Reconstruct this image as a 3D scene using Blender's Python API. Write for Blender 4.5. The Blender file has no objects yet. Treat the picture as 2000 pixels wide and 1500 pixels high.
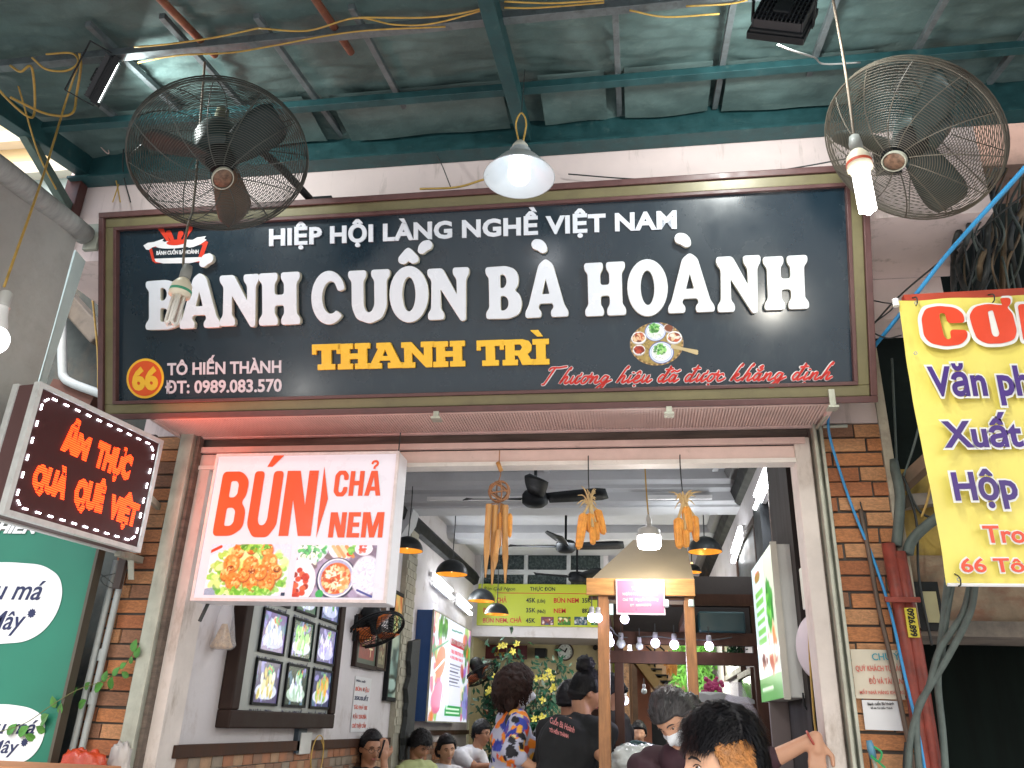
import bpy, bmesh, math, random
import numpy as np
from mathutils import Vector, Matrix, noise as mnoise
from math import sin, cos, pi, radians, sqrt, atan2
random.seed(7); RS = np.random.RandomState(11)
SC = bpy.context.scene
COL = SC.collection

# ------------------------------------------------ camera, sky, sun, exposure
EYE = Vector((0, 0, 1.6)); FPX = 1580.0
PITCH, YAW, ROLL = radians(22.8), radians(9.2), radians(2.0)
_F = Vector((-sin(YAW)*cos(PITCH), cos(YAW)*cos(PITCH), sin(PITCH)))
_R0 = Vector((cos(YAW), sin(YAW), 0)); _U0 = _R0.cross(_F)
_R = _R0*cos(ROLL) + _U0*sin(ROLL); _U = _U0*cos(ROLL) - _R0*sin(ROLL)
cam = bpy.data.objects.new('camera', bpy.data.cameras.new('camera')); COL.objects.link(cam)
cam.matrix_world = Matrix(((_R.x, _U.x, -_F.x, EYE.x), (_R.y, _U.y, -_F.y, EYE.y), (_R.z, _U.z, -_F.z, EYE.z), (0, 0, 0, 1)))
cam.data.sensor_width = 36; cam.data.lens = FPX/2000*36; cam.data.clip_start = .05; cam.data.clip_end = 500
SC.camera = cam
W = bpy.data.worlds.new('World'); SC.world = W; W.use_nodes = True
_nt = W.node_tree; _nt.nodes.clear()
_o = _nt.nodes.new('ShaderNodeOutputWorld'); _b = _nt.nodes.new('ShaderNodeBackground'); _s = _nt.nodes.new('ShaderNodeTexSky')
_s.sky_type = 'NISHITA'; _s.sun_disc = False; _s.sun_elevation = radians(48); _s.sun_rotation = radians(165)
_s.air_density = 1.4; _s.dust_density = 4.0; _s.ozone_density = .8
_nt.links.new(_s.outputs[0], _b.inputs[0]); _nt.links.new(_b.outputs[0], _o.inputs[0]); _b.inputs[1].default_value = .15
sun = bpy.data.objects.new('sun', bpy.data.lights.new('sun', 'SUN')); COL.objects.link(sun)
sun.data.energy = 1.2; sun.data.angle = radians(25); sun.data.color = (1, .98, .96)
sun.rotation_euler = Vector((-.17, -.64, .75)).to_track_quat('Z', 'Y').to_euler()
SC.view_settings.view_transform = 'Standard'; SC.view_settings.look = 'None'
SC.view_settings.gamma = 1; SC.view_settings.use_curve_mapping = False
SC.view_settings.exposure = 1.2
SC.cycles.use_denoising = True; SC.cycles.max_bounces = 8; SC.cycles.diffuse_bounces = 4
SC.cycles.sample_clamp_indirect = 6; SC.cycles.caustics_reflective = False; SC.cycles.caustics_refractive = False

# ------------------------------------------------ helpers
def ray(x, y):
    return _R*((x-1000)/FPX) - _U*((y-750)/FPX) + _F
def on(ax, v, x, y):
    d = ray(x, y); return EYE + d*((v-EYE[ax])/d[ax])
def pX(x, y, v): return on(0, v, x, y)
def pY(x, y, v): return on(1, v, x, y)
def pZ(x, y, v): return on(2, v, x, y)
def pP(x, y, p, n):
    d = ray(x, y); return EYE + d*((Vector(p)-EYE).dot(n)/d.dot(n))

def lin(h):
    if isinstance(h, (tuple, list)): return tuple(h)
    h = h.lstrip('#'); c = [int(h[i:i+2], 16)/255 for i in (0, 2, 4)]
    return tuple(x/12.92 if x <= .04045 else ((x+.055)/1.055)**2.4 for x in c)

MATS = {}
def mat(name, col=(.5, .5, .5), rough=.6, metal=0, var=.1, scale=6, bump=0, bscale=80, stain=None, sscale=3, samt=.5,
        smap=(1, 1, 1), spec=.5, emit=None, es=0, coat=0, trans=0, alpha=1, attr=False, vmap=(1, 1, 1), sthr=.5, eattr=0):
    if name in MATS: return MATS[name]
    m = bpy.data.materials.new(name); m.use_nodes = True; nt = m.node_tree; N = nt.nodes; L = nt.links
    b = N['Principled BSDF']; b.inputs['Roughness'].default_value = rough; b.inputs['Metallic'].default_value = metal
    b.inputs['Specular IOR Level'].default_value = spec
    c = lin(col)
    tc = N.new('ShaderNodeTexCoord')
    def mapped(s):
        mp = N.new('ShaderNodeMapping'); mp.inputs['Scale'].default_value = s; L.new(tc.outputs['Object'], mp.inputs[0]); return mp.outputs[0]
    if attr:
        a = N.new('ShaderNodeAttribute'); a.attribute_name = 'Col'; out = a.outputs['Color']
    else:
        r = N.new('ShaderNodeRGB'); r.outputs[0].default_value = (*c, 1); out = r.outputs[0]
    if var:
        n = N.new('ShaderNodeTexNoise'); n.inputs['Scale'].default_value = scale; n.inputs['Detail'].default_value = 6; n.inputs['Roughness'].default_value = .62
        L.new(mapped(vmap), n.inputs['Vector'])
        mr = N.new('ShaderNodeMapRange'); mr.inputs[1].default_value = .3; mr.inputs[2].default_value = .7
        mr.inputs[3].default_value = 1-var*1.3; mr.inputs[4].default_value = 1+var
        L.new(n.outputs[0], mr.inputs[0])
        mx = N.new('ShaderNodeVectorMath'); mx.operation = 'SCALE'; L.new(out, mx.inputs[0]); L.new(mr.outputs[0], mx.inputs['Scale']); out = mx.outputs[0]
        rr = N.new('ShaderNodeMapRange'); rr.inputs[1].default_value = .3; rr.inputs[2].default_value = .7
        rr.inputs[3].default_value = max(.02, rough-.1); rr.inputs[4].default_value = min(1, rough+.12)
        L.new(n.outputs[0], rr.inputs[0]); L.new(rr.outputs[0], b.inputs['Roughness'])
    if stain is not None:
        n = N.new('ShaderNodeTexNoise'); n.inputs['Scale'].default_value = sscale; n.inputs['Detail'].default_value = 9; n.inputs['Roughness'].default_value = .7
        L.new(mapped(smap), n.inputs['Vector'])
        rp = N.new('ShaderNodeMapRange'); rp.inputs[1].default_value = sthr; rp.inputs[2].default_value = sthr+.2; rp.inputs[4].default_value = samt
        L.new(n.outputs[0], rp.inputs[0])
        mx = N.new('ShaderNodeMix'); mx.data_type = 'RGBA'; L.new(rp.outputs[0], mx.inputs['Factor']); L.new(out, mx.inputs['A'])
        mx.inputs['B'].default_value = (*lin(stain), 1); out = mx.outputs['Result']
    L.new(out, b.inputs['Base Color'])
    if eattr: L.new(out, b.inputs['Emission Color']); b.inputs['Emission Strength'].default_value = eattr
    if emit is not None:
        b.inputs['Emission Color'].default_value = (*lin(emit), 1); b.inputs['Emission Strength'].default_value = es
    if bump:
        n = N.new('ShaderNodeTexNoise'); n.inputs['Scale'].default_value = bscale; n.inputs['Detail'].default_value = 5
        L.new(mapped(vmap), n.inputs['Vector'])
        bp = N.new('ShaderNodeBump'); bp.inputs['Strength'].default_value = min(1, bump); bp.inputs['Distance'].default_value = .004
        L.new(n.outputs[0], bp.inputs['Height']); L.new(bp.outputs[0], b.inputs['Normal'])
    if coat: b.inputs['Coat Weight'].default_value = coat; b.inputs['Coat Roughness'].default_value = .08
    if trans: b.inputs['Transmission Weight'].default_value = trans
    if alpha < 1: b.inputs['Alpha'].default_value = alpha
    MATS[name] = m; return m

class MB:
    def __init__(s): s.v = []; s.f = []; s.m = []
    def add(s, vs, fs, mi=0):
        o = len(s.v); s.v += [tuple(v) for v in vs]; s.f += [tuple(i+o for i in f) for f in fs]; s.m += [mi]*len(fs); return s
    def box(s, a, b, mi=0):
        x0, y0, z0 = a; x1, y1, z1 = b
        return s.obox(Vector(((x0+x1)/2, (y0+y1)/2, (z0+z1)/2)), Vector((abs(x1-x0)/2, 0, 0)), Vector((0, abs(y1-y0)/2, 0)), Vector((0, 0, abs(z1-z0)/2)), mi)
    def obox(s, c, a, b, d, mi=0):
        c = Vector(c); vs = [c+a*i+b*j+d*k for k in (-1, 1) for j in (-1, 1) for i in (-1, 1)]
        fs = [(0, 2, 3, 1), (4, 5, 7, 6), (0, 1, 5, 4), (2, 6, 7, 3), (0, 4, 6, 2), (1, 3, 7, 5)]
        if a.cross(b).dot(d) < 0: fs = [f[::-1] for f in fs]
        return s.add(vs, fs, mi)
    def bar(s, p, q, w, h, up=(0, 0, 1), mi=0):
        p = Vector(p); q = Vector(q); d = q-p; L = d.length; d.normalize(); up = Vector(up)
        a = d.cross(up); 
        if a.length < 1e-5: a = d.cross(Vector((1, 0, 0)))
        a.normalize(); b = a.cross(d)
        return s.obox((p+q)/2, d*(L/2), a*(w/2), b*(h/2), mi)
    def quad(s, a, b, c, d, mi=0): return s.add([a, b, c, d], [(0, 1, 2, 3)], mi)
    def prism(s, base, off, mi=0):
        off = Vector(off); n = len(base); base = [Vector(p) for p in base]
        fs = [tuple(range(n))[::-1], tuple(range(n, 2*n))]+[(i, (i+1) % n, n+(i+1) % n, n+i) for i in range(n)]
        nn = Vector((0, 0, 0))
        for i in range(n): nn += base[i].cross(base[(i+1) % n])
        if nn.dot(off) < 0: fs = [f[::-1] for f in fs]
        return s.add(base+[p+off for p in base], fs, mi)
    def path(s, pts, r, n=6, closed=False, mi=0, caps=True):
        P = [Vector(p) for p in pts]; m = len(P)
        rr = r if isinstance(r, (list, tuple)) else [r]*m
        vs = []; fs = []
        d0 = (P[1]-P[0]).normalized(); ref = Vector((0, 0, 1)) if abs(d0.z) < .9 else Vector((1, 0, 0))
        a = d0.cross(ref).normalized()
        for i in range(m):
            if closed: d = P[(i+1) % m]-P[i-1]
            else: d = P[min(i+1, m-1)]-P[max(i-1, 0)]
            if d.length < 1e-9: d = d0.copy()
            d.normalize(); a = a-d*a.dot(d)
            if a.length < 1e-6: a = d.orthogonal()
            a.normalize(); b = d.cross(a)
            for k in range(n):
                t = 2*pi*k/n; vs.append(P[i]+(a*cos(t)+b*sin(t))*rr[i])
        for i in range(m if closed else m-1):
            j = (i+1) % m
            for k in range(n): l = (k+1) % n; fs.append((i*n+k, i*n+l, j*n+l, j*n+k))
        if not closed and caps: fs.append(tuple(range(n))[::-1]); fs.append(tuple((m-1)*n+k for k in range(n)))
        return s.add(vs, fs, mi)
    def lathe(s, prof, c, ax=(0, 0, 1), n=24, mi=0, sx=1):
        c = Vector(c); ax = Vector(ax).normalized(); a = ax.orthogonal().normalized(); b = ax.cross(a); vs = []; fs = []
        for r, h in prof:
            for k in range(n): t = 2*pi*k/n; vs.append(c+ax*h+(a*cos(t)+b*sin(t)*sx)*max(r, 1e-5))
        for i in range(len(prof)-1):
            for k in range(n): l = (k+1) % n; fs.append((i*n+k, i*n+l, (i+1)*n+l, (i+1)*n+k))
        return s.add(vs, fs, mi)
    def ball(s, c, r, n=12, m=8, M=None, mi=0):
        if not hasattr(r, '__len__'): r = (r, r, r)
        vs = []; fs = []; c = Vector(c)
        for i in range(m+1):
            th = pi*i/m
            for k in range(n):
                ph = 2*pi*k/n; v = Vector((r[0]*sin(th)*cos(ph), r[1]*sin(th)*sin(ph), r[2]*cos(th)))
                vs.append(c+(M @ v if M else v))
        for i in range(m):
            for k in range(n): l = (k+1) % n; fs.append((i*n+k, (i+1)*n+k, (i+1)*n+l, i*n+l))
        return s.add(vs, fs, mi)
    def grid(s, f, nu, nv, mi=0):
        vs = [f(i/nu, j/nv) for j in range(nv+1) for i in range(nu+1)]
        fs = [(j*(nu+1)+i, j*(nu+1)+i+1, (j+1)*(nu+1)+i+1, (j+1)*(nu+1)+i) for j in range(nv) for i in range(nu)]
        return s.add(vs, fs, mi)
    def mesh(s, name, mats, smooth=False, weld=False):
        me = bpy.data.meshes.new(name); me.from_pydata(s.v, [], s.f)
        for m in (mats if isinstance(mats, (list, tuple)) else [mats]): me.materials.append(m)
        if any(s.m): me.polygons.foreach_set('material_index', s.m)
        if smooth: me.polygons.foreach_set('use_smooth', [True]*len(s.f))
        if weld:
            bm = bmesh.new(); bm.from_mesh(me); bmesh.ops.remove_doubles(bm, verts=bm.verts, dist=1e-5); bm.to_mesh(me); bm.free()
        me.update(); return me
    def build(s, name, mats, parent=None, smooth=False, weld=False, **k):
        return obj(name, s.mesh(name, mats, smooth, weld), parent, **k)

def world_loc(o):
    v = Vector((0, 0, 0))
    while o: v += o.location+(o.matrix_parent_inverse.translation if o.parent else Vector((0, 0, 0))); o = o.parent
    return v
def obj(name, me, parent=None, label=None, cat=None, group=None, kind=None):
    o = bpy.data.objects.new(name, me); COL.objects.link(o)
    if parent is not None:
        o.parent = parent; o.matrix_parent_inverse = Matrix.Translation(-world_loc(parent))
    tagit(o, label, cat, group, kind); return o
def tagit(o, label=None, cat=None, group=None, kind=None):
    if label: o['label'] = label
    if cat: o['category'] = cat
    if group: o['group'] = group
    if kind: o['kind'] = kind
    return o
def thing(name, label, cat, loc=(0, 0, 0), group=None):
    o = bpy.data.objects.new(name, None); COL.objects.link(o); o.location = Vector(loc); o.empty_display_size = .1
    return tagit(o, label, cat, group)
def bevel(o, w=.004, seg=2):
    m = o.modifiers.new('bevel', 'BEVEL'); m.width = w; m.segments = seg; m.limit_method = 'ANGLE'; return o
def evalmesh(o):
    dg = bpy.context.evaluated_depsgraph_get(); dg.update()
    return bpy.data.meshes.new_from_object(o.evaluated_get(dg))

def crs(pts, k=6):
    P = [Vector(p) for p in pts]
    if len(P) < 3: return P
    P = [P[0]*2-P[1]]+P+[P[-1]*2-P[-2]]; out = []
    for i in range(1, len(P)-2):
        a, b, c, d = P[i-1:i+3]
        for j in range(k):
            t = j/k; out.append(.5*((2*b)+(c-a)*t+(2*a-5*b+4*c-d)*t*t+(3*b-a-3*c+d)*t**3))
    out.append(P[-2]); return out

# a flat frame: origin o, right u, up v, outward normal n
class Fr:
    def __init__(s, o, u, v): s.o = Vector(o); s.u = Vector(u).normalized(); v = Vector(v); s.v = (v-s.u*v.dot(s.u)).normalized(); s.n = s.u.cross(s.v)
    def at(s, a, b, c=0): return s.o+s.u*a+s.v*b+s.n*c
    def px(s, x, y):
        q = pP(x, y, s.o, s.n)-s.o; return q.dot(s.u), q.dot(s.v)
    def mat4(s): return Matrix(((s.u.x, s.v.x, s.n.x, s.o.x), (s.u.y, s.v.y, s.n.y, s.o.y), (s.u.z, s.v.z, s.n.z, s.o.z), (0, 0, 0, 1)))

def text_raw(s, offset=0, extrude=0, shear=0, bevelw=0, res=3, space=1):
    cu = bpy.data.curves.new('t', 'FONT'); cu.body = s; cu.offset = offset; cu.extrude = extrude; cu.shear = shear
    cu.bevel_depth = bevelw; cu.resolution_u = res; cu.size = 1; cu.space_character = space
    o = bpy.data.objects.new('t', cu); COL.objects.link(o); me = evalmesh(o)
    bpy.data.objects.remove(o); bpy.data.curves.remove(cu); return me
_cap = {}
def text_mesh(s, w, h, extrude=.0, offset=.02, shear=0, res=3, space=1, bevelw=0):
    """mesh in local XY: cap height h, ink width w, baseline at y=0, x from 0"""
    me = text_raw(s, offset, 1 if extrude else 0, shear, 0, res, space)
    n = len(me.vertices); co = np.zeros(n*3); me.vertices.foreach_get('co', co); co = co.reshape(-1, 3)
    x0, x1 = co[:, 0].min(), co[:, 0].max(); cap = .72+offset
    co[:, 0] = (co[:, 0]-x0)*(w/(x1-x0) if w else h/cap); co[:, 1] = (co[:, 1]+offset)*h/(cap+offset)
    co[:, 2] = (co[:, 2]*.5+.5)*extrude if extrude else 0
    me.vertices.foreach_set('co', co.ravel()); me.update(); return me
def place(me, fr, a, b, lift, dirv=None):
    M = fr.mat4(); L = Matrix.Translation((a, b, lift))
    if dirv is not None:
        ang = atan2(dirv[1], dirv[0]); L = L @ Matrix.Rotation(ang, 4, 'Z')
    me.transform(M @ L); return me
def px_text(name, s, fr, p0, p1, ytop, m, parent, lift=.003, extrude=.0015, **k):
    a0, b0 = fr.px(*p0); a1, b1 = fr.px(*p1); at_, bt = fr.px(p0[0], ytop)
    w = math.hypot(a1-a0, b1-b0); h = bt-b0
    me = text_mesh(s, w, h, extrude, **k); me.materials.clear(); me.materials.append(m)
    place(me, fr, a0, b0, lift, (a1-a0, b1-b0)); return obj(name, me, parent)
def split_islands(me):
    """clusters of connected pieces whose x-ranges overlap -> list of meshes (one per letter)"""
    n = len(me.vertices); par = list(range(n))
    def find(i):
        while par[i] != i: par[i] = par[par[i]]; i = par[i]
        return i
    for e in me.edges:
        a, b = find(e.vertices[0]), find(e.vertices[1])
        if a != b: par[a] = b
    groups = {}
    for i in range(n): groups.setdefault(find(i), []).append(i)
    iv = sorted([(min(me.vertices[i].co.x for i in g), max(me.vertices[i].co.x for i in g), g) for g in groups.values()], key=lambda t: t[0])
    cl = []
    for a, b, g in iv:
        best = None
        for c in cl:
            ov = min(b, c[1])-max(a, c[0])
            if ov > .35*min(b-a, c[1]-c[0]): best = c
        if best: best[0] = min(a, best[0]); best[1] = max(b, best[1]); best[2] += g
        else: cl.append([a, b, list(g)])
    res = []
    for a, b, g in sorted(cl, key=lambda t: t[0]):
        S = {v: k for k, v in enumerate(g)}
        fs = [tuple(S[v] for v in p.vertices) for p in me.polygons if p.vertices[0] in S]
        nm = bpy.data.meshes.new('letter'); nm.from_pydata([tuple(me.vertices[i].co) for i in g], [], fs); res.append(nm)
    return res

def round_poly(P, r):
    out = []; n = len(P)
    for i in range(n):
        a = Vector(P[i-1]).to_2d(); b = Vector(P[i]).to_2d(); c = Vector(P[(i+1) % n]).to_2d()
        d1 = (a-b).length; d2 = (c-b).length; q = min(r, .48*d1, .48*d2)
        s = b+(a-b)*(q/d1); e = b+(c-b)*(q/d2)
        for t in (0, .2, .4, .6, .8, 1): out.append(s*(1-t)**2+b*2*t*(1-t)+e*t*t)
    return out
def fill_curve(loops, extrude=0, bev=0, offset=0):
    """2D loops [(x,y)..] -> filled mesh with holes, z from 0 to extrude"""
    cu = bpy.data.curves.new('c', 'CURVE'); cu.dimensions = '2D'; cu.fill_mode = 'BOTH'; cu.extrude = extrude/2; cu.bevel_depth = bev; cu.offset = offset; cu.bevel_resolution = 1
    for lp in loops:
        sp = cu.splines.new('POLY'); sp.points.add(len(lp)-1); sp.use_cyclic_u = True
        for i, p in enumerate(lp): sp.points[i].co = (p[0], p[1], 0, 1)
    o = bpy.data.objects.new('c', cu); COL.objects.link(o); me = evalmesh(o)
    bpy.data.objects.remove(o); bpy.data.curves.remove(cu)
    me.transform(Matrix.Translation((0, 0, extrude/2+bev))); return me
def ell(cx, cy, rx, ry, n=40, a0=0, a1=2*pi, rot=0):
    out = []; full = abs(a1-a0-2*pi) < 1e-6
    for i in range(n if full else n+1):
        t = a0+(a1-a0)*i/n; x = rx*cos(t); y = ry*sin(t)
        out.append((cx+x*cos(rot)-y*sin(rot), cy+x*sin(rot)+y*cos(rot)))
    return out
def flat(name, fr, loops, m, parent, lift=.002, extrude=.001, **k):
    me = fill_curve(loops, extrude, **k); me.materials.clear(); me.materials.append(m); me.transform(fr.mat4() @ Matrix.Translation((0, 0, lift))); return obj(name, me, parent)
def ribbon2d(lines, w, taper=None):
    """list of polylines -> list of loops (stroked outline with round ends)"""
    loops = []
    for ln in lines:
        P = [Vector(p).to_2d() for p in ln]; n = len(P); L = []; Rr = []
        for i in range(n):
            d = (P[min(i+1, n-1)]-P[max(i-1, 0)]); d.normalize(); q = Vector((-d.y, d.x))
            ww = w*(taper(i/(n-1)) if taper else 1); L.append(P[i]+q*ww); Rr.append(P[i]-q*ww)
        loops.append((L, Rr, P))
    return loops
def strokes(name, fr, lines, w, m, parent, lift, taper=None):
    """brush strokes as flat ribbons; each segment quad + round joints are drawn as one strip per stroke"""
    b = MB(); z = lift
    for L, Rr, P in ribbon2d(lines, w, taper):
        n = len(P); vs = [fr.at(p.x, p.y, z) for p in L]+[fr.at(p.x, p.y, z) for p in Rr]
        b.add(vs, [(i+n, i+n+1, i+1, i) for i in range(n-1)])
        for e, s in ((0, -1), (n-1, 1)):
            ww = w*(taper(e/(n-1)) if taper else 1); c = P[e]
            b.add([fr.at(c.x+ww*cos(t*pi/5), c.y+ww*sin(t*pi/5), z+.0001) for t in range(10)], [tuple(range(10))])
        z += .00022
    return b.build(name, m, parent)

# printed pictures: colours painted on a fine grid
class Pic:
    def __init__(s, w, h, res, bg):
        s.w, s.h = w, h; s.ny = res; s.nx = max(2, int(res*w/h)); s.A = w/h
        s.X, s.Y = np.meshgrid(np.linspace(0, s.A, s.nx), np.linspace(0, 1, s.ny))
        s.c = np.zeros((s.ny, s.nx, 3)); s.c[:] = lin(bg); s.mask = None
    def _put(s, d, col, soft, alpha):
        a = (np.clip((1-d)/max(soft, 1e-3)+.5, 0, 1)*alpha)[..., None]; s.c = s.c*(1-a)+np.array(lin(col))*a
    def ell(s, cx, cy, rx, ry, col, rot=0, soft=.12, alpha=1):
        dx = s.X-cx; dy = s.Y-cy; x = dx*cos(rot)+dy*sin(rot); y = -dx*sin(rot)+dy*cos(rot)
        s._put(np.sqrt((x/rx)**2+(y/ry)**2), col, soft, alpha); return s
    def rect(s, x0, y0, x1, y1, col, alpha=1):
        k = (s.X >= x0) & (s.X <= x1) & (s.Y >= y0) & (s.Y <= y1); s.c[k] = s.c[k]*(1-alpha)+np.array(lin(col))*alpha; return s
    def line(s, x0, y0, x1, y1, w, col, alpha=1):
        dx, dy = x1-x0, y1-y0; L = dx*dx+dy*dy; t = np.clip(((s.X-x0)*dx+(s.Y-y0)*dy)/L, 0, 1)
        s._put(np.hypot(s.X-x0-t*dx, s.Y-y0-t*dy)/w, col, .3, alpha); return s
    def scatter(s, n, cx, cy, rx, ry, cols, r0, r1, asp=2.2, rs=RS, soft=.3):
        for i in range(n):
            t = rs.rand()*2*pi; q = sqrt(rs.rand()); r = r0+(r1-r0)*rs.rand()
            s.ell(cx+rx*q*cos(t), cy+ry*q*sin(t), r*asp, r, cols[rs.randint(len(cols))], rs.rand()*pi, soft, .85)
        return s
    def grain(s, amt=.15, k=3):
        g = RS.rand((s.ny+k-1)//k+2, (s.nx+k-1)//k+2); g = np.kron(g, np.ones((k, k)))[:s.ny, :s.nx]
        s.c *= (1+amt*(g-.5)*2)[..., None]; return s
    def build(s, name, fr, a, b, lift, m, parent, label=None, cat=None):
        nx, ny = s.nx, s.ny; xs = np.linspace(0, s.w, nx); ys = np.linspace(0, s.h, ny); X, Y = np.meshgrid(xs+a, ys+b)
        co = np.array(fr.o)+X[..., None]*np.array(fr.u)+Y[..., None]*np.array(fr.v)+lift*np.array(fr.n)
        ii = (np.arange(ny-1)[:, None]*nx+np.arange(nx-1)).ravel(); F = np.stack([ii, ii+1, ii+nx+1, ii+nx], 1)
        if s.mask is not None:
            mk = s.mask(s.X, s.Y).ravel(); F = F[mk[F].all(1)]
        me = bpy.data.meshes.new(name); me.from_pydata(co.reshape(-1, 3).tolist(), [], F.tolist())
        at = me.color_attributes.new('Col', 'FLOAT_COLOR', 'POINT'); arr = np.ones((nx*ny, 4)); arr[:, :3] = np.clip(s.c, 0, 1).reshape(-1, 3); at.data.foreach_set('color', arr.ravel())
        me.materials.append(m); o = obj(name, me, parent); tagit(o, label, cat); return o
def pic_px(name, pic_fn, fr, pl, pr, pt, m, parent, lift=.003, res=60, bg='#888888'):
    """pl: pixel of bottom-left corner, pr: bottom-right, pt: top-left"""
    a0, b0 = fr.px(*pl); a1, _ = fr.px(*pr); _, b1 = fr.px(*pt)
    p = Pic(a1-a0, b1-b0, res, bg); pic_fn(p); return p.build(name, fr, a0, b0, lift, m, parent)
# ------------------------------------------------ materials
PINK = mat('pink_plaster', (.74, .62, .60), .75, var=.06, scale=3, bump=.25, bscale=30, stain=(.22, .17, .14), sscale=5, smap=(2.2, 2.2, .35), samt=.75, sthr=.56)
PINKP = mat('pink_paint', (.66, .49, .45), .5, var=.08, scale=9, stain=(.22, .15, .12), sscale=14, samt=.6, sthr=.6)
WALLW = mat('lilac_white_plaster', (.60, .57, .58), .7, var=.09, scale=2, bump=.3, bscale=25, stain=(.30, .23, .20), sscale=5, smap=(1, 1, .6), samt=.75, sthr=.56)
CEILW = mat('white_ceiling_paint', (.50, .51, .53), .7, var=.05, scale=3, stain=(.4, .4, .4), sscale=5, samt=.4)
TEAL = mat('teal_steel', (.016, .066, .072), .45, var=.25, scale=14, bump=.2, bscale=60, stain=(.12, .17, .16), sscale=18, samt=.6, sthr=.58)
GREYST = mat('grey_steel', (.15, .18, .19), .45, metal=.3, var=.18, scale=20, stain=(.05, .06, .06), sscale=22, samt=.6)
RUST = mat('rusty_pipe', (.23, .075, .04), .6, var=.3, scale=25, stain=(.35, .17, .08), sscale=20, samt=.7)
REDP = mat('red_oxide_pipe', (.24, .045, .03), .5, var=.25, scale=18, bump=.2, stain=(.10, .04, .03), sscale=14, samt=.7)
TARP = mat('green_tarp', (.088, .145, .14), .62, var=.28, scale=5, bump=.5, bscale=45, stain=(.17, .25, .23), sscale=9, samt=.5, sthr=.54, smap=(1, 2.2, 1))
MAROON = mat('maroon_frame', (.10, .044, .042), .4, var=.15, scale=20, stain=(.28, .22, .2), sscale=35, smap=(1, 1, .4), samt=.5, sthr=.62)
OLIVE = mat('olive_frame', (.17, .15, .075), .38, metal=.1, var=.12, scale=4, stain=(.1, .08, .05), sscale=9, samt=.4)
SIGNB = mat('black_sign_panel', (.007, .021, .034), .24, var=.06, scale=2, spec=.7, stain=(.03, .05, .058), sscale=2, smap=(9, 9, .35), samt=.4, sthr=.54)
ALU = mat('aged_aluminium', (.42, .43, .36), .5, metal=.25, var=.14, scale=12, stain=(.2, .19, .15), sscale=16, smap=(1, 1, .3), samt=.6)
DARK = mat('dark_recess', (.012, .015, .015), .9, var=.3, scale=3)
CONC = mat('stained_concrete', (.20, .17, .14), .85, var=.2, scale=5, bump=.5, bscale=30, stain=(.055, .05, .045), sscale=4, samt=.8)
DIRT = mat('grimy_wood', (.14, .11, .09), .8, var=.4, scale=12, vmap=(.3, 1, 3), bump=.5)
MORTAR = mat('mortar', (.09, .08, .072), .9, var=.25, scale=20, bump=.4)
BRK = [mat('brick_%s' % n, c, .8, var=.25, scale=9, bump=.8, bscale=90, stain=s, sscale=14, samt=.75, sthr=.50) for n, c, s in
       (('orange', (.58, .24, .10), (.26, .12, .07)), ('pale', (.62, .31, .15), (.3, .18, .11)), ('red', (.46, .17, .075), (.16, .08, .05)), ('brown', (.34, .17, .10), (.14, .09, .07)))]
WHT = mat('white_enamel', (.78, .78, .78), .3, var=.04)
BLK = mat('black_metal', (.010, .012, .014), .5, spec=.3, var=.2, scale=30)
BLKP = mat('black_plastic', (.008, .010, .012), .6, var=.1, spec=.2)
DGRN = mat('dark_wire', (.05, .06, .06), .5)
YCAB = mat('yellow_cable', (.50, .32, .07), .5, var=.25, scale=30, stain=(.25, .16, .07), sscale=15, samt=.6)
BCAB = mat('blue_cable', (.03, .26, .55), .4)
BKCAB = mat('black_cable', (.03, .035, .035), .6, var=.3, scale=20)
GRCAB = mat('grey_green_hose', (.085, .11, .10), .6, var=.25, scale=20)
PVC = mat('grey_pvc', (.36, .40, .40), .45, var=.12, scale=10, stain=(.2, .17, .13), sscale=10, samt=.5)
WOOD = mat('varnished_wood', (.36, .16, .06), .4, var=.28, scale=10, vmap=(6, 6, .8), bump=.2, stain=(.17, .07, .03), sscale=5, samt=.5)
WOODH = mat('varnished_wood_board', (.50, .25, .085), .4, var=.28, scale=10, vmap=(.8, 6, 6), bump=.2)
DWOOD = mat('dark_wood', (.055, .026, .016), .6, spec=.2, var=.3, scale=10, vmap=(1, 1, .3), bump=.2)
YWALL = mat('cream_yellow_wall', (.50, .45, .27), .75, var=.06, stain=(.3, .25, .15), sscale=4, samt=.4)

# ------------------------------------------------ ground
g = MB(); g.quad((-60, -60, 0), (60, -60, 0), (60, 60, 0), (-60, 60, 0)); g.build('pavement', mat('grey_paving', (.42, .41, .40), .85, var=.15, scale=4, bump=.3), kind='structure')

# ------------------------------------------------ the shop house
HOUSE = thing('shop_house', 'pink plastered shop house with the open food shop on its ground floor', 'shop house', (-.7, 3.5, 0))
b = MB()
def xprof(b, x0, x1, prof, mi=0):
    b.prism([(x0, y, z) for y, z in prof], (x1-x0, 0, 0), mi)
xprof(b, -2.78, 1.46, [(2.99, 3.57), (3.5, 3.57), (3.5, 3.68), (3.12, 3.68), (3.12, 5.2), (2.99, 5.2)]); b.build('balcony_parapet', PINK, HOUSE)
b = MB(); b.box((-2.6, 3.5, 3.36), (1.42, 3.7, 3.569)); b.box((-2.42, 3.5, 2.86), (1.05, 3.7, 3.36)); b.build('front_wall', PINK, HOUSE)
b = MB(); b.box((1.051, 3.49, 2.0), (1.09, 3.66, 3.36)); b.build('wall_edge', mat('cream_plaster', (.42, .38, .3), .8, var=.1, stain=(.2, .17, .14), sscale=9, samt=.7), HOUSE)
b = MB(); b.box((-2.13, 3.53, 2.795), (.757, 3.66, 2.86)); b.build('door_head_groove', DIRT, HOUSE)
b = MB(); b.box((-2.13, 3.485, 2.768), (.735, 3.595, 2.795)); b.build('door_head_strip', PINKP, HOUSE)
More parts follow.
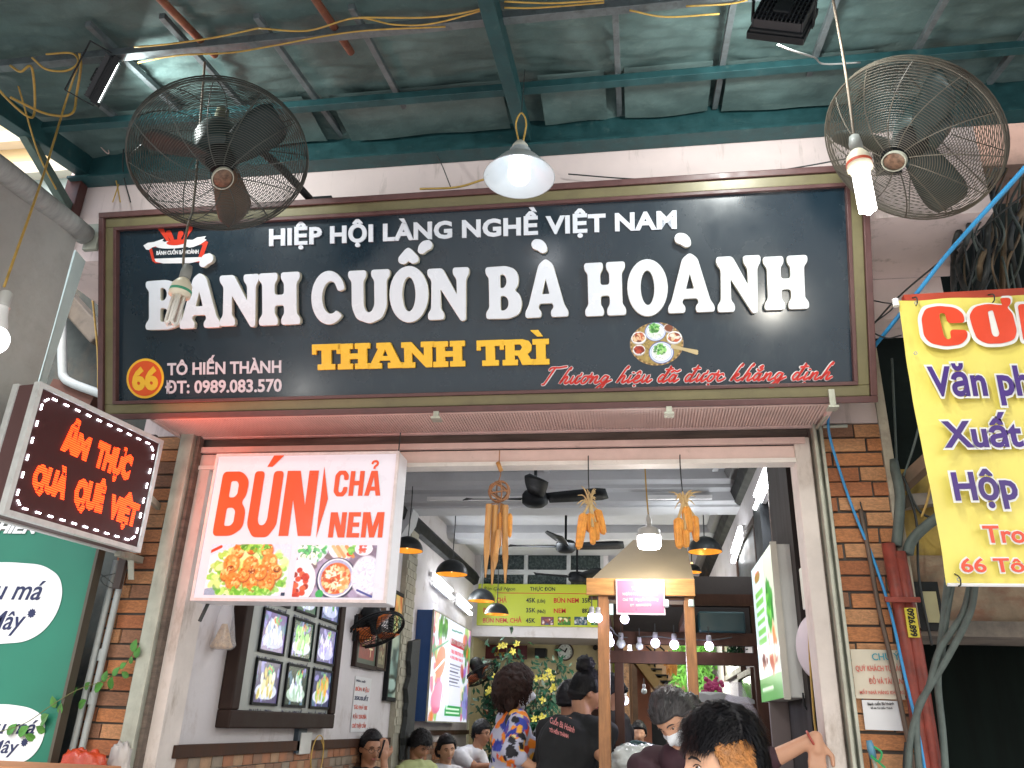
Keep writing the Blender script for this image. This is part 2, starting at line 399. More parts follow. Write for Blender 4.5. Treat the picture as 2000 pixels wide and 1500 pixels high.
b = MB(); b.box((-2.13, 3.50, 2.703), (.69, 3.58, 2.762)); bevel(b.build('lintel', PINKP, HOUSE), .004)
b = MB(); b.box((-2.13, 3.508, 2.762), (.69, 3.66, 2.768)); b.build('lintel_shadow_gap', DARK, HOUSE)
b = MB(); b.box((-2.13, 3.49, 2.684), (.69, 3.57, 2.703)); b.build('lintel_trim', mat('cream_white_paint', (.72, .68, .64), .5, var=.08, scale=12, stain=(.35, .25, .2), sscale=20, samt=.5, sthr=.6), HOUSE)
# jambs and metal tracks
b = MB(); b.prism([(-2.172, 3.43, 0), (-2.105, 3.43, 0), (-2.105, 3.50, 0), (-2.172, 3.50, 0)], (0, 0, 2.855)); bevel(b.build('shutter_track', ALU, HOUSE), .004)
b = MB(); b.box((-2.104, 3.46, .3), (-2.085, 3.50, 2.85)); b.build('shutter_track_gap', DIRT, HOUSE)
b = MB(); b.box((.690, 3.50, .3), (.757, 3.64, 2.80)); bevel(b.build('door_jamb', mat('peeling_jamb', (.62, .56, .52), .65, var=.10, scale=5, bump=.3, bscale=30, stain=(.28, .22, .17), sscale=9, smap=(1, 1, .4), samt=.85, sthr=.53), HOUSE), .005)
b = MB(); b.box((.757, 3.52, .3), (.768, 3.60, 2.85)); b.build('shutter_track_gap', DIRT, HOUSE)
b = MB(); b.box((.768, 3.46, 0), (.781, 3.54, 2.86)); b.box((.795, 3.46, 0), (.808, 3.54, 2.86)); b.box((.781, 3.50, 0), (.795, 3.54, 2.86)); bevel(b.build('shutter_track', ALU, HOUSE), .002)
# left peeling jamb in front of the inner wall
b = MB(); b.box((-2.085, 3.5, .3), (-2.03, 3.66, 2.70)); b.build('door_jamb', MATS['peeling_jamb'], HOUSE)
# ribbed shutter box seen from below
b = MB(); n = 236
for i in range(n):
    x = -2.17+i*(2.96/n); b.obox((x, 3.35, 2.846), Vector((.0035, 0, 0)), Vector((0, .125, 0)), Vector((0, 0, .003)))
rb = b.build('shutter_box_ribs', PINKP, HOUSE, kind='stuff')
b = MB(); b.box((-2.19, 3.22, 2.850), (.80, 3.50, 2.90)); b.box((-2.19, 3.477, 2.838), (.80, 3.497, 2.850)); b.box((-2.19, 3.21, 2.839), (.80, 3.224, 2.85))
b.box((-2.20, 3.21, 2.836), (-2.176, 3.5, 2.90)); b.box((.795, 3.21, 2.836), (.815, 3.46, 2.90)); b.build('shutter_box', PINKP, HOUSE)

# brick piers
brick_me = []
for k in range(6):
    bm = bmesh.new(); bmesh.ops.create_cube(bm, size=1)
    for v in bm.verts: v.co = Vector((v.co.x*1, v.co.y, v.co.z)) + Vector((random.uniform(-.012, .012), 0, random.uniform(-.03, .03)))
    bmesh.ops.scale(bm, vec=(1, 1, 1), verts=bm.verts)
    me = bpy.data.meshes.new('brick'); bm.to_mesh(me); bm.free(); me.materials.append(BRK[(0, 1, 2, 0, 3, 1)[k]]); brick_me.append(me)
def pier(name, label, x0, x1, z0, z1, L, ph, seed):
    r = random.Random(seed); t = thing(name, label, 'brick pier', ((x0+x1)/2, 3.5, 0))
    b = MB(); b.box((x0+.002, 3.512, 0), (x1-.002, 3.70, z1)); b.build('mortar_bed', MORTAR, t)
    z = z1-.034; row = 0
    while z > z0:
        off = [0, .36, .68, .15, .5, .85][(row*2+ph) % 6]*L; x = x0-off
        while x < x1-.012:
            a = max(x, x0)+.004; c = min(x+L-.006, x1)
            if c-a > .012:
                me = r.choice(brick_me); o = bpy.data.objects.new('brick', me); COL.objects.link(o); o.parent = t; o.matrix_parent_inverse = Matrix.Translation(-world_loc(t))
                o.location = ((a+c)/2, 3.522+r.uniform(-.0025, .002), z+r.uniform(-.002, .002)); o.scale = (c-a, .044, .0555+r.uniform(-.002, .002)); o.rotation_euler = (0, r.uniform(-.006, .006), 0)
            x += L
        z -= .0655; row += 1
    return t
pier('brick_pier', 'narrow orange brick pier between the left shutter track and the green board', -2.415, -2.176, 1.0, 2.86, .205, 0, 3)
pier('brick_pier', 'orange brick pier right of the shop opening, crossed by a blue cable', .812, 1.078, 1.0, 2.86, .21, 1, 5)

# ------------------------------------------------ inside the shop: walls, ceiling
ROOM = thing('shop_interior', 'long white dining room seen through the shop opening, with dark wall mouldings', 'room', (-.6, 6.8, .3))
XL, XR, ZF = -2.05, .85, .3
b = MB(); b.box((XL-.2, 3.6, 0), (XR+.2, 14.5, ZF)); b.build('floor', mat('floor_tiles', (.3, .27, .24), .3, var=.1), ROOM)
b = MB(); b.box((XL-.2, 3.66, ZF), (XL, 10.2, 4.2)); b.build('left_wall', WALLW, ROOM)
b = MB(); b.box((XR, 3.64, ZF), (XR+.2, 11.0, 4.2)); b.build('right_wall', WALLW, ROOM)
b = MB(); b.box((XL-.2, 3.7, 3.58), (XR+.2, 10.2, 3.75)); b.box((XL-.2, 10.2, 3.95), (XR+.2, 14.6, 4.1)); b.build('ceiling', CEILW, ROOM)
# fabric ceiling panels in white frames
CP = mat('textured_ceiling_panel', (.27, .29, .23), .6, var=.12, scale=60, bump=.3, bscale=150)
for x0, x1, y0, y1 in ((-1.75, -1.15, 6.08, 6.4), (-1.55, -.98, 5.5, 6.02), (-.2, .13, 6.08, 6.34), (-.2, .13, 5.6, 6.02), (.19, .55, 5.7, 6.34)):
    b = MB(); b.box((x0, y0, 3.566), (x1, y1, 3.579)); p = b.build('ceiling_panel', CP, ROOM)
    b = MB()
    for a, c in (((x0-.03, y0-.03, 3.55), (x1+.03, y0, 3.579)), ((x0-.03, y1, 3.55), (x1+.03, y1+.03, 3.579)), ((x0-.03, y0, 3.55), (x0, y1, 3.579)), ((x1, y0, 3.55), (x1+.03, y1, 3.579))): b.box(a, c)
    b.build('panel_frame', CEILW, p)
for x in (-.75, .62): b = MB(); b.box((x, 4, 3.545), (x+.045, 6.5, 3.58)); b.build('ceiling_batten', CEILW, ROOM)
# cross beam with cornice
b = MB(); xprof(b, XL, XR, [(6.55, 3.58), (6.55, 3.50), (6.60, 3.47), (6.60, 3.44), (6.66, 3.42), (6.66, 3.345), (6.73, 3.33), (6.73, 3.31), (7.0, 3.31), (7.0, 3.58)]); b.build('cross_beam', CEILW, ROOM)
b = MB(); xprof(b, XL, XR, [(8.55, 3.58), (8.55, 3.50), (8.62, 3.45), (8.9, 3.45), (8.9, 3.58)]); b.build('cross_beam', CEILW, ROOM)
b = MB(); b.box((-1.78, 6.62, 3.352), (-.95, 6.655, 3.385)); b.box((.1, 6.62, 3.352), (.62, 6.655, 3.385)); b.build('unlit_tube', WHT, ROOM)
# corbel
b = MB(); b.prism([(XL+.0, 6.75, 3.31), (XL+.12, 6.75, 3.31), (XL+.10, 6.75, 3.2), (XL+.03, 6.75, 3.08), (XL, 6.75, 3.0)], (0, .2, 0)); b.build('corbel', CEILW, ROOM)
# dark mouldings
MLD = mat('dark_moulding', (.012, .013, .014), .6, var=.2, spec=.2)
b = MB(); b.prism([(XL, 3.7, 3.20), (XL+.05, 3.7, 3.22), (XL+.07, 3.7, 3.30), (XL+.03, 3.7, 3.36), (XL, 3.7, 3.37)], (0, 6.5, 0)); b.build('wall_moulding', MLD, ROOM)
b = MB(); b.prism([(XR, 3.7, 3.32), (XR-.05, 3.7, 3.34), (XR-.08, 3.7, 3.42), (XR-.05, 3.7, 3.47), (XR, 3.7, 3.48)], (0, 7, 0)); b.build('wall_moulding', MLD, ROOM)
b = MB(); b.prism([(XR, 3.7, 3.48), (XR-.10, 3.7, 3.50), (XR-.13, 3.7, 3.56), (XR, 3.7, 3.58)], (0, 7, 0)); b.build('wall_moulding', mat('grey_moulding', (.2, .2, .2), .5), ROOM)
b = MB(); b.box((XL, 3.62, 1.415), (XL+.03, 6.95, 1.468)); b.box((XL, 7.3, 1.475), (XL+.03, 10.2, 1.52)); b.build('chair_rail', DWOOD, ROOM)
# tiled wainscot, each tile a piece
TL = [mat('wall_tile_%s' % n, c, .55, var=.25, scale=22, bump=.3) for n, c in (('tan', (.36, .22, .13)), ('brown', (.22, .12, .075)), ('rust', (.33, .14, .07)), ('grey', (.25, .2, .15)))]
tme = []
for m in TL:
    q = MB(); q.box((0, .002, .002), (.012, .108, .052)); me = q.mesh('tile', m); tme.append(me)
rt = random.Random(4)
for r in range(5):
    y = 3.67+(.055 if r % 2 else 0)
    while y < 9.6:
        if not 6.95 < y < 7.28:
            o = obj('tile', rt.choice(tme), ROOM); o.location = (XL+rt.uniform(0, .004), y, 1.36-r*.055)
        y += .112
# stone-tiled pilaster + dark trunk-like column on the left wall
b = MB(); b.box((XL, 6.96, ZF), (XL+.045, 7.28, 3.2)); ps = b.build('stone_pilaster', mat('pale_stone', (.36, .34, .27), .8, var=.14, scale=12, bump=.5), ROOM)
for r in range(26):
    for c in range(3):
        q = MB(); x = XL+.045; y = 6.965+c*.105+(.04 if r % 2 else 0)
        if y+.1 > 7.29: continue
        q.box((x, y, 1.5+r*.064), (x+.008, y+.1, 1.5+r*.064+.06)); q.build('stone_tile', MATS['pale_stone'], ps)
b = MB(); nz = 18
prof = [(7.13+.09*mnoise.noise(Vector((i*.45, 3, 1)))+.012*random.random(), 1.3+i*.055) for i in range(nz)]
base = [(XL+.06, y, z) for y, z in prof]+[(XL+.06, 7.4, 2.28), (XL+.06, 7.4, 1.3)]
b.prism(base, (.04, 0, 0)); b.build('driftwood_board', mat('blackened_wood', (.035, .04, .043), .7, var=.4, scale=14, vmap=(1, 3, .3), bump=.8), ROOM)
# far partition with patterned glass
b = MB(); b.box((XL, 10.2, 3.885), (XR, 10.35, 4.0)); b.box((XL, 10.2, 2.585), (-.36, 10.32, 2.72)); b.box((XL, 10.2, 2.72), (-1.98, 10.3, 3.885)); b.box((-.42, 10.2, 2.72), (-.36, 10.3, 3.885))
b.build('partition_wall', WALLW, ROOM)
b = MB(); b.box((-1.98, 10.24, 3.2), (-.42, 10.25, 3.885)); gl = b.build('patterned_glass', mat('patterned_glass', (.03, .045, .045), .25, var=.3, scale=40, stain=(.42, .48, .46), sscale=26, samt=.9, sthr=.6, smap=(1.6, 1, 1)), ROOM)
b = MB()
for x in (-1.98, -1.42, -.88, -.46): b.box((x, 10.21, 3.22), (x+.05, 10.24, 3.885))
b.box((-1.93, 10.205, 3.34), (-.46, 10.238, 3.40)); b.build('glass_frame', mat('grey_frame', (.45, .47, .47), .5), ROOM)
# alcove beyond, yellow wall
b = MB(); b.box((XL-.1, 11.3, ZF), (-.28, 11.45, 3.0)); b.box((XL-.1, 10.35, ZF), (XL, 11.3, 3.0)); b.build('yellow_wall', YWALL, ROOM)
b = MB(); b.box((XL, 10.35, 2.60), (-.28, 11.3, 2.66)); b.build('alcove_ceiling', WALLW, ROOM)
b = MB(); b.box((-.36, 11.3, ZF), (-.24, 11.5, 2.7)); b.build('green_pillar', mat('lime_green_paint', (.45, .55, .03), .5), ROOM)
b = MB(); b.box((-1.0, 11.24, ZF), (-.38, 11.30, 2.1)); b.build('brown_door', mat('brown_door', (.035, .015, .010), .6, var=.2, spec=.2), ROOM)
b = MB(); b.box((-.24, 10.4, ZF), (-.14, 14.4, 3.6)); b.build('woven_screen', mat('bamboo_screen', (.34, .18, .08), .6, var=.5, scale=26, bump=.6, stain=(.07, .03, .02), sscale=30, samt=.8, smap=(1, 1, 2)), ROOM)
b = MB(); b.box((-.30, 14.2, ZF), (1.6, 14.35, 4.2)); b.build('back_wall', mat('back_yard_wall', (.28, .2, .13), .8, var=.2), ROOM)
b = MB(); b.box((-.05, 12.2, ZF), (.13, 12.4, 3.3)); b.build('pink_pillar', mat('salmon_pillar', (.45, .2, .13), .7), ROOM)
b = MB(); b.box((.13, 12.9, ZF), (.9, 13.0, 2.1)); b.build('dark_doorway', DARK, ROOM)
# ------------------------------------------------ the big sign
SGF = Fr((-2.42, 3.2, 2.838), (1, 0, 0), (0, -.345, .939))
WS = 3.385; HS = (SGF.px(189, 402)[1]+SGF.px(1640, 346)[1])/2
SGN = thing('shop_sign', 'long dark shop sign with raised white letters in an olive and maroon frame', 'sign', (-.73, 3.2, 2.84))
def fbox(b, fr, a0, a1, v0, v1, c0, c1, mi=0):
    b.obox(fr.at((a0+a1)/2, (v0+v1)/2, (c0+c1)/2), fr.u*((a1-a0)/2), fr.v*((v1-v0)/2), fr.n*((c1-c0)/2), mi)
def fframe(b, fr, a0, a1, v0, v1, t, c0, c1):
    fbox(b, fr, a0, a1, v0, v0+t, c0, c1); fbox(b, fr, a0, a1, v1-t, v1, c0, c1); fbox(b, fr, a0, a0+t, v0+t, v1-t, c0, c1); fbox(b, fr, a1-t, a1, v0+t, v1-t, c0, c1)
A0, A1 = -.02, WS
b = MB(); fframe(b, SGF, A0, A1, 0, HS, .026, -.05, .03); bevel(b.build('outer_frame', MAROON, SGN), .003)
b = MB(); fframe(b, SGF, A0+.026, A1-.026, .026, HS-.026, .045, -.02, .016); bevel(b.build('olive_band', OLIVE, SGN), .004)
b = MB(); fframe(b, SGF, A0+.071, A1-.071, .071, HS-.071, .015, -.02, .024); bevel(b.build('inner_frame', MAROON, SGN), .002)
b = MB(); fbox(b, SGF, A0+.086, A1-.086, .086, HS-.086, -.03, -.004); b.build('panel', SIGNB, SGN)
b = MB(); fbox(b, SGF, A0+.026, A1-.026, .026, HS-.026, -.05, -.035); b.build('back_board', DIRT, SGN)
LW = mat('white_letter_acrylic', (.72, .77, .84), .22, var=.03, spec=.6)
LWE = mat('cream_letter_side', (.62, .60, .50), .5)
LY = mat('yellow_letter_acrylic', (.86, .52, .035), .3, var=.04)
LG = mat('pale_grey_print', (.60, .60, .66), .35, var=0)

# fat rounded display glyphs (unit height)
def arc(cx, cy, rx, ry, a, c, n=14): return ell(cx, cy, rx, ry, n, radians(a), radians(c))
GL = {
 'H': (.95, [([(0, 0), (.43, 0), (.43, .12), (.36, .2), (.36, .38), (.59, .38), (.59, .2), (.52, .12), (.52, 0), (.95, 0), (.95, .12), (.87, .2), (.87, .8), (.95, .88), (.95, 1), (.52, 1), (.52, .88), (.59, .8), (.59, .57), (.36, .57), (.36, .8), (.43, .88), (.43, 1), (0, 1), (0, .88), (.08, .8), (.08, .2), (0, .12)], .075)]),
 'N': (1.0, [([(0, 0), (.38, 0), (.38, .12), (.30, .2), (.30, .62), (.80, -.05), (.90, -.03), (.92, .78), (1.0, .88), (1.0, 1), (.62, 1), (.62, .88), (.71, .78), (.71, .45), (.36, 1), (0, 1), (0, .88), (.10, .78), (.08, .2), (0, .12)], .065)]),
 'A': (1.06, [([(0, 0), (.38, 0), (.39, .1), (.31, .17), (.35, .25), (.68, .25), (.72, .17), (.64, .1), (.65, 0), (1.06, 0), (1.06, .1), (.97, .2), (.70, .96), (.53, 1.06), (.36, .96), (.08, .2), (0, .1)], .07), ([(.41, .41), (.62, .41), (.52, .72)], .03)]),
 'B': (.86, [([(0, 0), (.55, -.01), (.80, .07), (.87, .28), (.80, .46), (.68, .53), (.77, .62), (.80, .78), (.72, .94), (.50, 1.01), (0, 1), (0, .88), (.08, .8), (.08, .2), (0, .12)], .09), ([(.34, .14), (.46, .14), (.55, .22), (.55, .36), (.46, .44), (.34, .44)], .06), ([(.34, .58), (.44, .58), (.51, .66), (.51, .78), (.44, .86), (.34, .86)], .06)]),
 'C': (.88, [(arc(.45, .5, .45, .53, 36, 318, 26)+arc(.50, .5, .23, .33, 306, 58, 20)+[(.70, .62), (.86, .66)], .05)]),
 'U': (.98, [([(0, 1), (.42, 1), (.42, .88), (.35, .8), (.35, .30), (.42, .17), (.54, .17), (.62, .30), (.62, .8), (.55, .88), (.55, 1), (.98, 1), (.98, .88), (.90, .8), (.90, .28), (.78, .05), (.49, -.05), (.19, .05), (.08, .28), (.08, .8), (0, .88)], .09)]),
 'O': (.88, [(arc(.44, .5, .44, .54, 0, 360, 36), 0), (arc(.44, .5, .16, .34, 0, 360, 28), 0)]),
}
ACUTE = [(-.10, 0), (.02, -.05), (.13, .04), (.24, .08), (.28, .2), (.20, .30), (.03, .28), (-.08, .16)]
GRAVE = [(-x, y) for x, y in ACUTE][::-1]
CIRC = [(-.25, 0), (-.10, -.05), (.0, .05), (.10, -.05), (.25, 0), (.26, .12), (.08, .32), (0, .37), (-.08, .32), (-.26, .12)]
def glyph(ch, fr, a, v, w, h, m, parent, lift=.02, marks=()):
    gw, lps = GL[ch]; loops = []
    for P, r in lps:
        Q = round_poly(P, r) if r else [Vector(p) for p in P]; loops.append([(p[0]/gw*w, p[1]*h) for p in Q])
    for kind, cx, cy in marks:
        Q = round_poly({'a': ACUTE, 'g': GRAVE, 'c': CIRC}[kind], .1); s = h*.76
        loops.append([((p[0]*s)+cx/gw*w, p[1]*s+cy*h) for p in Q])
    me = fill_curve(loops, .024, .002); me.materials.clear(); me.materials.append(m); me.materials.append(LWE)
    mi = [0 if abs(p.normal.z) > .5 else 1 for p in me.polygons]; me.polygons.foreach_set('material_index', mi)
    me.transform(fr.mat4() @ Matrix.Translation((a, v, lift-.022))); return obj('letter', me, parent)
MAIN = [('B', 290, 402, 653, 650, 552), ('A', 356, 436, 651, 649, 543), ('N', 434, 512, 646, 645, 541), ('H', 510, 592, 645, 644, 537),
        ('C', 612, 680, 641, 640, 536), ('U', 684, 767, 638, 636, 532), ('O', 764, 841, 636, 634, 528), ('N', 838, 921, 634, 632, 528),
        ('B', 951, 1022, 632, 630, 525), ('A', 1027, 1112, 630, 628, 516), ('H', 1143, 1224, 627, 625, 517), ('O', 1226, 1306, 624, 622, 515), ('A', 1304, 1396, 621, 620, 505), ('N', 1400, 1488, 619, 617, 505), ('H', 1491, 1579, 615, 614, 505)]
MK = {1: ('a', .62, 1.20), 6: ('c', .44, 1.12), 9: ('g', .47, 1.2), 12: ('g', .47, 1.2)}
for i, (ch, xa, xb, ya, yb, yt) in enumerate(MAIN):
    if i == 0: xb = 362
    a0, v0 = SGF.px(xa, ya-8); a1, _ = SGF.px(xb, yb-8); _, v1 = SGF.px(xa, yt)
    mk = []
    if i in MK: mk = [MK[i]]
    if i == 6: mk.append(('a', .75, 1.30))
    glyph(ch, SGF, a0+.003, v0, (a1-a0)*.965, v1-v0, LW, SGN, marks=mk)
# slab letters THANH TRI
def slab(s0, s1): return None
SL = {
 'T': [[(0, 1), (1, 1), (1, .62), (.87, .62), (.87, .78), (.66, .78), (.66, .2), (.80, .2), (.80, 0), (.20, 0), (.20, .2), (.34, .2), (.34, .78), (.13, .78), (.13, .62), (0, .62)]],
 'H': [[(0, 0), (.46, 0), (.46, .2), (.36, .2), (.36, .40), (.64, .40), (.64, .2), (.54, .2), (.54, 0), (1, 0), (1, .2), (.90, .2), (.90, .8), (1, .8), (1, 1), (.54, 1), (.54, .8), (.64, .8), (.64, .60), (.36, .60), (.36, .8), (.46, .8), (.46, 1), (0, 1), (0, .8), (.10, .8), (.10, .2), (0, .2)]],
 'A': [[(-.03, 0), (.38, 0), (.38, .2), (.29, .2), (.33, .31), (.64, .31), (.68, .2), (.58, .2), (.58, 0), (1.03, 0), (1.03, .2), (.94, .2), (.65, 1), (.24, 1), (.24, .8), (.30, .8), (.07, .2), (-.03, .2)], [(.40, .47), (.59, .47), (.49, .76)]],
 'N': [[(0, 0), (.40, 0), (.40, .2), (.31, .2), (.31, .62), (.74, 0), (.92, 0), (.92, .8), (1, .8), (1, 1), (.60, 1), (.60, .8), (.69, .8), (.69, .42), (.30, 1), (0, 1), (0, .8), (.09, .8), (.09, .2), (0, .2)]],
 'R': [[(0, 0), (.48, 0), (.48, .2), (.38, .2), (.38, .38), (.50, .38), (.64, 0), (1.02, 0), (1.02, .2), (.90, .2), (.80, .42), (.92, .55), (.94, .75), (.85, .93), (.65, 1), (0, 1), (0, .8), (.10, .8), (.10, .2), (0, .2)], [(.38, .56), (.58, .56), (.65, .69), (.58, .82), (.38, .82)]],
 'I': [[(0, 0), (1, 0), (1, .2), (.78, .2), (.78, .8), (1, .8), (1, 1), (0, 1), (0, .8), (.22, .8), (.22, .2), (0, .2)], [(.30, 1.12), (.62, 1.12), (.35, 1.36), (-.12, 1.36)]]}
x0s = [('T', 612, 667), ('H', 662, 724), ('A', 722, 787), ('N', 786, 850), ('H', 848, 909), ('T', 933, 985), ('R', 983, 1043), ('I', 1042, 1073)]
for ch, xa, xb in x0s:
    yb = 723-(xa-612)*.0245; yt = yb-49
    a0, v0 = SGF.px(xa, yb); a1, _ = SGF.px(xb, yb); _, v1 = SGF.px(xa, yt)
    me = fill_curve([[(p[0]*(a1-a0), p[1]*(v1-v0)) for p in round_poly(l, .012)] for l in SL[ch]], .014, .0015)
    me.materials.clear(); me.materials.append(LY); me.transform(SGF.mat4() @ Matrix.Translation((a0, v0, -.004))); obj('letter', me, SGN)
# HIEP HOI LANG NGHE VIET NAM, each letter a piece
a0, v0 = SGF.px(526, 481); a1, v1 = SGF.px(1322, 447); _, vt = SGF.px(526, 446)
me = text_mesh('HIỆP HỘI LÀNG NGHỀ VIỆT NAM', a1-a0, vt-v0, .008, offset=.038, space=1.04)
for pm in split_islands(me):
    pm.materials.append(LW); place(pm, SGF, a0, v0, -.004, (a1-a0, v1-v0)); obj('small_letter', pm, SGN)
# address
px_text('address_print', 'TÔ HIẾN THÀNH', SGF, (326, 733), (549, 728), 708, LG, SGN, lift=-.003, offset=.03)
px_text('phone_print', 'ĐT: 0989.083.570', SGF, (322, 769), (550, 765), 743, LG, SGN, lift=-.003, offset=.028)
cx, cy = SGF.px(283, 739); rx = (SGF.px(319, 739)[0]-SGF.px(246, 739)[0])/2; ry = (SGF.px(283, 700)[1]-SGF.px(283, 778)[1])/2
OR = mat('orange_red_print', (.72, .09, .02), .35, var=.03); YP = mat('yellow_print', (.9, .5, .04), .35, var=.02)
flat('number_disc', SGF, [ell(cx, cy, rx, ry, 48)], YP, SGN, -.0035, .002)
flat('number_disc_face', SGF, [ell(cx, cy, rx*.88, ry*.88, 48)], OR, SGN, -.001, .001)
px_text('number_print', '66', SGF, (258, 763), (309, 762), 716, YP, SGN, lift=.0005, offset=.05)
# logo: red bowl with white rim and splash
RD = mat('red_print', (.66, .045, .02), .35, var=.05); WP = mat('white_print', (.8, .8, .82), .35, var=.02)
def PQ(pts): return [SGF.px(x, y) for x, y in pts]
def zo(pts): return [(x*.35, y*.35) for x, y in pts]
def zl(pts): return PQ(zo(pts))
LG_ = SGN
flat('logo_bowl', SGF, [zl([(822, 1362), (1150, 1345), (1160, 1350), (1125, 1455), (1108, 1462), (865, 1468), (848, 1455)]), zl([(845, 1380), (1130, 1366), (1104, 1438), (860, 1446)])], RD, LG_, -.003)
flat('logo_bowl_foot', SGF, [round_poly(zl([(860, 1443), (1122, 1434), (1118, 1455), (1060, 1468), (910, 1470), (868, 1460)]), .004)], WP, LG_, -.0022)
flat('logo_rim', SGF, [ell(*SGF.px(985*.35, 1362*.35), .105, .019, 40, rot=.03)], WP, LG_, -.0022)
flat('logo_soup', SGF, [ell(*SGF.px(985*.35, 1352*.35), .05, .013, 40, rot=.03)], RD, LG_, -.001)
strokes('logo_splash', SGF, [crs([(*p, 0) for p in zl(l)], 5) for l in ([(880, 1255), (905, 1290), (945, 1355)], [(940, 1300), (955, 1325), (965, 1352)], [(1008, 1303), (1000, 1325), (998, 1352)], [(1060, 1275), (1045, 1300), (1025, 1350)])], .011, RD, LG_, -.0014, taper=lambda t: 1.25-t*.6)
flat('logo_drop', SGF, [ell(*SGF.px(991*.35, 1252*.35), .011, .014, 20)], RD, LG_, -.003)
for nm, pts in (('logo_hand', [(800, 1370), (825, 1355), (860, 1350), (915, 1332), (905, 1345), (918, 1348), (880, 1372), (850, 1380), (830, 1395), (815, 1392)]), ('logo_hand', [(1040, 1375), (1055, 1350), (1100, 1325), (1150, 1318), (1140, 1332), (1153, 1338), (1120, 1362), (1080, 1378), (1055, 1382)])):
    flat(nm, SGF, [zl(pts)], WP, LG_, -.0005)
px_text('logo_print', 'BÁNH CUỐN BÀ HOÀNH', SGF, (872*.35, 1423*.35), (1107*.35, 1415*.35), 1400*.35, WP, SGN, lift=-.002, offset=.03)
# food tray print
def tray(p):
    c = (.62, .5); p.ell(.62, .5, .6, .5, '#8a6f3e', soft=.05); p.ell(.62, .5, .55, .45, '#a08a50', soft=.05)
    rs = np.random.RandomState(3)
    for i in range(60):
        t = i/60*2*pi; p.ell(.62+.575*cos(t), .5+.475*sin(t), .018, .018, ('#6b4a26', '#c8a470')[i % 2], soft=.3)
    p.scatter(150, .62, .5, .5, .4, ['#b39b5c', '#8c7740', '#77683a'], .01, .02, 3, rs)
    for cx, cy, rx, fill in ((.6, .78, .24, None), (.72, .3, .28, None)):
        p.ell(cx, cy, rx, rx*.9, '#3f5fae', soft=.04); p.ell(cx, cy, rx*.93, rx*.84, '#dfe6ef', soft=.04); p.ell(cx, cy, rx*.85, rx*.75, '#8fa6d6', soft=.04); p.ell(cx, cy, rx*.8, rx*.7, '#e9eef0', soft=.05)
        p.scatter(90, cx, cy-.02, rx*.6, rx*.5, ['#f5f8f5', '#d8e2dc', '#bfc9bf'], .012, .025, 2, rs); p.scatter(60, cx-.02, cy+.08, rx*.5, rx*.4, ['#3f9a3a', '#7cc46a', '#2c6d2a', '#a9d98a'], .015, .03, 1.6, rs)
    for cx, cy, r, cs in ((.22, .66, .17, ['#c05a3a', '#e8c7a0', '#8a3a22']), (1.02, .64, .17, ['#c05a3a', '#e8c7a0', '#8a3a22', '#f0e6da']), (.22, .38, .14, ['#9c3626', '#b8472f', '#6f241a']), (.9, .86, .11, ['#94543a', '#7a4630'])):
        p.ell(cx, cy-.02, r, r*.85, '#b9b9bd', soft=.05); p.ell(cx, cy, r, r*.8, '#f1f1f2', soft=.05); p.ell(cx, cy, r*.82, r*.64, '#6d3d28', soft=.1); p.scatter(40, cx, cy, r*.7, r*.5, cs, .02, .04, 1.4, rs)
    p.mask = lambda X, Y: ((X-.62)/.61)**2+((Y-.5)/.5)**2 < 1
PRINT = mat('printed_film', attr=True, var=0, rough=.35)
pic_px('tray_picture', tray, SGF, (1230, 716), (1343, 712), (1230, 631), PRINT, SGN, lift=-.002, res=110)
strokes('chopstick_print', SGF, [PQ([(1313, 678), (1361, 686)]), PQ([(1313, 675), (1361, 690)])], .006, mat('chopstick_print', (.55, .44, .24), .5), SGN, -.001)

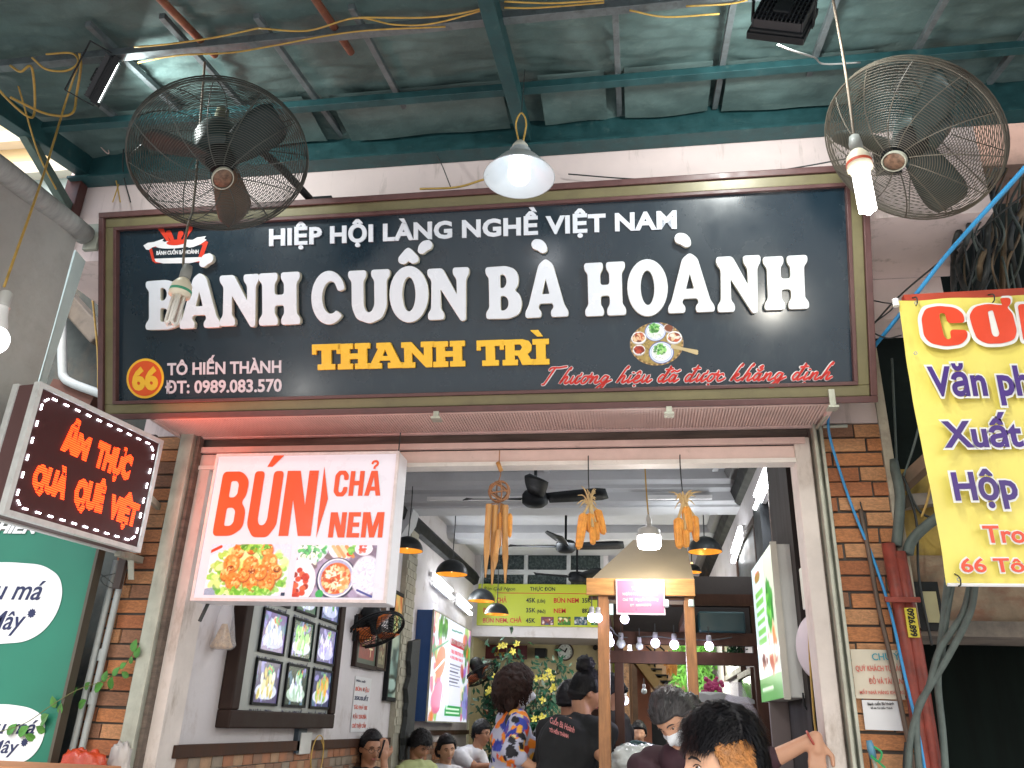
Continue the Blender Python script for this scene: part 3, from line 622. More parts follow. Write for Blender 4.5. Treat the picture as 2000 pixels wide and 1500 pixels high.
# script line "Thuong hieu da duoc khang dinh" written as pen strokes; glyph space: x right, y up, x-height 1
def S(w, *l, dots=()): return (w, l, dots)
SCRIPT = {
 'T': S(2.0, [(.75, 2.25), (.45, 1.2), (.1, .05), (-.15, -.1)], [(.1, 1.95), (.35, 2.25), (1.2, 2.25), (2.1, 2.4)]),
 'h': S(1.25, [(.75, 2.0), (.8, 2.3), (.55, 1.9), (.25, .9), (0, 0), (.3, .7), (.62, .98), (.75, .8), (.6, .15), (.8, 0), (1.2, .35)]),
 'u': S(1.25, [(.15, 1), (.05, .3), (.2, 0), (.5, .3), (.75, 1), (.65, .2), (.85, 0), (1.2, .35)]),
 'U': S(1.35, [(.15, 1), (.05, .3), (.2, 0), (.5, .3), (.75, 1), (.65, .2), (.85, 0), (1.2, .35)], [(.75, 1.0), (1.05, 1.1), (1.1, 1.4)]),
 'O': S(1.15, [(.6, .98), (.25, .95), (.02, .45), (.15, .02), (.5, .05), (.75, .55), (.62, .98), (.9, .85), (1.1, .9)], [(.72, .95), (1.0, 1.1), (1.02, 1.38)]),
 'n': S(1.3, [(.15, .95), (0, 0), (.3, .7), (.6, .98), (.72, .8), (.6, .15), (.8, 0), (1.25, .35)]),
 'g': S(1.3, [(.72, .9), (.3, .98), (.02, .45), (.2, .02), (.55, .3), (.78, .95), (.6, -.2), (.2, -.95), (-.25, -.85), (.1, -.35), (.7, .05), (1.25, .4)]),
 'i': S(.7, [(.2, .95), (.05, .2), (.2, 0), (.65, .35)]),
 'e': S(1.0, [(.1, .45), (.5, .6), (.6, .9), (.35, .98), (.05, .5), (.15, .05), (.5, .02), (.95, .35)]),
 'd': S(1.3, [(.65, .85), (.3, .98), (.02, .45), (.2, .02), (.5, .25), (.85, 1.2), (1.05, 2.2), (.75, 1.1), (.62, .15), (.8, 0), (1.2, .35)], [(.55, 1.7), (1.35, 1.8)]),
 'a': S(1.2, [(.72, .85), (.3, .98), (.02, .45), (.2, .02), (.5, .3), (.75, .98), (.62, .15), (.8, 0), (1.15, .35)]),
 'c': S(.95, [(.62, .8), (.5, .98), (.15, .85), (0, .4), (.2, .02), (.55, .1), (.9, .4)]),
 'k': S(1.3, [(.75, 2.0), (.8, 2.3), (.55, 1.9), (.25, .9), (0, 0), (.3, .7), (.62, .98), (.68, .75), (.3, .55), (.6, .1), (.85, 0), (1.25, .35)]),
 '^': S(0, [(.15, 1.25), (.45, 1.55), (.6, 1.25)]), '~': S(0, [(.0, 1.35), (.3, 1.55), (.6, 1.4), (.95, 1.6)]), 'b': S(0, [(.15, 1.5), (.4, 1.28), (.75, 1.55)]), '?': S(0, [(.35, 1.8), (.6, 2.0), (.65, 1.85), (.45, 1.65)]),
 '.': S(0, dots=((.3, -.45),)), "'": S(0, dots=((.35, 1.35),))}
def script_line(txt):
    """marks in the text come before the letter they sit on"""
    x = 0; lines = []; dots = []; pend = []
    for ch in txt:
        if ch == ' ': x += .75; continue
        w, ls, ds = SCRIPT[ch]
        if w == 0: pend.append((ls, ds)); continue
        for L_ in ls: lines.append([(px_+x, py_) for px_, py_ in L_])
        for ls2, ds2 in pend:
            for L_ in ls2: lines.append([(px_+x, py_) for px_, py_ in L_])
            for d in ds2: dots.append((d[0]+x, d[1]))
        pend = []; x += w
    return lines, dots, x
ln, dt, tot = script_line("ThUOng h'i^.eu d~a dU.Oc kh?bang d'.inh")
a0, v0 = SGF.px(1062, 750); a1, v1 = SGF.px(1622, 741); sc = (a1-a0)/tot; sy = .030
def tr(p): return (a0+p[0]*sc+(p[1]*.012), v0+(v1-v0)*p[0]/tot+p[1]*sy)
ln2 = [crs([(*tr(p), 0) for p in L_], 5) for L_ in ln]
dt2 = [[(tr(d)[0]-.001, tr(d)[1]), (tr(d)[0]+.003, tr(d)[1])] for d in dt]
strokes('slogan_outline', SGF, ln2+dt2, .0068, WP, SGN, -.0035)
strokes('slogan_print', SGF, ln2+dt2, .0040, mat('crimson_print', (.55, .02, .012), .35), SGN, .012-.0035)
# mounting clips under the sign
for x, y in ((1306, 803), (856, 812), (1622, 790)):
    q = pY(x, y, 3.2); b = MB(); b.box((q.x-.012, 3.155, q.z-.02), (q.x+.012, 3.175, q.z+.05 if x > 1500 else q.z+.005)); bevel(b.build('bracket', ALU, SGN), .002); b = MB(); b.box((q.x-.02, 3.15, q.z-.03), (q.x+.02, 3.2, q.z-.021)); b.build('bracket_foot', ALU, SGN)
# ------------------------------------------------ canopy
CY0, CZ0 = 2.89, 4.12
def cz(Y): return CZ0+.207*(Y-CY0)
def cp(x, y, dz=0):
    n = Vector((0, -.207, 1)); return pP(x, y, (0, CY0, CZ0+dz), n)
CAN = thing('street_canopy', 'dark green tarpaulin canopy on a teal and grey steel frame over the shop front', 'canopy', (-.3, 2.95, 4.1))
def tarp_f(x0, x1, y0, y1, seed):
    def f(u, v):
        X = x0+(x1-x0)*u; Y = y0+(y1-y0)*v
        q = Vector((X*1.6+seed, Y*3.0, seed)); z = cz(Y)+.065+.03*mnoise.noise(q)+.014*mnoise.noise(Vector((X*3.5+Y*6, Y*16-X*2.5, seed)))+.011*mnoise.noise(Vector((X*7+Y*9, Y*30-X*4, 3)))+.004*mnoise.noise(Vector((X*22, Y*40, 5)))
        z += .02*abs(sin((X+.1)*pi/.62))*(.5+.5*mnoise.noise(Vector((X, Y*2, 9))))
        if Y > 2.80: z -= (Y-2.80)*.45*(.6+.5*mnoise.noise(Vector((X*2.2, 1, seed))))
        return (X, Y, z)
    return f
b = MB(); b.grid(tarp_f(-2.74, 2.6, .35, 2.985, 2.2), 260, 130); b.build('tarpaulin', TARP, CAN, smooth=True)
# folded tarp hems that droop under the ledge
for x0, x1, dz in ((-1.28, -.52, .0), (-.36, -.08, .02), (.0, .36, .03), (.42, .98, .0), (-2.3, -1.4, .01)):
    b = MB()
    def f(u, v, x0=x0, x1=x1, dz=dz):
        X = x0+(x1-x0)*u; t = v
        return (X, 2.60+.32*t, cz(2.6+.32*t)+.040-.050*t+.010*mnoise.noise(Vector((X*4, t*5, 1)))-.012*t*mnoise.noise(Vector((X*3, 1, 4)))+dz*.4)
    b.grid(f, 40, 10); b.build('tarpaulin_hem', TARP, CAN, smooth=True)
b = MB(); b.box((-2.72, 2.945, 4.005), (2.6, 2.985, 4.19)); b.box((-2.72, 2.90, 4.0), (2.6, 2.985, 4.012)); b.build('wall_channel', TEAL, CAN)
def cbar(name, x, y0, y1, w, h, m, dz=0):
    b = MB(); b.bar((x, y0, cz(y0)+dz), (x, y1, cz(y1)+dz), w, h); return bevel(b.build(name, m, CAN), .002)
for Y, w, h, m, z in ((2.16, .035, .035, GREYST, 0), (2.62, .04, .035, TEAL, .0), (1.5, .04, .04, TEAL, 0), (.9, .04, .04, TEAL, 0), (.38, .05, .05, TEAL, 0)):
    b = MB(); b.box((-2.72, Y-w/2, cz(Y)-h/2+z), (2.6, Y+w/2, cz(Y)+h/2+z)); bevel(b.build('cross_tube', m, CAN), .002)
for x, y0, y1 in ((-1.98, 2.0, 2.9), (-1.68, 2.0, 2.93), (-1.335, 2.05, 2.93), (-.97, 2.05, 2.93), (-.025, 2.1, 2.93), (.395, .4, 2.93), (.755, .4, 2.9), (1.14, .4, 2.9), (1.52, .4, 2.9), (-2.3, 2.5, 2.9), (2.0, .4, 2.9)):
    cbar('batten', x, y0, y1, .024, .024, GREYST, .031)
cbar('main_rafter', -.455, .4, 2.98, .055, .085, TEAL, -.045); cbar('main_rafter', -2.68, .4, 2.98, .07, .10, TEAL, -.03); cbar('main_rafter', 2.3, .4, 2.98, .07, .09, TEAL, -.03)
b = MB(); b.path([(-.455, 2.97, 4.06), (-.455, 2.975, 3.80)], .012, 8); b.build('rafter_stub', TEAL, CAN)
for x, y1 in ((-1.6, 2.24), (-1.06, 2.30)):
    b = MB(); b.path([(x-.06, .8, cz(.8)-.02), (x, y1, cz(y1)+.02)], .015, 10); b.build('round_pipe', RUST, CAN, smooth=True)
b = MB(); b.bar(pX(28, 225, -2.69), pX(152, 440, -2.69), .04, .05); bevel(b.build('strut', mat('green_grey_steel', (.09, .14, .12), .5, var=.3, scale=15), CAN), .003)
b = MB(); b.box((-2.74, 2.93, 3.62), (-2.66, 2.985, 4.02)); bevel(b.build('corner_post', mat('dark_red_brown', (.1, .035, .03), .6, var=.3), CAN), .004)

# ------------------------------------------------ cables
def cable(name, label, cat, pts, r, m, group=None, n=6, k=6):
    b = MB(); b.path(crs(pts, k), r, n); o = b.build(name, m, None, smooth=True); return tagit(o, label, cat, group)
def PY(l): return [pY(x, y, Y) for x, y, Y in l]
def on_can(l, dz=-.03): return [cp(x, y, dz+.006*sin(x*.05)) for x, y in l]
YC = [([(262, 92), (330, 86), (420, 73), (505, 55)], 'thick_yellow'), ([(505, 55), (600, 60), (695, 35), (770, 48), (850, 45), (970, 12)], ''), ([(700, 34), (850, 33), (968, 12)], ''), ([(270, 122), (350, 108), (450, 103), (530, 90), (690, 62), (870, 52)], ''), ([(985, 3), (1080, 6), (1180, 0)], ''), ([(985, 15), (1050, 15), (1180, 5)], ''), ([(1230, 20), (1300, 33), (1405, 27)], ''), ([(1340, 12), (1420, 8), (1460, 0)], '')]
for i, (l, _) in enumerate(YC):
    cable('power_cable', ['thin yellow cable looped over the grey canopy tube above the left fan', 'yellow cable sagging along the top of the grey tube, left of the main rafter', 'upper thin yellow cable running into the main rafter', 'yellow cable hanging just under the grey tube from left flood light', 'yellow cable at the top edge right of the main rafter', 'lower yellow cable close along the tube right of the main rafter', 'loose yellow cable sagging beside the right flood light', 'short yellow cable running off at the top beside the right flood light'][i], 'cable', on_can(l, -.035), .0035, YCAB)
for l, lb in (([(25, 130, ), (45, 200, ), (75, 300), (110, 370)], 'old tan cable hanging down beside the corner strut'),):
    cable('hanging_cable', lb, 'cable', [pX(x, y, -2.6) for x, y in l], .0042, YCAB)
cable('hanging_cable', 'tan cable loop hanging in a U at the far left of the canopy', 'cable', [cp(20, 128, -.03), cp(40, 140, -.06), cp(62, 132, -.03), pX(68, 210, -2.4), pX(55, 228, -2.4), pX(0, 178, -2.45), pX(-40, 120, -2.45)], .005, YCAB)
cable('hanging_cable', 'yellow cable dangling from the tube into a knot left of the fan', 'cable', [cp(155, 105, -.03), cp(158, 130, -.05), pX(150, 180, -2.2), pX(140, 222, -2.2), pX(90, 222, -2.25), pX(20, 190, -2.3)], .005, YCAB)
cable('bulb_cord', 'long frayed tan cord hanging down to the bulb at the left edge', 'cord', [cp(152, 128, -.04), pX(128, 200, -2.3), pX(95, 310, -2.2), pX(65, 400, -2.1), pX(40, 470, -2.05), pX(8, 560, -1.98)], .0042, YCAB)
cable('hanging_cable', 'looped tan cable around the grey tube near the left corner', 'cable', [cp(62, 112, -.04), cp(90, 135, -.07), cp(130, 138, -.06), cp(152, 122, -.04), cp(140, 104, .0), cp(90, 106, 0)], .0042, YCAB)
for i, l in enumerate(([(215, 225, 2.9), (210, 300, 2.95), (225, 345, 2.95), (235, 395, 2.93)], [(245, 250, 2.9), (240, 330, 2.93), (255, 395, 2.93)], [(205, 265, 2.9), (212, 300, 2.9), (190, 280, 2.88)], [(232, 360, 2.93), (220, 395, 2.93)])):
    cable('stray_wire', ['rusty wire hanging beside the left end of the pink parapet', 'thin dark wire hanging to the sign frame corner left of the fan', 'short pinkish twisted wire left of the fan', 'short loose wire end resting on the sign frame corner'][i], 'wire', PY(l), .003, [YCAB, BKCAB, PINKP, YCAB][i])
cable('thin_black_cable', 'thin black cable running along the parapet above the right half of the sign', 'cable', PY([(1110, 340, 2.95), (1250, 350, 2.93), (1400, 348, 2.93), (1540, 330, 2.9), (1680, 305, 2.8)]), .003, BKCAB)
cable('yellow_wire_bundle', 'yellow wires lying on top of the sign frame left of the white lamp', 'cable', PY([(820, 369, 2.87), (890, 366, 2.86), (940, 352, 2.86), (975, 340, 2.8)]), .005, YCAB)
cable('thin_wire', 'thin dark wire dangling from a rusty bolt on the pink parapet', 'wire', PY([(845, 292, 2.93), (862, 320, 2.93), (880, 365, 2.9)]), .0025, BKCAB)
cable('blue_cable', 'bright blue cable crossing in front of the balcony soffit on the right', 'cable', PY([(2060, 260, 2.1), (2000, 330, 2.3), (1860, 485, 2.75), (1785, 580, 2.95), (1705, 680, 3.2), (1690, 700, 3.32)]), .0085, BCAB, k=8)
cable('blue_cable', 'blue cable running down the right brick pier from the sign bracket', 'cable', PY([(1618, 800, 3.42), (1620, 850, 3.45), (1645, 935, 3.47), (1672, 1010, 3.47), (1705, 1090, 3.47), (1738, 1190, 3.44), (1765, 1310, 3.40), (1795, 1440, 3.38), (1815, 1560, 3.38)]), .006, BCAB, k=8)
cable('brown_conduit', 'dull brown conduit slanting down the right brick pier beside the blue cable', 'conduit', PY([(1680, 995, 3.485), (1697, 1080, 3.47), (1715, 1180, 3.46), (1745, 1310, 3.45), (1785, 1500, 3.44), (1800, 1560, 3.44)]), .0095, mat('brown_conduit', (.11, .075, .055), .6, var=.3))
cable('thin_black_cable', 'thin black cable beside the conduit on the brick pier', 'cable', PY([(1680, 980, 3.49), (1690, 1020, 3.485), (1700, 1085, 3.48)]), .003, BKCAB)
hs = [([(1744, 900, 3.5), (1757, 960, 3.47), (1756, 1010, 3.46), (1751, 1066, 3.45)], .021, 'thick dark hose entering the left red pipe'), ([(1845, 1000, 3.4), (1800, 1035, 3.44), (1779, 1060, 3.45), (1773, 1082, 3.45)], .021, 'thick dark hose curving into the right red pipe'),
      ([(1852, 1130, 3.1), (1845, 1190, 3.2), (1835, 1280, 3.3), (1832, 1340, 3.38), (1842, 1440, 3.4), (1850, 1560, 3.4)], .013, 'grey hose dropping straight from behind the yellow banner'), ([(1905, 1140, 3.1), (1893, 1200, 3.15), (1850, 1285, 3.25), (1800, 1370, 3.32), (1778, 1450, 3.35), (1772, 1560, 3.35)], .012, 'outer grey hose sweeping left from under the yellow banner'),
      ([(1896, 1140, 3.12), (1880, 1200, 3.17), (1835, 1270, 3.25), (1815, 1340, 3.3), (1790, 1400, 3.34), (1800, 1560, 3.35)], .012, 'inner grey hose sweeping left from under the yellow banner'), ([(1862, 1130, 3.12), (1850, 1200, 3.2), (1838, 1290, 3.3), (1826, 1310, 3.33)], .010, 'thin grey hose from the banner corner')]
for l, r, lb in hs: cable('utility_hose', lb, 'hose', PY(l), r, GRCAB, n=8)
for i, l in enumerate(([(1742, 700, 3.55), (1748, 830, 3.55), (1752, 920, 3.5)], [(1805, 790, 3.5), (1785, 870, 3.5), (1765, 930, 3.5)], [(1770, 950, 3.5), (1790, 1020, 3.5), (1795, 1130, 3.5), (1820, 1260, 3.46)], [(1764, 930, 3.5), (1790, 990, 3.5), (1815, 1010, 3.5), (1850, 1012, 3.5)], [(1820, 930, 3.45), (1812, 975, 3.45), (1800, 1010, 3.45)])):
    cable('wall_cable', ['green-black cable hanging in the dark gap right of the sign', 'pale green cable slanting behind the yellow banner', 'thin cable dropping beside the red pipes', 'thin black cable looping off behind the banner', 'short tan wire at the banner edge'][i], 'cable', PY(l), .005, [GRCAB, GRCAB, BKCAB, BKCAB, YCAB][i])
rr = random.Random(5)
CR = thing('cable_tangle', 'tangle of old dark cables hanging between the fan and the yellow banner', 'cable tangle', (1.7, 3.2, 3.3))
for i in range(26):
    x0 = rr.uniform(1885, 1990); l = [(x0+rr.uniform(-10, 40), 330, rr.uniform(2.9, 3.4))]
    for y in (400, 460, 520, 590, 660): l.append((x0+rr.uniform(-22, 22)-(y-330)*.05, y, rr.uniform(3.0, 3.4)))
    b = MB(); b.path(crs(PY(l), 5), rr.choice([.004, .006, .012]), 6); b.build('cable', rr.choice([BKCAB, BKCAB, GRCAB, mat('brown_vine', (.14, .1, .06), .8)]), CR, smooth=True)
cable('black_cable', 'thin black cable running parallel behind the blue cable under the soffit', 'cable', PY([(2000, 380, 2.9), (1850, 500, 3.2), (1760, 575, 3.35), (1700, 640, 3.4)]), .004, BKCAB)
cable('black_cable', 'thin dark wires around the banner corner and the sign edge', 'cable', PY([(1690, 585, 3.3), (1720, 590, 3.2), (1745, 600, 3.0), (1700, 640, 3.2), (1730, 660, 3.1), (1760, 655, 3.0)]), .003, BKCAB)

# ------------------------------------------------ red conduits on the pier
RPT = thing('red_conduits', 'pair of red painted conduit pipes running down beside the right brick pier', 'pipes', (1.12, 3.45, 0))
for pt in (1750, 1062), (1771, 1078):
    q = pY(pt[0], pt[1], 3.45); b = MB(); b.path([(q.x-.03, 3.45, q.z), (q.x-.02, 3.45, q.z-.4), (q.x-.02, 3.45, 0)], .026, 16); b.build('pipe', REDP, RPT, smooth=True)
q = pY(1768, 1170, 3.41); b = MB(); b.box((q.x-.075, 3.405, q.z-.012), (q.x+.055, 3.418, q.z+.008)); bevel(b.build('clamp', REDP, RPT), .002)
q = pY(1789, 1216, 3.42); SF = Fr((q.x-.035, 3.42, q.z-.055), (1, 0, 0), (0, 0, 1)); b = MB(); fbox(b, SF, 0, .042, 0, .11, -.004, .002); st = b.build('sticker', mat('yellow_sticker', (.6, .5, .05), .5, var=.1), RPT)
me = text_mesh('0926.899', .105, .026, .001, offset=.04); me.materials.append(BLK); me.transform(SF.mat4() @ Matrix.Translation((.008, .108, .003)) @ Matrix.Rotation(-pi/2, 4, 'Z')); obj('sticker_print', me, st)

# ------------------------------------------------ neighbours
NL = thing('left_neighbour_building', 'cream yellow building with cornices showing beyond the left canopy edge', 'building', (-6, 5, 0))
b = MB(); zc = pY(60, 352, 5).z; b.box((-9, 5, zc), (-3.05, 6.5, 9.5)); b.build('wall', mat('bright_cream_wall', (.75, .58, .33), .8, var=.04), NL)
b = MB(); b.box((-9, 4.98, 0), (-3.05, 6.5, zc-.02)); b.build('lower_wall', mat('pale_aqua_wall', (.42, .52, .51), .6, var=.04), NL)
b = MB()
for z0, d in ((zc+.35, .10), (zc+1.1, .16), (zc+1.7, .1), (zc-.02, .12), (zc+2.6, .2)): b.box((-9, 5-d, z0), (-3.05, 5.02, z0+.12))
b.build('cornice', mat('pale_cornice', (.72, .66, .55), .8, var=.05), NL)
LN = thing('left_recess_wall', 'dark grimy side wall between the grey awning and the sign', 'wall', (-2.9, 3.9, 0))
b = MB(); b.box((-4.6, 3.75, 0), (-3.4, 3.95, 3.6)); b.box((-3.399, 3.75, 0), (-2.42, 3.95, 4.0)); b.build('wall', mat('grimy_dark_wall', (.075, .085, .08), .9, var=.4, scale=5, bump=.5, stain=(.16, .13, .1), sscale=6, samt=.6), LN)
b = MB(); b.bar(pY(108, 560, 3.6), pY(205, 668, 3.6), .1, .14, up=(0, -1, 0)); bevel(b.build('concrete_beam', CONC, LN), .01)
b = MB(); b.bar(pY(120, 770, 3.62), pY(205, 790, 3.62), .1, .2, up=(0, -1, 0)); b.build('red_ledge', mat('dark_brick_ledge', (.12, .05, .035), .8, var=.3), LN)
t = MB(); t.path(crs([pY(118, 520, 3.5), pY(120, 600, 3.5), pY(122, 715, 3.5), pY(126, 738, 3.5), pY(140, 748, 3.5), pY(165, 758, 3.5), pY(205, 772, 3.5)], 5), .023, 12); o = t.build('drain_pipe', mat('pale_pvc', (.5, .55, .56), .45, var=.08), None, smooth=True); tagit(o, 'pale grey drain pipe bending towards the sign in the dark recess', 'pipe')
cable('hanging_cable', 'tan cables hanging in the dark recess left of the sign', 'cable', PY([(165, 470, 3.3), (178, 560, 3.35), (190, 680, 3.4), (192, 760, 3.4)]), .005, YCAB)
# grey side awning
AW = thing('grey_side_awning', 'grey canvas side curtain hanging from a rolled tube left of the shop', 'awning', (-2.6, 2.2, 3.5))
XC = -2.52
def fa(u, v):
    Y = 1.2+1.64*u; return (XC+.012*sin(Y*11+v*3), Y, 2.2+1.42*v)
b = MB(); b.grid(fa, 40, 20); b.build('curtain', mat('grey_canvas', (.43, .43, .41), .8, var=.12, scale=3, bump=.25, bscale=40, stain=(.2, .19, .17), sscale=3, samt=.5), AW, smooth=True)
a1, a2 = pX(-40, 300, XC), pX(163, 458, XC)
b = MB(); b.path([a1+(a1-a2), a1]+[a1.lerp(a2, t)+Vector((.01, 0, .004*sin(t*30))) for t in (.2, .4, .6, .8, 1)], .048, 14); b.build('rolled_tube', mat('grey_rolled_canvas', (.36, .37, .36), .75, var=.2, scale=8, vmap=(1, 4, 1), bump=.5), AW, smooth=True)
b = MB(); b.obox(a2+Vector((.03, .03, 0)), Vector((.035, 0, 0)), Vector((0, .012, 0)), Vector((0, 0, .07))); bevel(b.build('bracket', ALU, AW), .003)
b = MB(); q0, q1, q2, q3 = pX(118, 470, XC), pX(146, 450, XC-.04), pX(100, 745, XC-.1), pX(78, 720, XC)
b.prism([(XC, 2.86, 2.45), (XC, 2.86, 3.55), (XC-.02, 2.96, 3.55), (XC-.02, 2.90, 2.45)], (-.01, 0, 0)); b.build('sky_gap_strip', mat('painted_sky_gap', (.62, .75, .74), .5, var=.05), AW)  # added strip; its pale colour stands in for sky seen through the gap
# right neighbour
RN = thing('right_neighbour_front', 'dark grimy neighbouring front with stained plaster behind the cables on the right', 'building', (2.4, 3.8, 0))
b = MB(); z1 = pY(1880, 1240, 3.6).z; z2 = pY(1880, 1085, 3.6).z
b.box((1.08, 3.6, z1+.05), (4, 3.9, z2)); b.build('stained_band', mat('stained_plaster_band', (.24, .18, .12), .85, var=.4, scale=7, bump=.6, bscale=20, stain=(.20, .07, .04), sscale=5, samt=.9, sthr=.48, smap=(1, 1, 1.8)), RN)
b = MB(); b.box((1.08, 3.56, z1-.01), (4, 3.9, z1+.05)); b.build('ledge', CONC, RN)
b = MB(); b.box((1.08, 3.62, z2), (4, 3.9, z2+.38)); b.build('yellow_patch', mat('ochre_stained_plaster', (.36, .25, .06), .85, var=.35, scale=6, stain=(.12, .1, .07), sscale=5, samt=.8), RN)
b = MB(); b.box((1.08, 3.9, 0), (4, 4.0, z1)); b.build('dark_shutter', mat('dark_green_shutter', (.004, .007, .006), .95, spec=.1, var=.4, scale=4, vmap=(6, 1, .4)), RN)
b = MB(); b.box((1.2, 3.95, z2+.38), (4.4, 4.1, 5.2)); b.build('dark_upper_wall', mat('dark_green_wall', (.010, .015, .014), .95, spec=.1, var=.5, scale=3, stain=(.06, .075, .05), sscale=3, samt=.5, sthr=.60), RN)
b = MB(); b.box((1.47, 3.2, 3.95), (3.2, 3.5, 4.7)); b.build('tan_wall', mat('tan_pink_wall', (.32, .21, .17), .85, var=.15, stain=(.1, .08, .06), sscale=5, samt=.6), RN)
b = MB(); b.bar(pY(1760, 950, 3.55), pY(1835, 880, 3.4), .05, .05); b.build('timber_strut', mat('old_timber', (.15, .10, .065), .8, var=.3), RN)
b = MB(); b.bar(pY(1760, 985, 3.6), pY(1900, 975, 3.7), .05, .14, up=(0, -1, 0)); b.build('sheet_scrap', CONC, RN)
q = pY(1812, 1182, 3.55); b = MB(); b.box((q.x-.045, 3.53, q.z-.1), (q.x+.045, 3.6, q.z+.09)); bx = b.build('vent_box', BLK, RN)
b = MB(); b.box((q.x-.022, 3.522, q.z-.07), (q.x+.03, 3.532, q.z+.05)); vp = b.build('vent_plate', mat('brass_plate', (.35, .32, .18), .5), bx)

# ------------------------------------------------ yellow banner
BN = Fr((0, 2.9, 0), (1, 0, 0), (0, 0, 1))
BAN = thing('yellow_banner', 'yellow hanging banner with red and purple lettering on the right', 'banner', (1.4, 2.9, 2.1))
x0, x1, z0, z1 = 1.012, 1.98, 2.072, 3.142
def fb(u, v):
    X = x0+(x1-x0)*u+.004*sin(v*7); Z = z0+(z1-z0)*v
    return (X, 2.9-.010*sin(v*pi)*cos(X*9)-.003*sin(Z*30+X*11)*(1-v)-.005*cos(X*26)*v+.004*mnoise.noise(Vector((X*9+Z*5, Z*7, 1)))+.012, Z)
b = MB(); b.grid(fb, 60, 60); b.build('banner_cloth', mat('yellow_vinyl', (.78, .67, .15), .45, var=.08, scale=3, stain=(.55, .40, .06), sscale=4, smap=(1.6, 1, .5), samt=.5, sthr=.54), BAN, smooth=True)
q = pY(1775, 570, 2.92); b = MB(); b.bar((q.x-.02, 2.935, z1+.012), (2.3, 2.935, z1+.035), .03, .035); b.build('top_bar', mat('red_bar', (.45, .06, .03), .5, var=.1), BAN)
b = MB(); b.path([(x0-.012, 2.9, z1-.0), (x0-.012, 2.9, z1-.03)], .012, 8); b.build('batten_end', WHT, BAN); b = MB(); b.path([(x0, 2.905, z0), (x1, 2.905, z0)], .006, 6); b.build('white_batten', WHT, BAN)
for x, y in ((1789, 588), (1939, 582), (1873, 1135)):
    b = MB(); q = pY(x, y, 2.89); b.path(crs([q+Vector((0, .03, .03)), q+Vector((0, -.01, .01)), q+Vector((0, -.01, -.012)), q+Vector((0, .01, -.015))], 4), .0025, 5); b.build('tie_wire', BKCAB, BAN)
for x, y in ((1789, 592), (1873, 1132), (1788, 690)):
    q = pY(x, y, 2.885); b = MB(); b.lathe([(.004, 0), (.007, 0), (.007, .003), (.004, .003)], q, (0, -1, 0), 10); b.build('eyelet', ALU, BAN)
OW = mat('off_white_print', (.74, .74, .72), .4, var=.03); ORD = mat('orange_letter', (.72, .065, .025), .4, var=.08, scale=5); PUR = mat('purple_letter', (.045, .013, .165), .4, var=.25, scale=4)
def lined(nm, s, p0, p1, yt, m, d, off, par=BAN, fr=BN, lift=.012, **k):
    px_text(nm+'_outline', s, fr, (p0[0]-d, p0[1]+d), (p1[0]+d, p1[1]+d), yt-d, OW, par, lift=lift, offset=off+.04, **k)
    px_text(nm, s, fr, p0, p1, yt, m, par, lift=lift+.0025, offset=off, **k)
# heavy CO letters
def BQ(l): return [BN.px(x, y) for x, y in l]
def heavy(nm, loops_px, d):
    for m, off, lf in ((OW, d, .012), (ORD, 0, .0145)):
        L_ = [round_poly(BQ(l), .016 if j == 0 else .006) for j, l in enumerate(loops_px)]
        if off:
            L_ = L_[:1]; c = Vector((sum(p[0] for p in L_[0])/len(L_[0]), sum(p[1] for p in L_[0])/len(L_[0])))
            w = max(abs(p[0]-c.x) for p in L_[0]); h = max(abs(p[1]-c.y) for p in L_[0]); L_ = [[(c.x+(p[0]-c.x)*(1+off/w), c.y+(p[1]-c.y)*(1+off/h)) for p in L_[0]]]
        flat(nm if not off else nm+'_outline', BN, L_, m, BAN, lf)
heavy('banner_letter', [[(1797, 625), (1805, 606), (1830, 601), (1862, 604), (1878, 615), (1882, 634), (1848, 635), (1843, 616), (1833, 615), (1832, 622), (1841, 660), (1848, 667), (1855, 664), (1852, 647), (1886, 648), (1887, 663), (1875, 676), (1845, 680), (1815, 674), (1802, 660)]], .013)
heavy('banner_letter', [[(1890, 620), (1900, 603), (1925, 597), (1955, 600), (1952, 594), (1950, 586), (1971, 585), (1970, 599), (1963, 604), (1974, 615), (1983, 650), (1978, 667), (1955, 674), (1925, 675), (1905, 665), (1897, 645)], [(1926, 612), (1936, 609), (1949, 655), (1946, 661), (1938, 661), (1934, 655)]], .013)
heavy('banner_letter', [[(1984, 598), (2015, 597), (2032, 630), (2040, 597), (2075, 596), (2090, 668), (2062, 669), (2055, 635), (2045, 669), (2025, 669), (2012, 640), (2016, 670), (1996, 671)]], .012)
lined('banner_line', 'Văn phòng', (1816, 777), (2120, 775), 716, PUR, 4, .028)
lined('banner_line', 'Xuất ăn', (1843, 877), (2090, 874), 823, PUR, 4, .028)
lined('banner_line', 'Hộp', (1864, 980), (1988, 978), 922, PUR, 4, .028)
lined('banner_line', 'Trong', (1921, 1062), (2052, 1062), 1027, ORD, 3, .018)
lined('banner_line', '66 Tô Hiến', (1876, 1119), (2120, 1119), 1091, ORD, 3, .018)

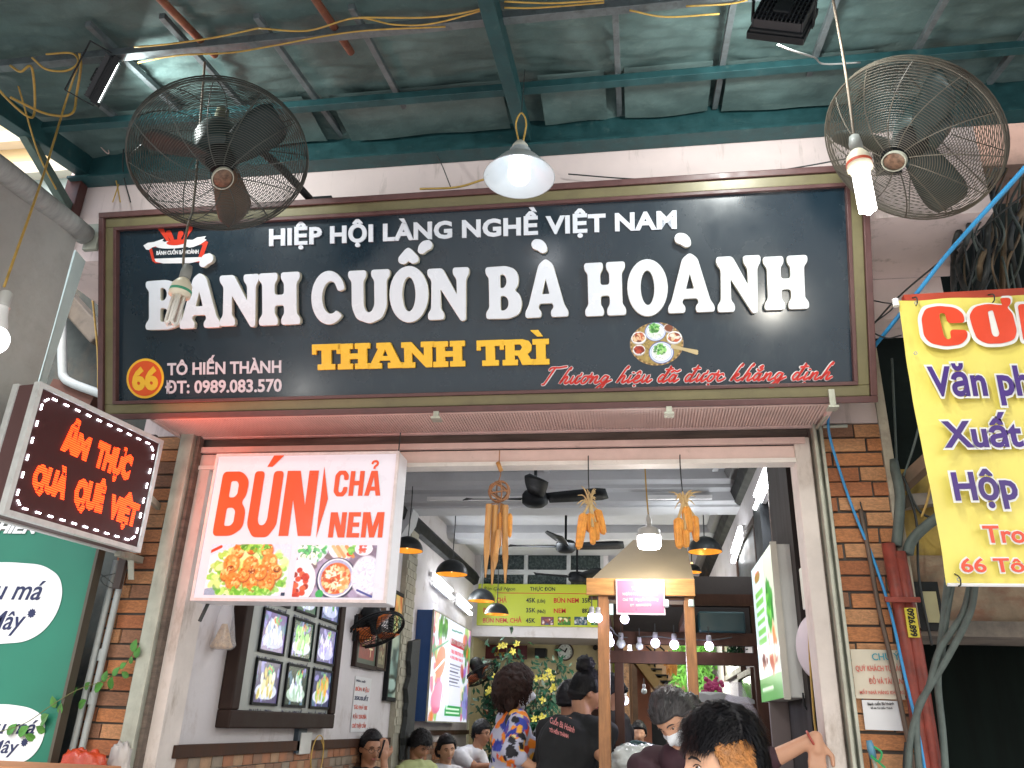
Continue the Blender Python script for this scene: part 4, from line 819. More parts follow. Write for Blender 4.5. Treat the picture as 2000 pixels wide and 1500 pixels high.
# ------------------------------------------------ white light box BUN CHA NEM
BX = thing('bun_cha_light_box', 'white light box sign with orange lettering and two food pictures', 'sign', (-1.45, 3.38, 2.05))
KF = Fr((0, 3.325, 0), (1, 0, 0), (0, 0, 1)); bx0, bx1, bz0, bz1 = -1.905, -1.035, 2.045, 2.705
b = MB(); b.box((bx0, 3.335, bz0), (bx1, 3.46, bz1)); bevel(b.build('box', mat('white_sign_box', (.70, .70, .74), .4, var=.05, scale=6), BX), .004)
b = MB(); fframe(b, KF, bx0, bx1, bz0, bz1, .012, -.01, .006); b.build('edge_trim', mat('trim_white', (.68, .62, .62), .4, var=.1, scale=30), BX)
b = MB(); b.quad(KF.at(bx0+.01, bz0+.01, .001), KF.at(bx1-.01, bz0+.01, .001), KF.at(bx1-.01, bz1-.01, .001), KF.at(bx0+.01, bz1-.01, .001)); b.build('lit_face', mat('backlit_white', (.7, .7, .78), .3, var=.02, emit=(.85, .85, 1), es=.06), BX)
LO = mat('backlit_orange_print', (.74, .085, .02), .35, var=.03, emit=(.8, .09, .01), es=.03)
kt = dict(lift=.003)
_hk = crs([(.20, 1.28, 0), (.26, 1.38, 0), (.40, 1.38, 0), (.43, 1.27, 0), (.33, 1.17, 0), (.31, 1.08, 0)], 4)
_rb = ribbon2d([_hk], .045)[0]; ribq = [tuple(p) for p in _rb[0]]+[tuple(p) for p in _rb[1]][::-1]

CG = {
 'B': (.56, [([(0, 0), (.36, 0), (.56, .12), (.56, .40), (.45, .515), (.53, .62), (.54, .86), (.38, 1), (0, 1)], .09), ([(.19, .15), (.31, .15), (.365, .2), (.365, .38), (.31, .43), (.19, .43)], .04), ([(.19, .59), (.30, .59), (.35, .64), (.35, .80), (.30, .85), (.19, .85)], .04)]),
 'U': (.56, [([(0, 1), (.19, 1), (.19, .24), (.235, .16), (.325, .16), (.37, .24), (.37, 1), (.56, 1), (.56, .16), (.42, -.02), (.14, -.02), (0, .16)], .07)]),
 'N': (.60, [([(0, 0), (.18, 0), (.18, .55), (.36, 0), (.60, 0), (.60, 1), (.42, 1), (.42, .46), (.25, 1), (0, 1)], 0)]),
 'C': (.56, [([(.56, .36), (.56, .16), (.42, -.02), (.14, -.02), (0, .16), (0, .84), (.14, 1.02), (.42, 1.02), (.56, .84), (.56, .64), (.38, .64), (.37, .78), (.325, .86), (.235, .86), (.19, .78), (.19, .22), (.235, .14), (.325, .14), (.37, .22), (.38, .36)], .06)]),
 'H': (.58, [([(0, 0), (.19, 0), (.19, .42), (.39, .42), (.39, 0), (.58, 0), (.58, 1), (.39, 1), (.39, .60), (.19, .60), (.19, 1), (0, 1)], 0)]),
 'A': (.66, [([(0, 0), (.19, 0), (.23, .2), (.43, .2), (.47, 0), (.66, 0), (.46, 1), (.20, 1)], 0), ([(.26, .36), (.40, .36), (.33, .76)], 0)]),
 'E': (.46, [([(0, 0), (.46, 0), (.46, .17), (.19, .17), (.19, .42), (.42, .42), (.42, .59), (.19, .59), (.19, .83), (.45, .83), (.45, 1), (0, 1)], 0)]),
 'M': (.78, [([(0, 0), (.17, 0), (.17, .62), (.30, 0), (.48, 0), (.61, .62), (.61, 0), (.78, 0), (.78, 1), (.52, 1), (.39, .42), (.26, 1), (0, 1)], 0)])}
def cword(s, p0, p1, yt, marks=()):
    a0, b0 = KF.px(*p0); a1, _ = KF.px(*p1); _, b1 = KF.px(p0[0], yt); tot = sum(CG[c][0] for c in s)+.07*(len(s)-1); k = (a1-a0)/tot; h = b1-b0; x = 0
    for i, c in enumerate(s):
        loops = []
        for P, r in CG[c][1]: loops.append([(a0+(x+q[0])*k, b0+q[1]*h) for q in (round_poly(P, r) if r else P)])
        for (j, L_) in marks:
            if j == i: loops.append([(a0+(x+q[0])*k, b0+q[1]*h) for q in L_])
        flat('sign_letter', KF, loops, LO, BX, .003); x += CG[c][0]+.07
cword('BUN', (415, 1047), (607, 1048), 922, [(1, [(.22, 1.07), (.32, 1.07), (.52, 1.25), (.32, 1.25)])])
cword('CHA', (651, 969), (743, 968), 921, [(2, ribq)])
cword('NEM', (641, 1050), (747, 1050), 1001)
flat('sign_wedge', KF, [[KF.px(634, 912), KF.px(641, 975), KF.px(618, 1050), KF.px(622, 1010)]], LO, BX, .003)
def food1(p):
    A = p.A; rs = np.random.RandomState(2)
    p.rect(0, 0, 9, 1, '#d9d4e6'); p.ell(A*.45, .38, A*.62, .55, '#eceaf2', soft=.05); p.ell(.15, .02, .25, .12, '#8fa0b8')
    p.scatter(260, A*.5, .45, A*.50, .5, ['#a4d65a', '#7cc240', '#c6e688', '#5da532', '#d9f0a6', '#8ccf52'], .02, .07, 1.8, rs)
    p.line(.0, .85, .2, .95, .03, '#d13a1a')
    for cx, cy, r in ((.5, .86, .12), (.75, .93, .1), (1.05, .9, .12), (.42, .62, .16), (.78, .60, .15), (1.12, .66, .15), (.34, .4, .1), (1.25, .45, .13), (.5, .28, .15), (.82, .25, .15), (1.12, .27, .16), (.68, .4, .12), (.98, .45, .13)):
        cx *= A/1.48
        p.ell(cx+.01, cy-.03, r*1.08, r*1.15, '#9c4312', .3, soft=.3); p.ell(cx, cy, r, r*1.1, '#e58a3a', .3, soft=.2); p.scatter(26, cx, cy, r*.85, r*.9, ['#f7b96a', '#f2a04e', '#d9741f', '#ffd08c', '#c85e16'], .012, .03, 1.5, rs)
    for cx, cy in ((.42, .52), (.82, .47), (1.28, .5)): cx *= A/1.48; p.ell(cx, cy, .08, .06, '#a0571c'); p.scatter(14, cx, cy, .06, .045, ['#f5d7a0', '#6e3810', '#d39a52'], .008, .016, 1.4, rs)
    p.scatter(40, A*.55, .95, .3, .07, ['#5fae2f', '#9bd65a', '#3f8a22'], .015, .04, 1.6, rs); p.scatter(60, A*.5, .06, .6, .08, ['#5fae2f', '#b4e378', '#86c94a'], .015, .05, 1.6, rs); p.rect(A-.08, 0, A, .06, '#26304e'); p.grain(.08)
def food2(p):
    A = p.A; rs = np.random.RandomState(5); p.rect(0, 0, 9, 1, '#8f7f9c'); p.scatter(60, A*.5, .5, A*.6, .6, ['#7c6a80', '#a899b8', '#6d5a58'], .05, .12, 2, rs)
    p.ell(.28, .98, .36, .34, '#cfd6e6', soft=.04); p.scatter(120, .27, .92, .3, .28, ['#2fa04e', '#5cc46a', '#1d7a38', '#e8f2e0', '#f5f5ea'], .012, .04, 1.8, rs)
    p.ell(.90, .98, .28, .26, '#e9e2ea', soft=.04)
    for i in range(4): p.line(.72+i*.09, .98, .88+i*.09, .78, .035, ['#e8b888', '#d99a62', '#f0d2ae', '#cf8c50'][i])
    p.ell(1.08, .83, .07, .05, '#d33a1c'); p.scatter(14, 1.12, .93, .1, .1, ['#8ccc5a', '#5fae3a'], .02, .04, 1.5, rs)
    p.ell(1.35, .93, .18, .13, '#e6dfee', soft=.05); p.scatter(20, 1.33, .93, .1, .08, ['#d8452c', '#e87050'], .015, .03, 1.3, rs)
    p.ell(.1, .3, .34, .42, '#e8e6ee', soft=.04)
    for i in range(26): a = rs.rand()*.28-.02; c = rs.rand()*.56+.02; p.ell(a, c, .06, .055, ['#b8301a', '#d1472a', '#92200f', '#e0603a'][i % 4], soft=.3)
    p.ell(.85, .36, .40, .40, '#23264a', soft=.03); p.ell(.85, .37, .365, .37, '#e8e8f2', soft=.03); p.ell(.85, .37, .34, .345, '#5b62a6', soft=.04, alpha=.6); p.ell(.85, .36, .30, .30, '#d86a2a', soft=.05)
    p.scatter(110, .85, .36, .27, .27, ['#e98a48', '#c64a18', '#f2b070', '#b23c14', '#f0d8a8'], .02, .045, 1.4, rs); p.scatter(26, .83, .38, .2, .2, ['#f6f2da', '#efe6c0'], .014, .022, 3, rs)
    p.ell(1.45, .42, .30, .38, '#d9d6e6', soft=.1); p.scatter(120, 1.43, .42, .27, .34, ['#f4f3fa', '#e4e2f0', '#c9c6dc'], .012, .02, 2.5, rs); p.ell(.55, .06, .08, .08, '#2fa04e'); p.line(1.3, .14, 1.6, .02, .02, '#3a3f8c'); p.grain(.08)
LIT = mat('backlit_picture', attr=True, var=0, rough=.3, eattr=.10)
pic_px('food_picture', food1, KF, (398, 1162), (556, 1163), (412, 1063), LIT, BX, res=120)
pic_px('food_picture', food2, KF, (570, 1166), (727, 1168), (582, 1065), LIT, BX, res=120)
b = MB(); b.path([(-1.045, 3.34, 2.70), (-1.045, 3.345, 2.80)], .003, 5); b.path([(-1.87, 3.42, 2.06), (-1.90, 3.42, 1.97)], .008, 6); b.build('hanging_wire', BKCAB, BX)

# ------------------------------------------------ red LED sign
LS = thing('led_sign', 'projecting box sign with glowing orange dot-matrix lettering left of the opening', 'sign', (-2.19, 3.3, 2.25))
LF = Fr((-2.285, 2.6, 2.253), (.098, .70, 0), (0, 0, 1)); LL, LH = .715, .512
b = MB(); fbox(b, LF, 0, LL, 0, LH, -.12, -.006); b.build('box', mat('brown_box_side', (.12, .06, .06), .5, var=.1), LS)
b = MB(); fframe(b, LF, -.006, LL+.006, -.006, LH+.006, .020, -.022, .008); fframe(b, LF, -.006, LL+.006, -.006, LH+.006, .020, -.128, -.100); b.build('frame', mat('white_alu_frame', (.62, .64, .64), .35, var=.1, scale=20, stain=(.3, .28, .25), sscale=20, samt=.5, sthr=.6), LS)
b = MB(); fbox(b, LF, .014, LL-.014, .014, LH-.014, -.006, -.001); b.build('dark_face', mat('dark_maroon_face', (.05, .012, .014), .5, var=.15, scale=60), LS)
# dots around the border
DOT = mat('white_led', (.9, .9, 1), .4, var=0, emit=(.9, .93, 1), es=7); b = MB(); b2 = MB()
m_ = .035; R_ = .05; segs = []
W0, W1, H0, H1 = m_, LL-m_, m_, LH-m_
per = [(W0+R_+i*(W1-W0-2*R_)/9, H1, 1, 0) for i in range(10)]+[(W0+R_+i*(W1-W0-2*R_)/9, H0, 1, 0) for i in range(10)]+[(W0, H0+R_+i*(H1-H0-2*R_)/5, 0, 1) for i in range(6)]+[(W1, H0+R_+i*(H1-H0-2*R_)/5, 0, 1) for i in range(6)]+[(W0+.015, H0+.015, .7, -.7), (W1-.015, H1-.015, .7, -.7), (W0+.015, H1-.015, .7, .7), (W1-.015, H0+.015, .7, .7)]
for x, y, dx, dy in per:
    for k in (-1, 0, 1): b.lathe([(0, .004), (.0032, .003), (.0036, 0)], LF.at(x+dx*k*.0085, y+dy*k*.0085, 0), LF.n, 8)
b.build('border_lights', DOT, LS, kind='stuff')
ORL = mat('orange_led', (.8, .1, .02), .5, var=.25, scale=140, emit=(1, .045, .006), es=2.8)
def led_text(s, w, h, a, v, ang=0):
    me = text_raw(s, .078, 0, 0, 0, 2); co = np.zeros(len(me.vertices)*3); me.vertices.foreach_get('co', co); co = co.reshape(-1, 3)
    x0, x1 = co[:, 0].min(), co[:, 0].max(); bm = bmesh.new(); bm.from_mesh(me)
    for vv in bm.verts: vv.co = Vector(((vv.co.x-x0)/(x1-x0)*w, vv.co.y/.75*h, 0))
    ys = [vv.co.y for vv in bm.verts]; y = min(ys); out = bmesh.new(); step = .0088
    bars = []
    while y < max(ys):
        c = bm.copy()
        bmesh.ops.bisect_plane(c, geom=c.verts[:]+c.edges[:]+c.faces[:], plane_co=(0, y, 0), plane_no=(0, -1, 0), clear_outer=True)
        bmesh.ops.bisect_plane(c, geom=c.verts[:]+c.edges[:]+c.faces[:], plane_co=(0, y+step*.56, 0), plane_no=(0, 1, 0), clear_outer=True)
        tmp = bpy.data.meshes.new('x'); c.to_mesh(tmp); c.free(); out.from_mesh(tmp); bpy.data.meshes.remove(tmp); y += step
    bm.free(); me2 = bpy.data.meshes.new('led_word'); out.to_mesh(me2); out.free(); me2.materials.append(ORL)
    me2.transform(LF.mat4() @ Matrix.Translation((a, v, .003)) @ Matrix.Rotation(ang, 4, 'Z')); obj('led_word', me2, LS)
def L2(x, y): return LF.px(x, y)
for s, pa, pb, yt in (('ẨM', (118, 874), (168, 897), 828), ('THỰC', (182, 905), (250, 935), 855), ('QUÀ', (58, 948), (125, 972), 898), ('QUÊ', (140, 982), (198, 998), 928), ('VIỆT', (208, 1006), (264, 1026), 960)):
    a0, v0 = L2(*pa); a1, v1 = L2(*pb); _, vt = L2(pa[0], yt); led_text(s, a1-a0, vt-v0, a0, v0, atan2(v1-v0, a1-a0))
b = MB(); b.bar((-2.19, 3.3, 2.50), (-2.25, 3.49, 2.50), .02, .03); q = pY(262, 1105, 3.44); b.bar((q.x, 3.40, 2.25), (q.x, 3.44, 2.15), .03, .006); b.bar((q.x, 3.30, 2.245), (q.x, 3.48, 2.245), .03, .03); bevel(b.build('bracket', ALU, LS), .002)
b = MB(); b.bar(pY(300, 850, 3.42), pY(228, 1150, 3.42), .035, .02, up=(0, -1, 0)); b.build('mounting_rail', mat('dark_rail', (.05, .035, .03), .6), LS)
def area(name, loc, direction, sx, sy, power, color, parent=None):
    l = bpy.data.lights.new(name, 'AREA'); l.shape = 'RECTANGLE'; l.size = sx; l.size_y = sy; l.energy = power; l.color = color
    o = bpy.data.objects.new(name, l); COL.objects.link(o); M = Vector(direction).to_track_quat('-Z', 'Y').to_matrix().to_4x4(); M.translation = Vector(loc)
    o.matrix_world = M
    if parent is not None: o.parent = parent; o.matrix_parent_inverse = Matrix.Translation(-world_loc(parent))
    return o
def point(name, loc, power, color, r=.03, parent=None):
    l = bpy.data.lights.new(name, 'POINT'); l.energy = power; l.color = color; l.shadow_soft_size = r
    o = bpy.data.objects.new(name, l); COL.objects.link(o); o.location = loc
    if parent is not None: o.parent = parent; o.matrix_parent_inverse = Matrix.Translation(-world_loc(parent))
    return o
area('led_glow', LF.at(LL/2, LH/2, .02), LF.n, .5, .35, 3.5, (1, .12, .03), LS)

# ------------------------------------------------ big wall fans
def big_fan(label, c, tilt_px, tilt, R, blade_m, spin, arm_to, wm):
    c = Vector(c); d = (c-EYE).normalized(); tp = (_R*tilt_px[0]-_U*tilt_px[1]); tp = (tp-d*tp.dot(d)).normalized()
    n = (-d*cos(tilt)+tp*sin(tilt)).normalized(); a = n.cross(Vector((0, 0, 1))).normalized(); bb = n.cross(a)
    T = thing('wall_fan', label, 'fan', c)
    def C(r, t, h): return c+(a*cos(t)+bb*sin(t))*r+n*h
    prof_f = lambda r: .105*(1-(r/R)**2.4); prof_b = lambda r: -.03-.12*(1-(r/R)**3)
    for nm, pf, cnt, r0 in (('front_guard', prof_f, 34, .05), ('rear_guard', prof_b, 26, .09)):
        b = MB()
        for i in range(cnt):
            r = r0+(R-r0)*((i+.5)/cnt); b.path([C(r, 2*pi*k/56, pf(r)) for k in range(56)], .0014, 4, closed=True)
        for k in range(12):
            t0 = 2*pi*k/12+.1; pts = [C(r0+(R-r0)*j/9, t0+.38*(1-j/9)*(1 if nm[0] == 'f' else -1), pf(r0+(R-r0)*j/9)) for j in range(10)]; b.path(pts, .0022, 4)
        b.build(nm, wm, T)
    b = MB()
    for h in (0, -.03, -.015): b.path([C(R+.004, 2*pi*k/64, h) for k in range(64)], .0032, 6, closed=True)
    b.build('rim', wm, T)
    for j in range(3):
        t0 = spin+j*2*pi/3; b = MB(); vs = []; nr, nw = 10, 6
        for i in range(nr+1):
            r = .05+(R*.9-.05)*i/nr; wd = .5*(.55+.45*sin(min(1, i/nr*1.25)*pi*.5))*(1 if i < nr-1 else (.9 if i == nr-1 else .6))
            for w_ in range(nw+1):
                q = w_/nw-.5; ang = t0+q*wd*(.30/r if r > .2 else 1.3); ang = t0+q*min(wd*.26/max(r, .06), 1.5); vs.append(C(r, ang, -.01-q*.07+.01*cos(q*3)))
        b.add(vs, [(i*(nw+1)+k, i*(nw+1)+k+1, (i+1)*(nw+1)+k+1, (i+1)*(nw+1)+k) for i in range(nr) for k in range(nw)])
        o = b.build('blade', blade_m[j % len(blade_m)], T, smooth=True); m = o.modifiers.new('thick', 'SOLIDIFY'); m.thickness = .003
    b = MB(); b.lathe([(0, .03), (.045, .028), (.055, .01), (.055, -.03), (0, -.03)], c, n, 20); b.build('hub', BLKP, T, smooth=True)
    b = MB(); b.lathe([(.0, -.035), (.075, -.035), (.085, -.06), (.085, -.15), (.07, -.19), (.03, -.205), (0, -.205)], c, n, 24); b.build('motor', mat('dark_green_motor', (.02, .045, .045), .4, var=.2), T, smooth=True)
    b = MB(); b.lathe([(0, .006), (.029, .006), (.033, .002), (.033, -.004), (0, -.004)], C(0, 0, prof_f(.02)+.004), n, 28, sx=1.25); b.build('badge', mat('bronze_badge', (.15, .09, .06), .45, metal=.2, var=.5, scale=60), T, smooth=True)
    b = MB(); b.lathe([(.033, .007), (.037, .007), (.037, -.004), (.033, -.004)], C(0, 0, prof_f(.02)+.004), n, 28, sx=1.25); b.build('badge_rim', ALU, T)
    mp = C(0, 0, -.19); arm_to = Vector(arm_to); b = MB()
    b.path(crs([mp, mp+Vector((0, .02, .05)), Vector((mp.x*.6+arm_to.x*.4, mp.y*.5+arm_to.y*.5, arm_to.z)), arm_to], 5), .017, 10); b.obox(arm_to+Vector((0, .0, 0)), Vector((.05, 0, 0)), Vector((0, .01, 0)), Vector((0, 0, .07))); b.build('mounting_arm', BLK, T)
    b = MB(); b.path([mp+n*.02, mp+n*.02+Vector((.0, -.0, .12))], [.03, .024], 12); b.build('swivel', mat('olive_grey_metal', (.18, .19, .12), .5, var=.2), T, smooth=True)
    return T
BLD = mat('dark_blade', (.018, .034, .034), .55, metal=.1, var=.15); BLB = mat('painted_reflection_blade', (.16, .095, .06), .4, metal=.2, var=.25)  # BLB: one blade browned, a reflection put into its colour
GW = mat('dark_guard_wire', (.07, .078, .07), .4, metal=.4, var=.3); GW2 = mat('dusty_guard_wire', (.075, .066, .05), .55, var=.3)
def at_dist(x, y, dd): return EYE+ray(x, y).normalized()*dd
c1 = at_dist(431, 314, 3.25); c2 = at_dist(1775, 282, 3.3)
big_fan('large black caged wall fan over the left end of the sign', c1, (.12, 1), radians(33), 165*((c1-EYE).dot(_F))/FPX, [BLD, BLB, BLD], .25, (c1.x+.05, 2.985, 3.78), GW)
big_fan('large dusty brown caged wall fan over the right end of the sign', c2, (-.65, .75), radians(38), 170*((c2-EYE).dot(_F))/FPX, [BLD, BLD, BLD], 1.25, (c2.x+.1, 2.985, 3.85), GW2)

# ------------------------------------------------ lamps outside
EMW = mat('glowing_white_bulb', (.9, .9, .95), .3, var=0, emit=(.92, .96, 1), es=1.2)
p = pY(1014, 345, 2.45); T = thing('pendant_lamp', 'lit white conical pendant lamp hanging above the middle of the sign', 'lamp', p)
SHD = mat('white_lamp_shade', (.42, .46, .48), .35, var=.03); b = MB()
b.lathe([(.040, .118), (.048, .085), (.075, .07), (.132, .0), (.134, -.004), (.130, -.003), (.073, .064), (.045, .08), (.036, .11)], p, (0, 0, 1), 36); b.build('shade', SHD, T, smooth=True)
b = MB(); b.lathe([(0, .16), (.018, .158), (.030, .14), (.036, .115), (.0, .112)], p, (0, 0, 1), 20); b.build('socket', mat('cream_socket', (.55, .55, .48), .5), T, smooth=True)
b = MB(); b.lathe([(.03, .09), (.038, .06), (.042, .03), (.042, -.002), (.032, -.02), (0, -.026)], p, (0, 0, 1), 24); b.build('bulb', EMW, T, smooth=True)
b = MB(); q = cp(1012, 240, -.1); b.path(crs([p+Vector((.01, 0, .155)), p+Vector((.02, 0, .25)), p+Vector((0, 0, .30)), p+Vector((-.02, 0, .25)), p+Vector((-.005, 0, .155))], 5), .0035, 6); b.build('cord_loop', YCAB, T, smooth=True)
b = MB(); b.path([p+Vector((0, 0, .30)), p+Vector((0, .05, cz(p.y)-p.z+.02))], .002, 5); b.build('hanging_wire', BKCAB, T)
point('lamp_light', p+Vector((0, -.0, -.11)), .4, (.93, .96, 1), .04, T)
# lit CFL
def cfl(label, p, up, m_tube, L=.16, r=.0075, R=.024, band=None, cord=None, lit=0):
    p = Vector(p); up = Vector(up).normalized(); T = thing('tube_bulb', label, 'light bulb', p); a = up.orthogonal().normalized(); bq = up.cross(a)
    b = MB(); b.lathe([(0, .125), (.016, .125), (.02, .10), (.02, .075), (.014, .07)], p, up, 18); b.build('socket', mat('grey_socket', (.22, .23, .22), .5), T, smooth=True)
    b = MB(); b.lathe([(.014, .072), (.022, .065), (.035, .045), (.038, .02), (.038, 0), (0, -.002)], p, up, 24); b.build('ballast', mat('cream_ballast', (.70, .64, .50), .4, var=.06), T, smooth=True)
    b = MB(); b.lathe([(.0368, .024), (.0388, .024), (.0392, .014), (.0375, .014)], p, up, 24); b.build('band', band, T)
    for k in range(4):
        t = pi/2*k+.4; o = a*cos(t)+bq*sin(t); s = a*(-sin(t))+bq*cos(t); pts = [p+o*R*.75+s*.010*e+up*(-h) for e, h in ((-1, 0), (-1, L*.5), (-1, L-.008))]+[p+o*R*.75-up*L]+[p+o*R*.75+s*.010*e+up*(-h) for e, h in ((1, L-.008), (1, L*.5), (1, 0))]
        b = MB(); b.path(pts, r, 8); b.build('tube', m_tube, T, smooth=True)
    if cord: b = MB(); b.path(crs([p+up*.12]+cord, 6), .0045, 6); b.build('cord', mat('dirty_cord', (.14, .11, .08), .7, var=.3), T, smooth=True)
    if lit: point('bulb_light', p-up*(L+.05), lit, (1, .96, .85), .04, T)
    return T
EMC = mat('glowing_tube', (.9, .9, .9), .3, var=0, emit=(1, .97, .88), es=6)
p = pY(1680, 330, 2.2); dn = (pY(1694, 405, 2.2)-p).normalized()
cfl('lit compact fluorescent bulb hanging in front of the right fan', p, -dn, EMC, L=.155, band=mat('red_band', (.5, .08, .04), .5), cord=[pY(1667, 260, 2.2), pY(1650, 130, 2.18), pY(1628, 5, 2.1), pY(1622, -30, 2.1)], lit=4)
p = pY(350, 578, 2.35); dn = (pY(333, 635, 2.35)-p).normalized()
cfl('unlit compact fluorescent bulb hanging in front of the first big letter', p, -dn, mat('white_tube', (.66, .64, .60), .3, var=.03), L=.115, r=.0062, R=.021, band=mat('green_band', (.05, .3, .18), .5), cord=[pY(358, 515, 2.35), pY(366, 445, 2.35), pY(380, 380, 2.4), cp(400, 120, -.03)])
# LED bulb at the left edge
p = pX(2, 610, -1.98); T = thing('globe_bulb', 'lit round bulb cut by the left edge of the view', 'light bulb', p)
b = MB(); b.lathe([(.012, .055), (.018, .05), (.018, .01), (.022, 0), (0, 0)], p+Vector((0, 0, .02)), (0, 0, 1), 16); b.build('socket', mat('grey_white_socket', (.5, .5, .48), .5), T, smooth=True)
b = MB(); b.lathe([(.018, .02), (.022, -.01), (.030, -.04), (.032, -.06)], p, (0, 0, 1), 20); b.build('collar', WHT, T, smooth=True)
b = MB(); b.ball(p+Vector((0, 0, -.095)), .048, 20, 14); b.build('bulb', EMW, T, smooth=True); point('bulb_light', p+Vector((.02, -.0, -.18)), 1.2, (1, .98, .92), .04, T)
# flood lights
def flood(label, c, fwd, side, w, h, dpt, power, m_glow, strip):
    c = Vector(c); fwd = Vector(fwd).normalized(); side = Vector(side); side = (side-fwd*side.dot(fwd)).normalized(); up = side.cross(fwd).normalized(); T = thing('flood_light', label, 'flood light', c)
    fr = Fr(c-side*w/2-up*h/2, side, up)
    if fr.n.dot(fwd) < 0: fr = Fr(c+side*w/2-up*h/2, -side, up)
    b = MB(); fbox(b, fr, 0, w, 0, h, -.022, 0); bevel(b.build('housing', BLK, T), .006)
    b = MB(); fframe(b, fr, -.006, w+.006, -.006, h+.006, .014, -.012, .012); bevel(b.build('bezel', BLK, T), .002)
    b = MB(); fbox(b, fr, .012, w-.012, .012, h-.012, 0, .004); b.build('lens', m_glow, T)
    nf = 13; b = MB()
    for i in range(nf): fbox(b, fr, w*(i+.5)/nf-.0018, w*(i+.5)/nf+.0018, .01, h-.01, -.022-dpt, -.022)
    for j in range(7): fbox(b, fr, .01, w-.01, h*(j+.5)/7-.0018, h*(j+.5)/7+.0018, -.022-dpt*.85, -.022)
    b.build('heat_sink', mat('black_cast_fins', (.02, .022, .026), .5), T)
    b = MB(); fbox(b, fr, w*.35, w*.65, h*.3, h*.7, -.03-dpt, -.03); bevel(b.build('driver_box', BLK, T), .004)
    b = MB()
    for e in (-.012, w+.012): b.bar(fr.at(e, h*.5, 0), fr.at(e, h*.5, -.11), .022, .004, up=fr.u)
    b.bar(fr.at(-.012, h*.5, -.11), fr.at(w+.012, h*.5, -.11), .022, .004, up=fr.n); b.build('yoke', BLK, T)
    area('flood_glow', fr.at(w/2, h/2, .02), fr.n, w*.8, h*.8, power, (.95, 1, .97), T); return T
GLW = mat('glowing_lens', (.9, 1, .95), .3, var=0, emit=(.9, 1, .93), es=7)
c = pY(208, 160, 2.2); flood('slim black flood light with a glowing lens beside the left fan', c, _R*.80-_U*.42+_F*.46, _U*.85+_R*.5, .19, .15, .02, 4, GLW, 0)
c = pY(1528, 46, 2.05); flood('black finned flood light seen from behind at the top right', c, _F*.85-_U*.55+_R*.2, _R*.8-_U*.45, .17, .15, .035, 5, mat('warm_lens', (.9, .8, .7), .3, var=0, emit=(1, .8, .65), es=5), 0)
cable('white_cable', 'white cable leaving the lower end of the right flood light', 'cable', [pY(1520, 88, 2.1), pY(1545, 98, 2.2), pY(1590, 112, 2.4), pY(1610, 125, 2.5), pY(1680, 122, 2.55)], .0035, mat('grey_white_cable', (.35, .35, .34), .6))

# ------------------------------------------------ green board of the drinks stall on the left
GB = thing('green_board', 'green signboard with white cloud shapes at the lower left', 'sign', (-3.1, 3.39, 1.0)); GF = Fr((0, 3.37, 0), (1, 0, 0), (0, 0, 1))
b = MB(); b.box((-4.4, 3.37, .6), (-2.43, 3.40, 2.36)); b.build('panel', mat('green_print', (.012, .15, .095), .5, var=.10, scale=2), GB)
b = MB(); b.box((-2.43, 3.36, .5), (-2.416, 3.41, 2.38)); b.build('edge', mat('dark_brown_edge', (.08, .07, .05), .5), GB)
CLD = mat('white_board_print', (.72, .74, .76), .5, var=.02); NVY = mat('navy_print', (.012, .018, .075), .5, var=.05)
def GQ(l): return [GF.px(x, y) for x, y in l]
flat('cloud_shape', GF, [round_poly(GQ([(-60, 1100), (20, 1098), (85, 1103), (118, 1125), (124, 1160), (112, 1200), (85, 1235), (50, 1254), (-60, 1262)]), .05)], CLD, GB, .002)
flat('cloud_shape', GF, [round_poly(GQ([(-60, 1378), (15, 1375), (60, 1382), (86, 1398), (90, 1428), (78, 1462), (55, 1486), (20, 1494), (-60, 1500)]), .04)], CLD, GB, .002)
px_text('board_word', 'Rau má', GF, (-62, 1170), (82, 1172), 1130, NVY, GB, lift=.0035, shear=.25, offset=.01)
px_text('board_word', 'Mây', GF, (-28, 1231), (47, 1229), 1192, NVY, GB, lift=.0035, shear=.25, offset=.01)
px_text('board_word', 'Rau má', GF, (-50, 1432), (70, 1434), 1402, NVY, GB, lift=.0035, shear=.25, offset=.01)
px_text('board_word', 'Mây', GF, (-25, 1472), (36, 1470), 1445, NVY, GB, lift=.0035, shear=.25, offset=.01)
for x, y, r in ((63, 1198, .022), (49, 1450, .017)):
    a, v = GF.px(x, y); flat('flower_mark', GF, [[(a+r*(1 if i % 2 else .72)*cos(i*pi/10), v+r*(1 if i % 2 else .72)*sin(i*pi/10)) for i in range(20)]], NVY, GB, .0035)
px_text('board_heading', 'TÔ HIẾN', GF, (-60, 1041), (74, 1043), 1018, CLD, GB, lift=.0035, shear=.25, offset=.05)
# grey pipes
GP = thing('grey_drain_pipes', 'two slim grey plastic pipes running down beside the green board', 'pipes', (-2.4, 3.44, 0))
for x, dx in ((-2.405, -.0), (-2.362, 0)):
    b = MB(); b.path([(x+.02, 3.46, 2.24), (x+.012, 3.465, 2.0), (x, 3.47, 1.4), (x, 3.47, .1)], .0145, 12); b.build('pipe', PVC, GP, smooth=True)
b = MB(); b.lathe([(.0185, 0), (.0185, .05)], (-2.361, 3.469, 1.62), (0, 0, 1), 14); b.lathe([(.0185, 0), (.0185, .05)], (-2.36, 3.469, 1.8), (0, 0, 1), 14); b.build('pipe_joint', PVC, GP, smooth=True)
cable('tie_wire', 'thin wire wound around the two grey pipes', 'wire', PY([(195, 1120, 3.42), (215, 1135, 3.42), (230, 1150, 3.46), (205, 1143, 3.43), (198, 1128, 3.42), (225, 1120, 3.43)]), .002, BKCAB)
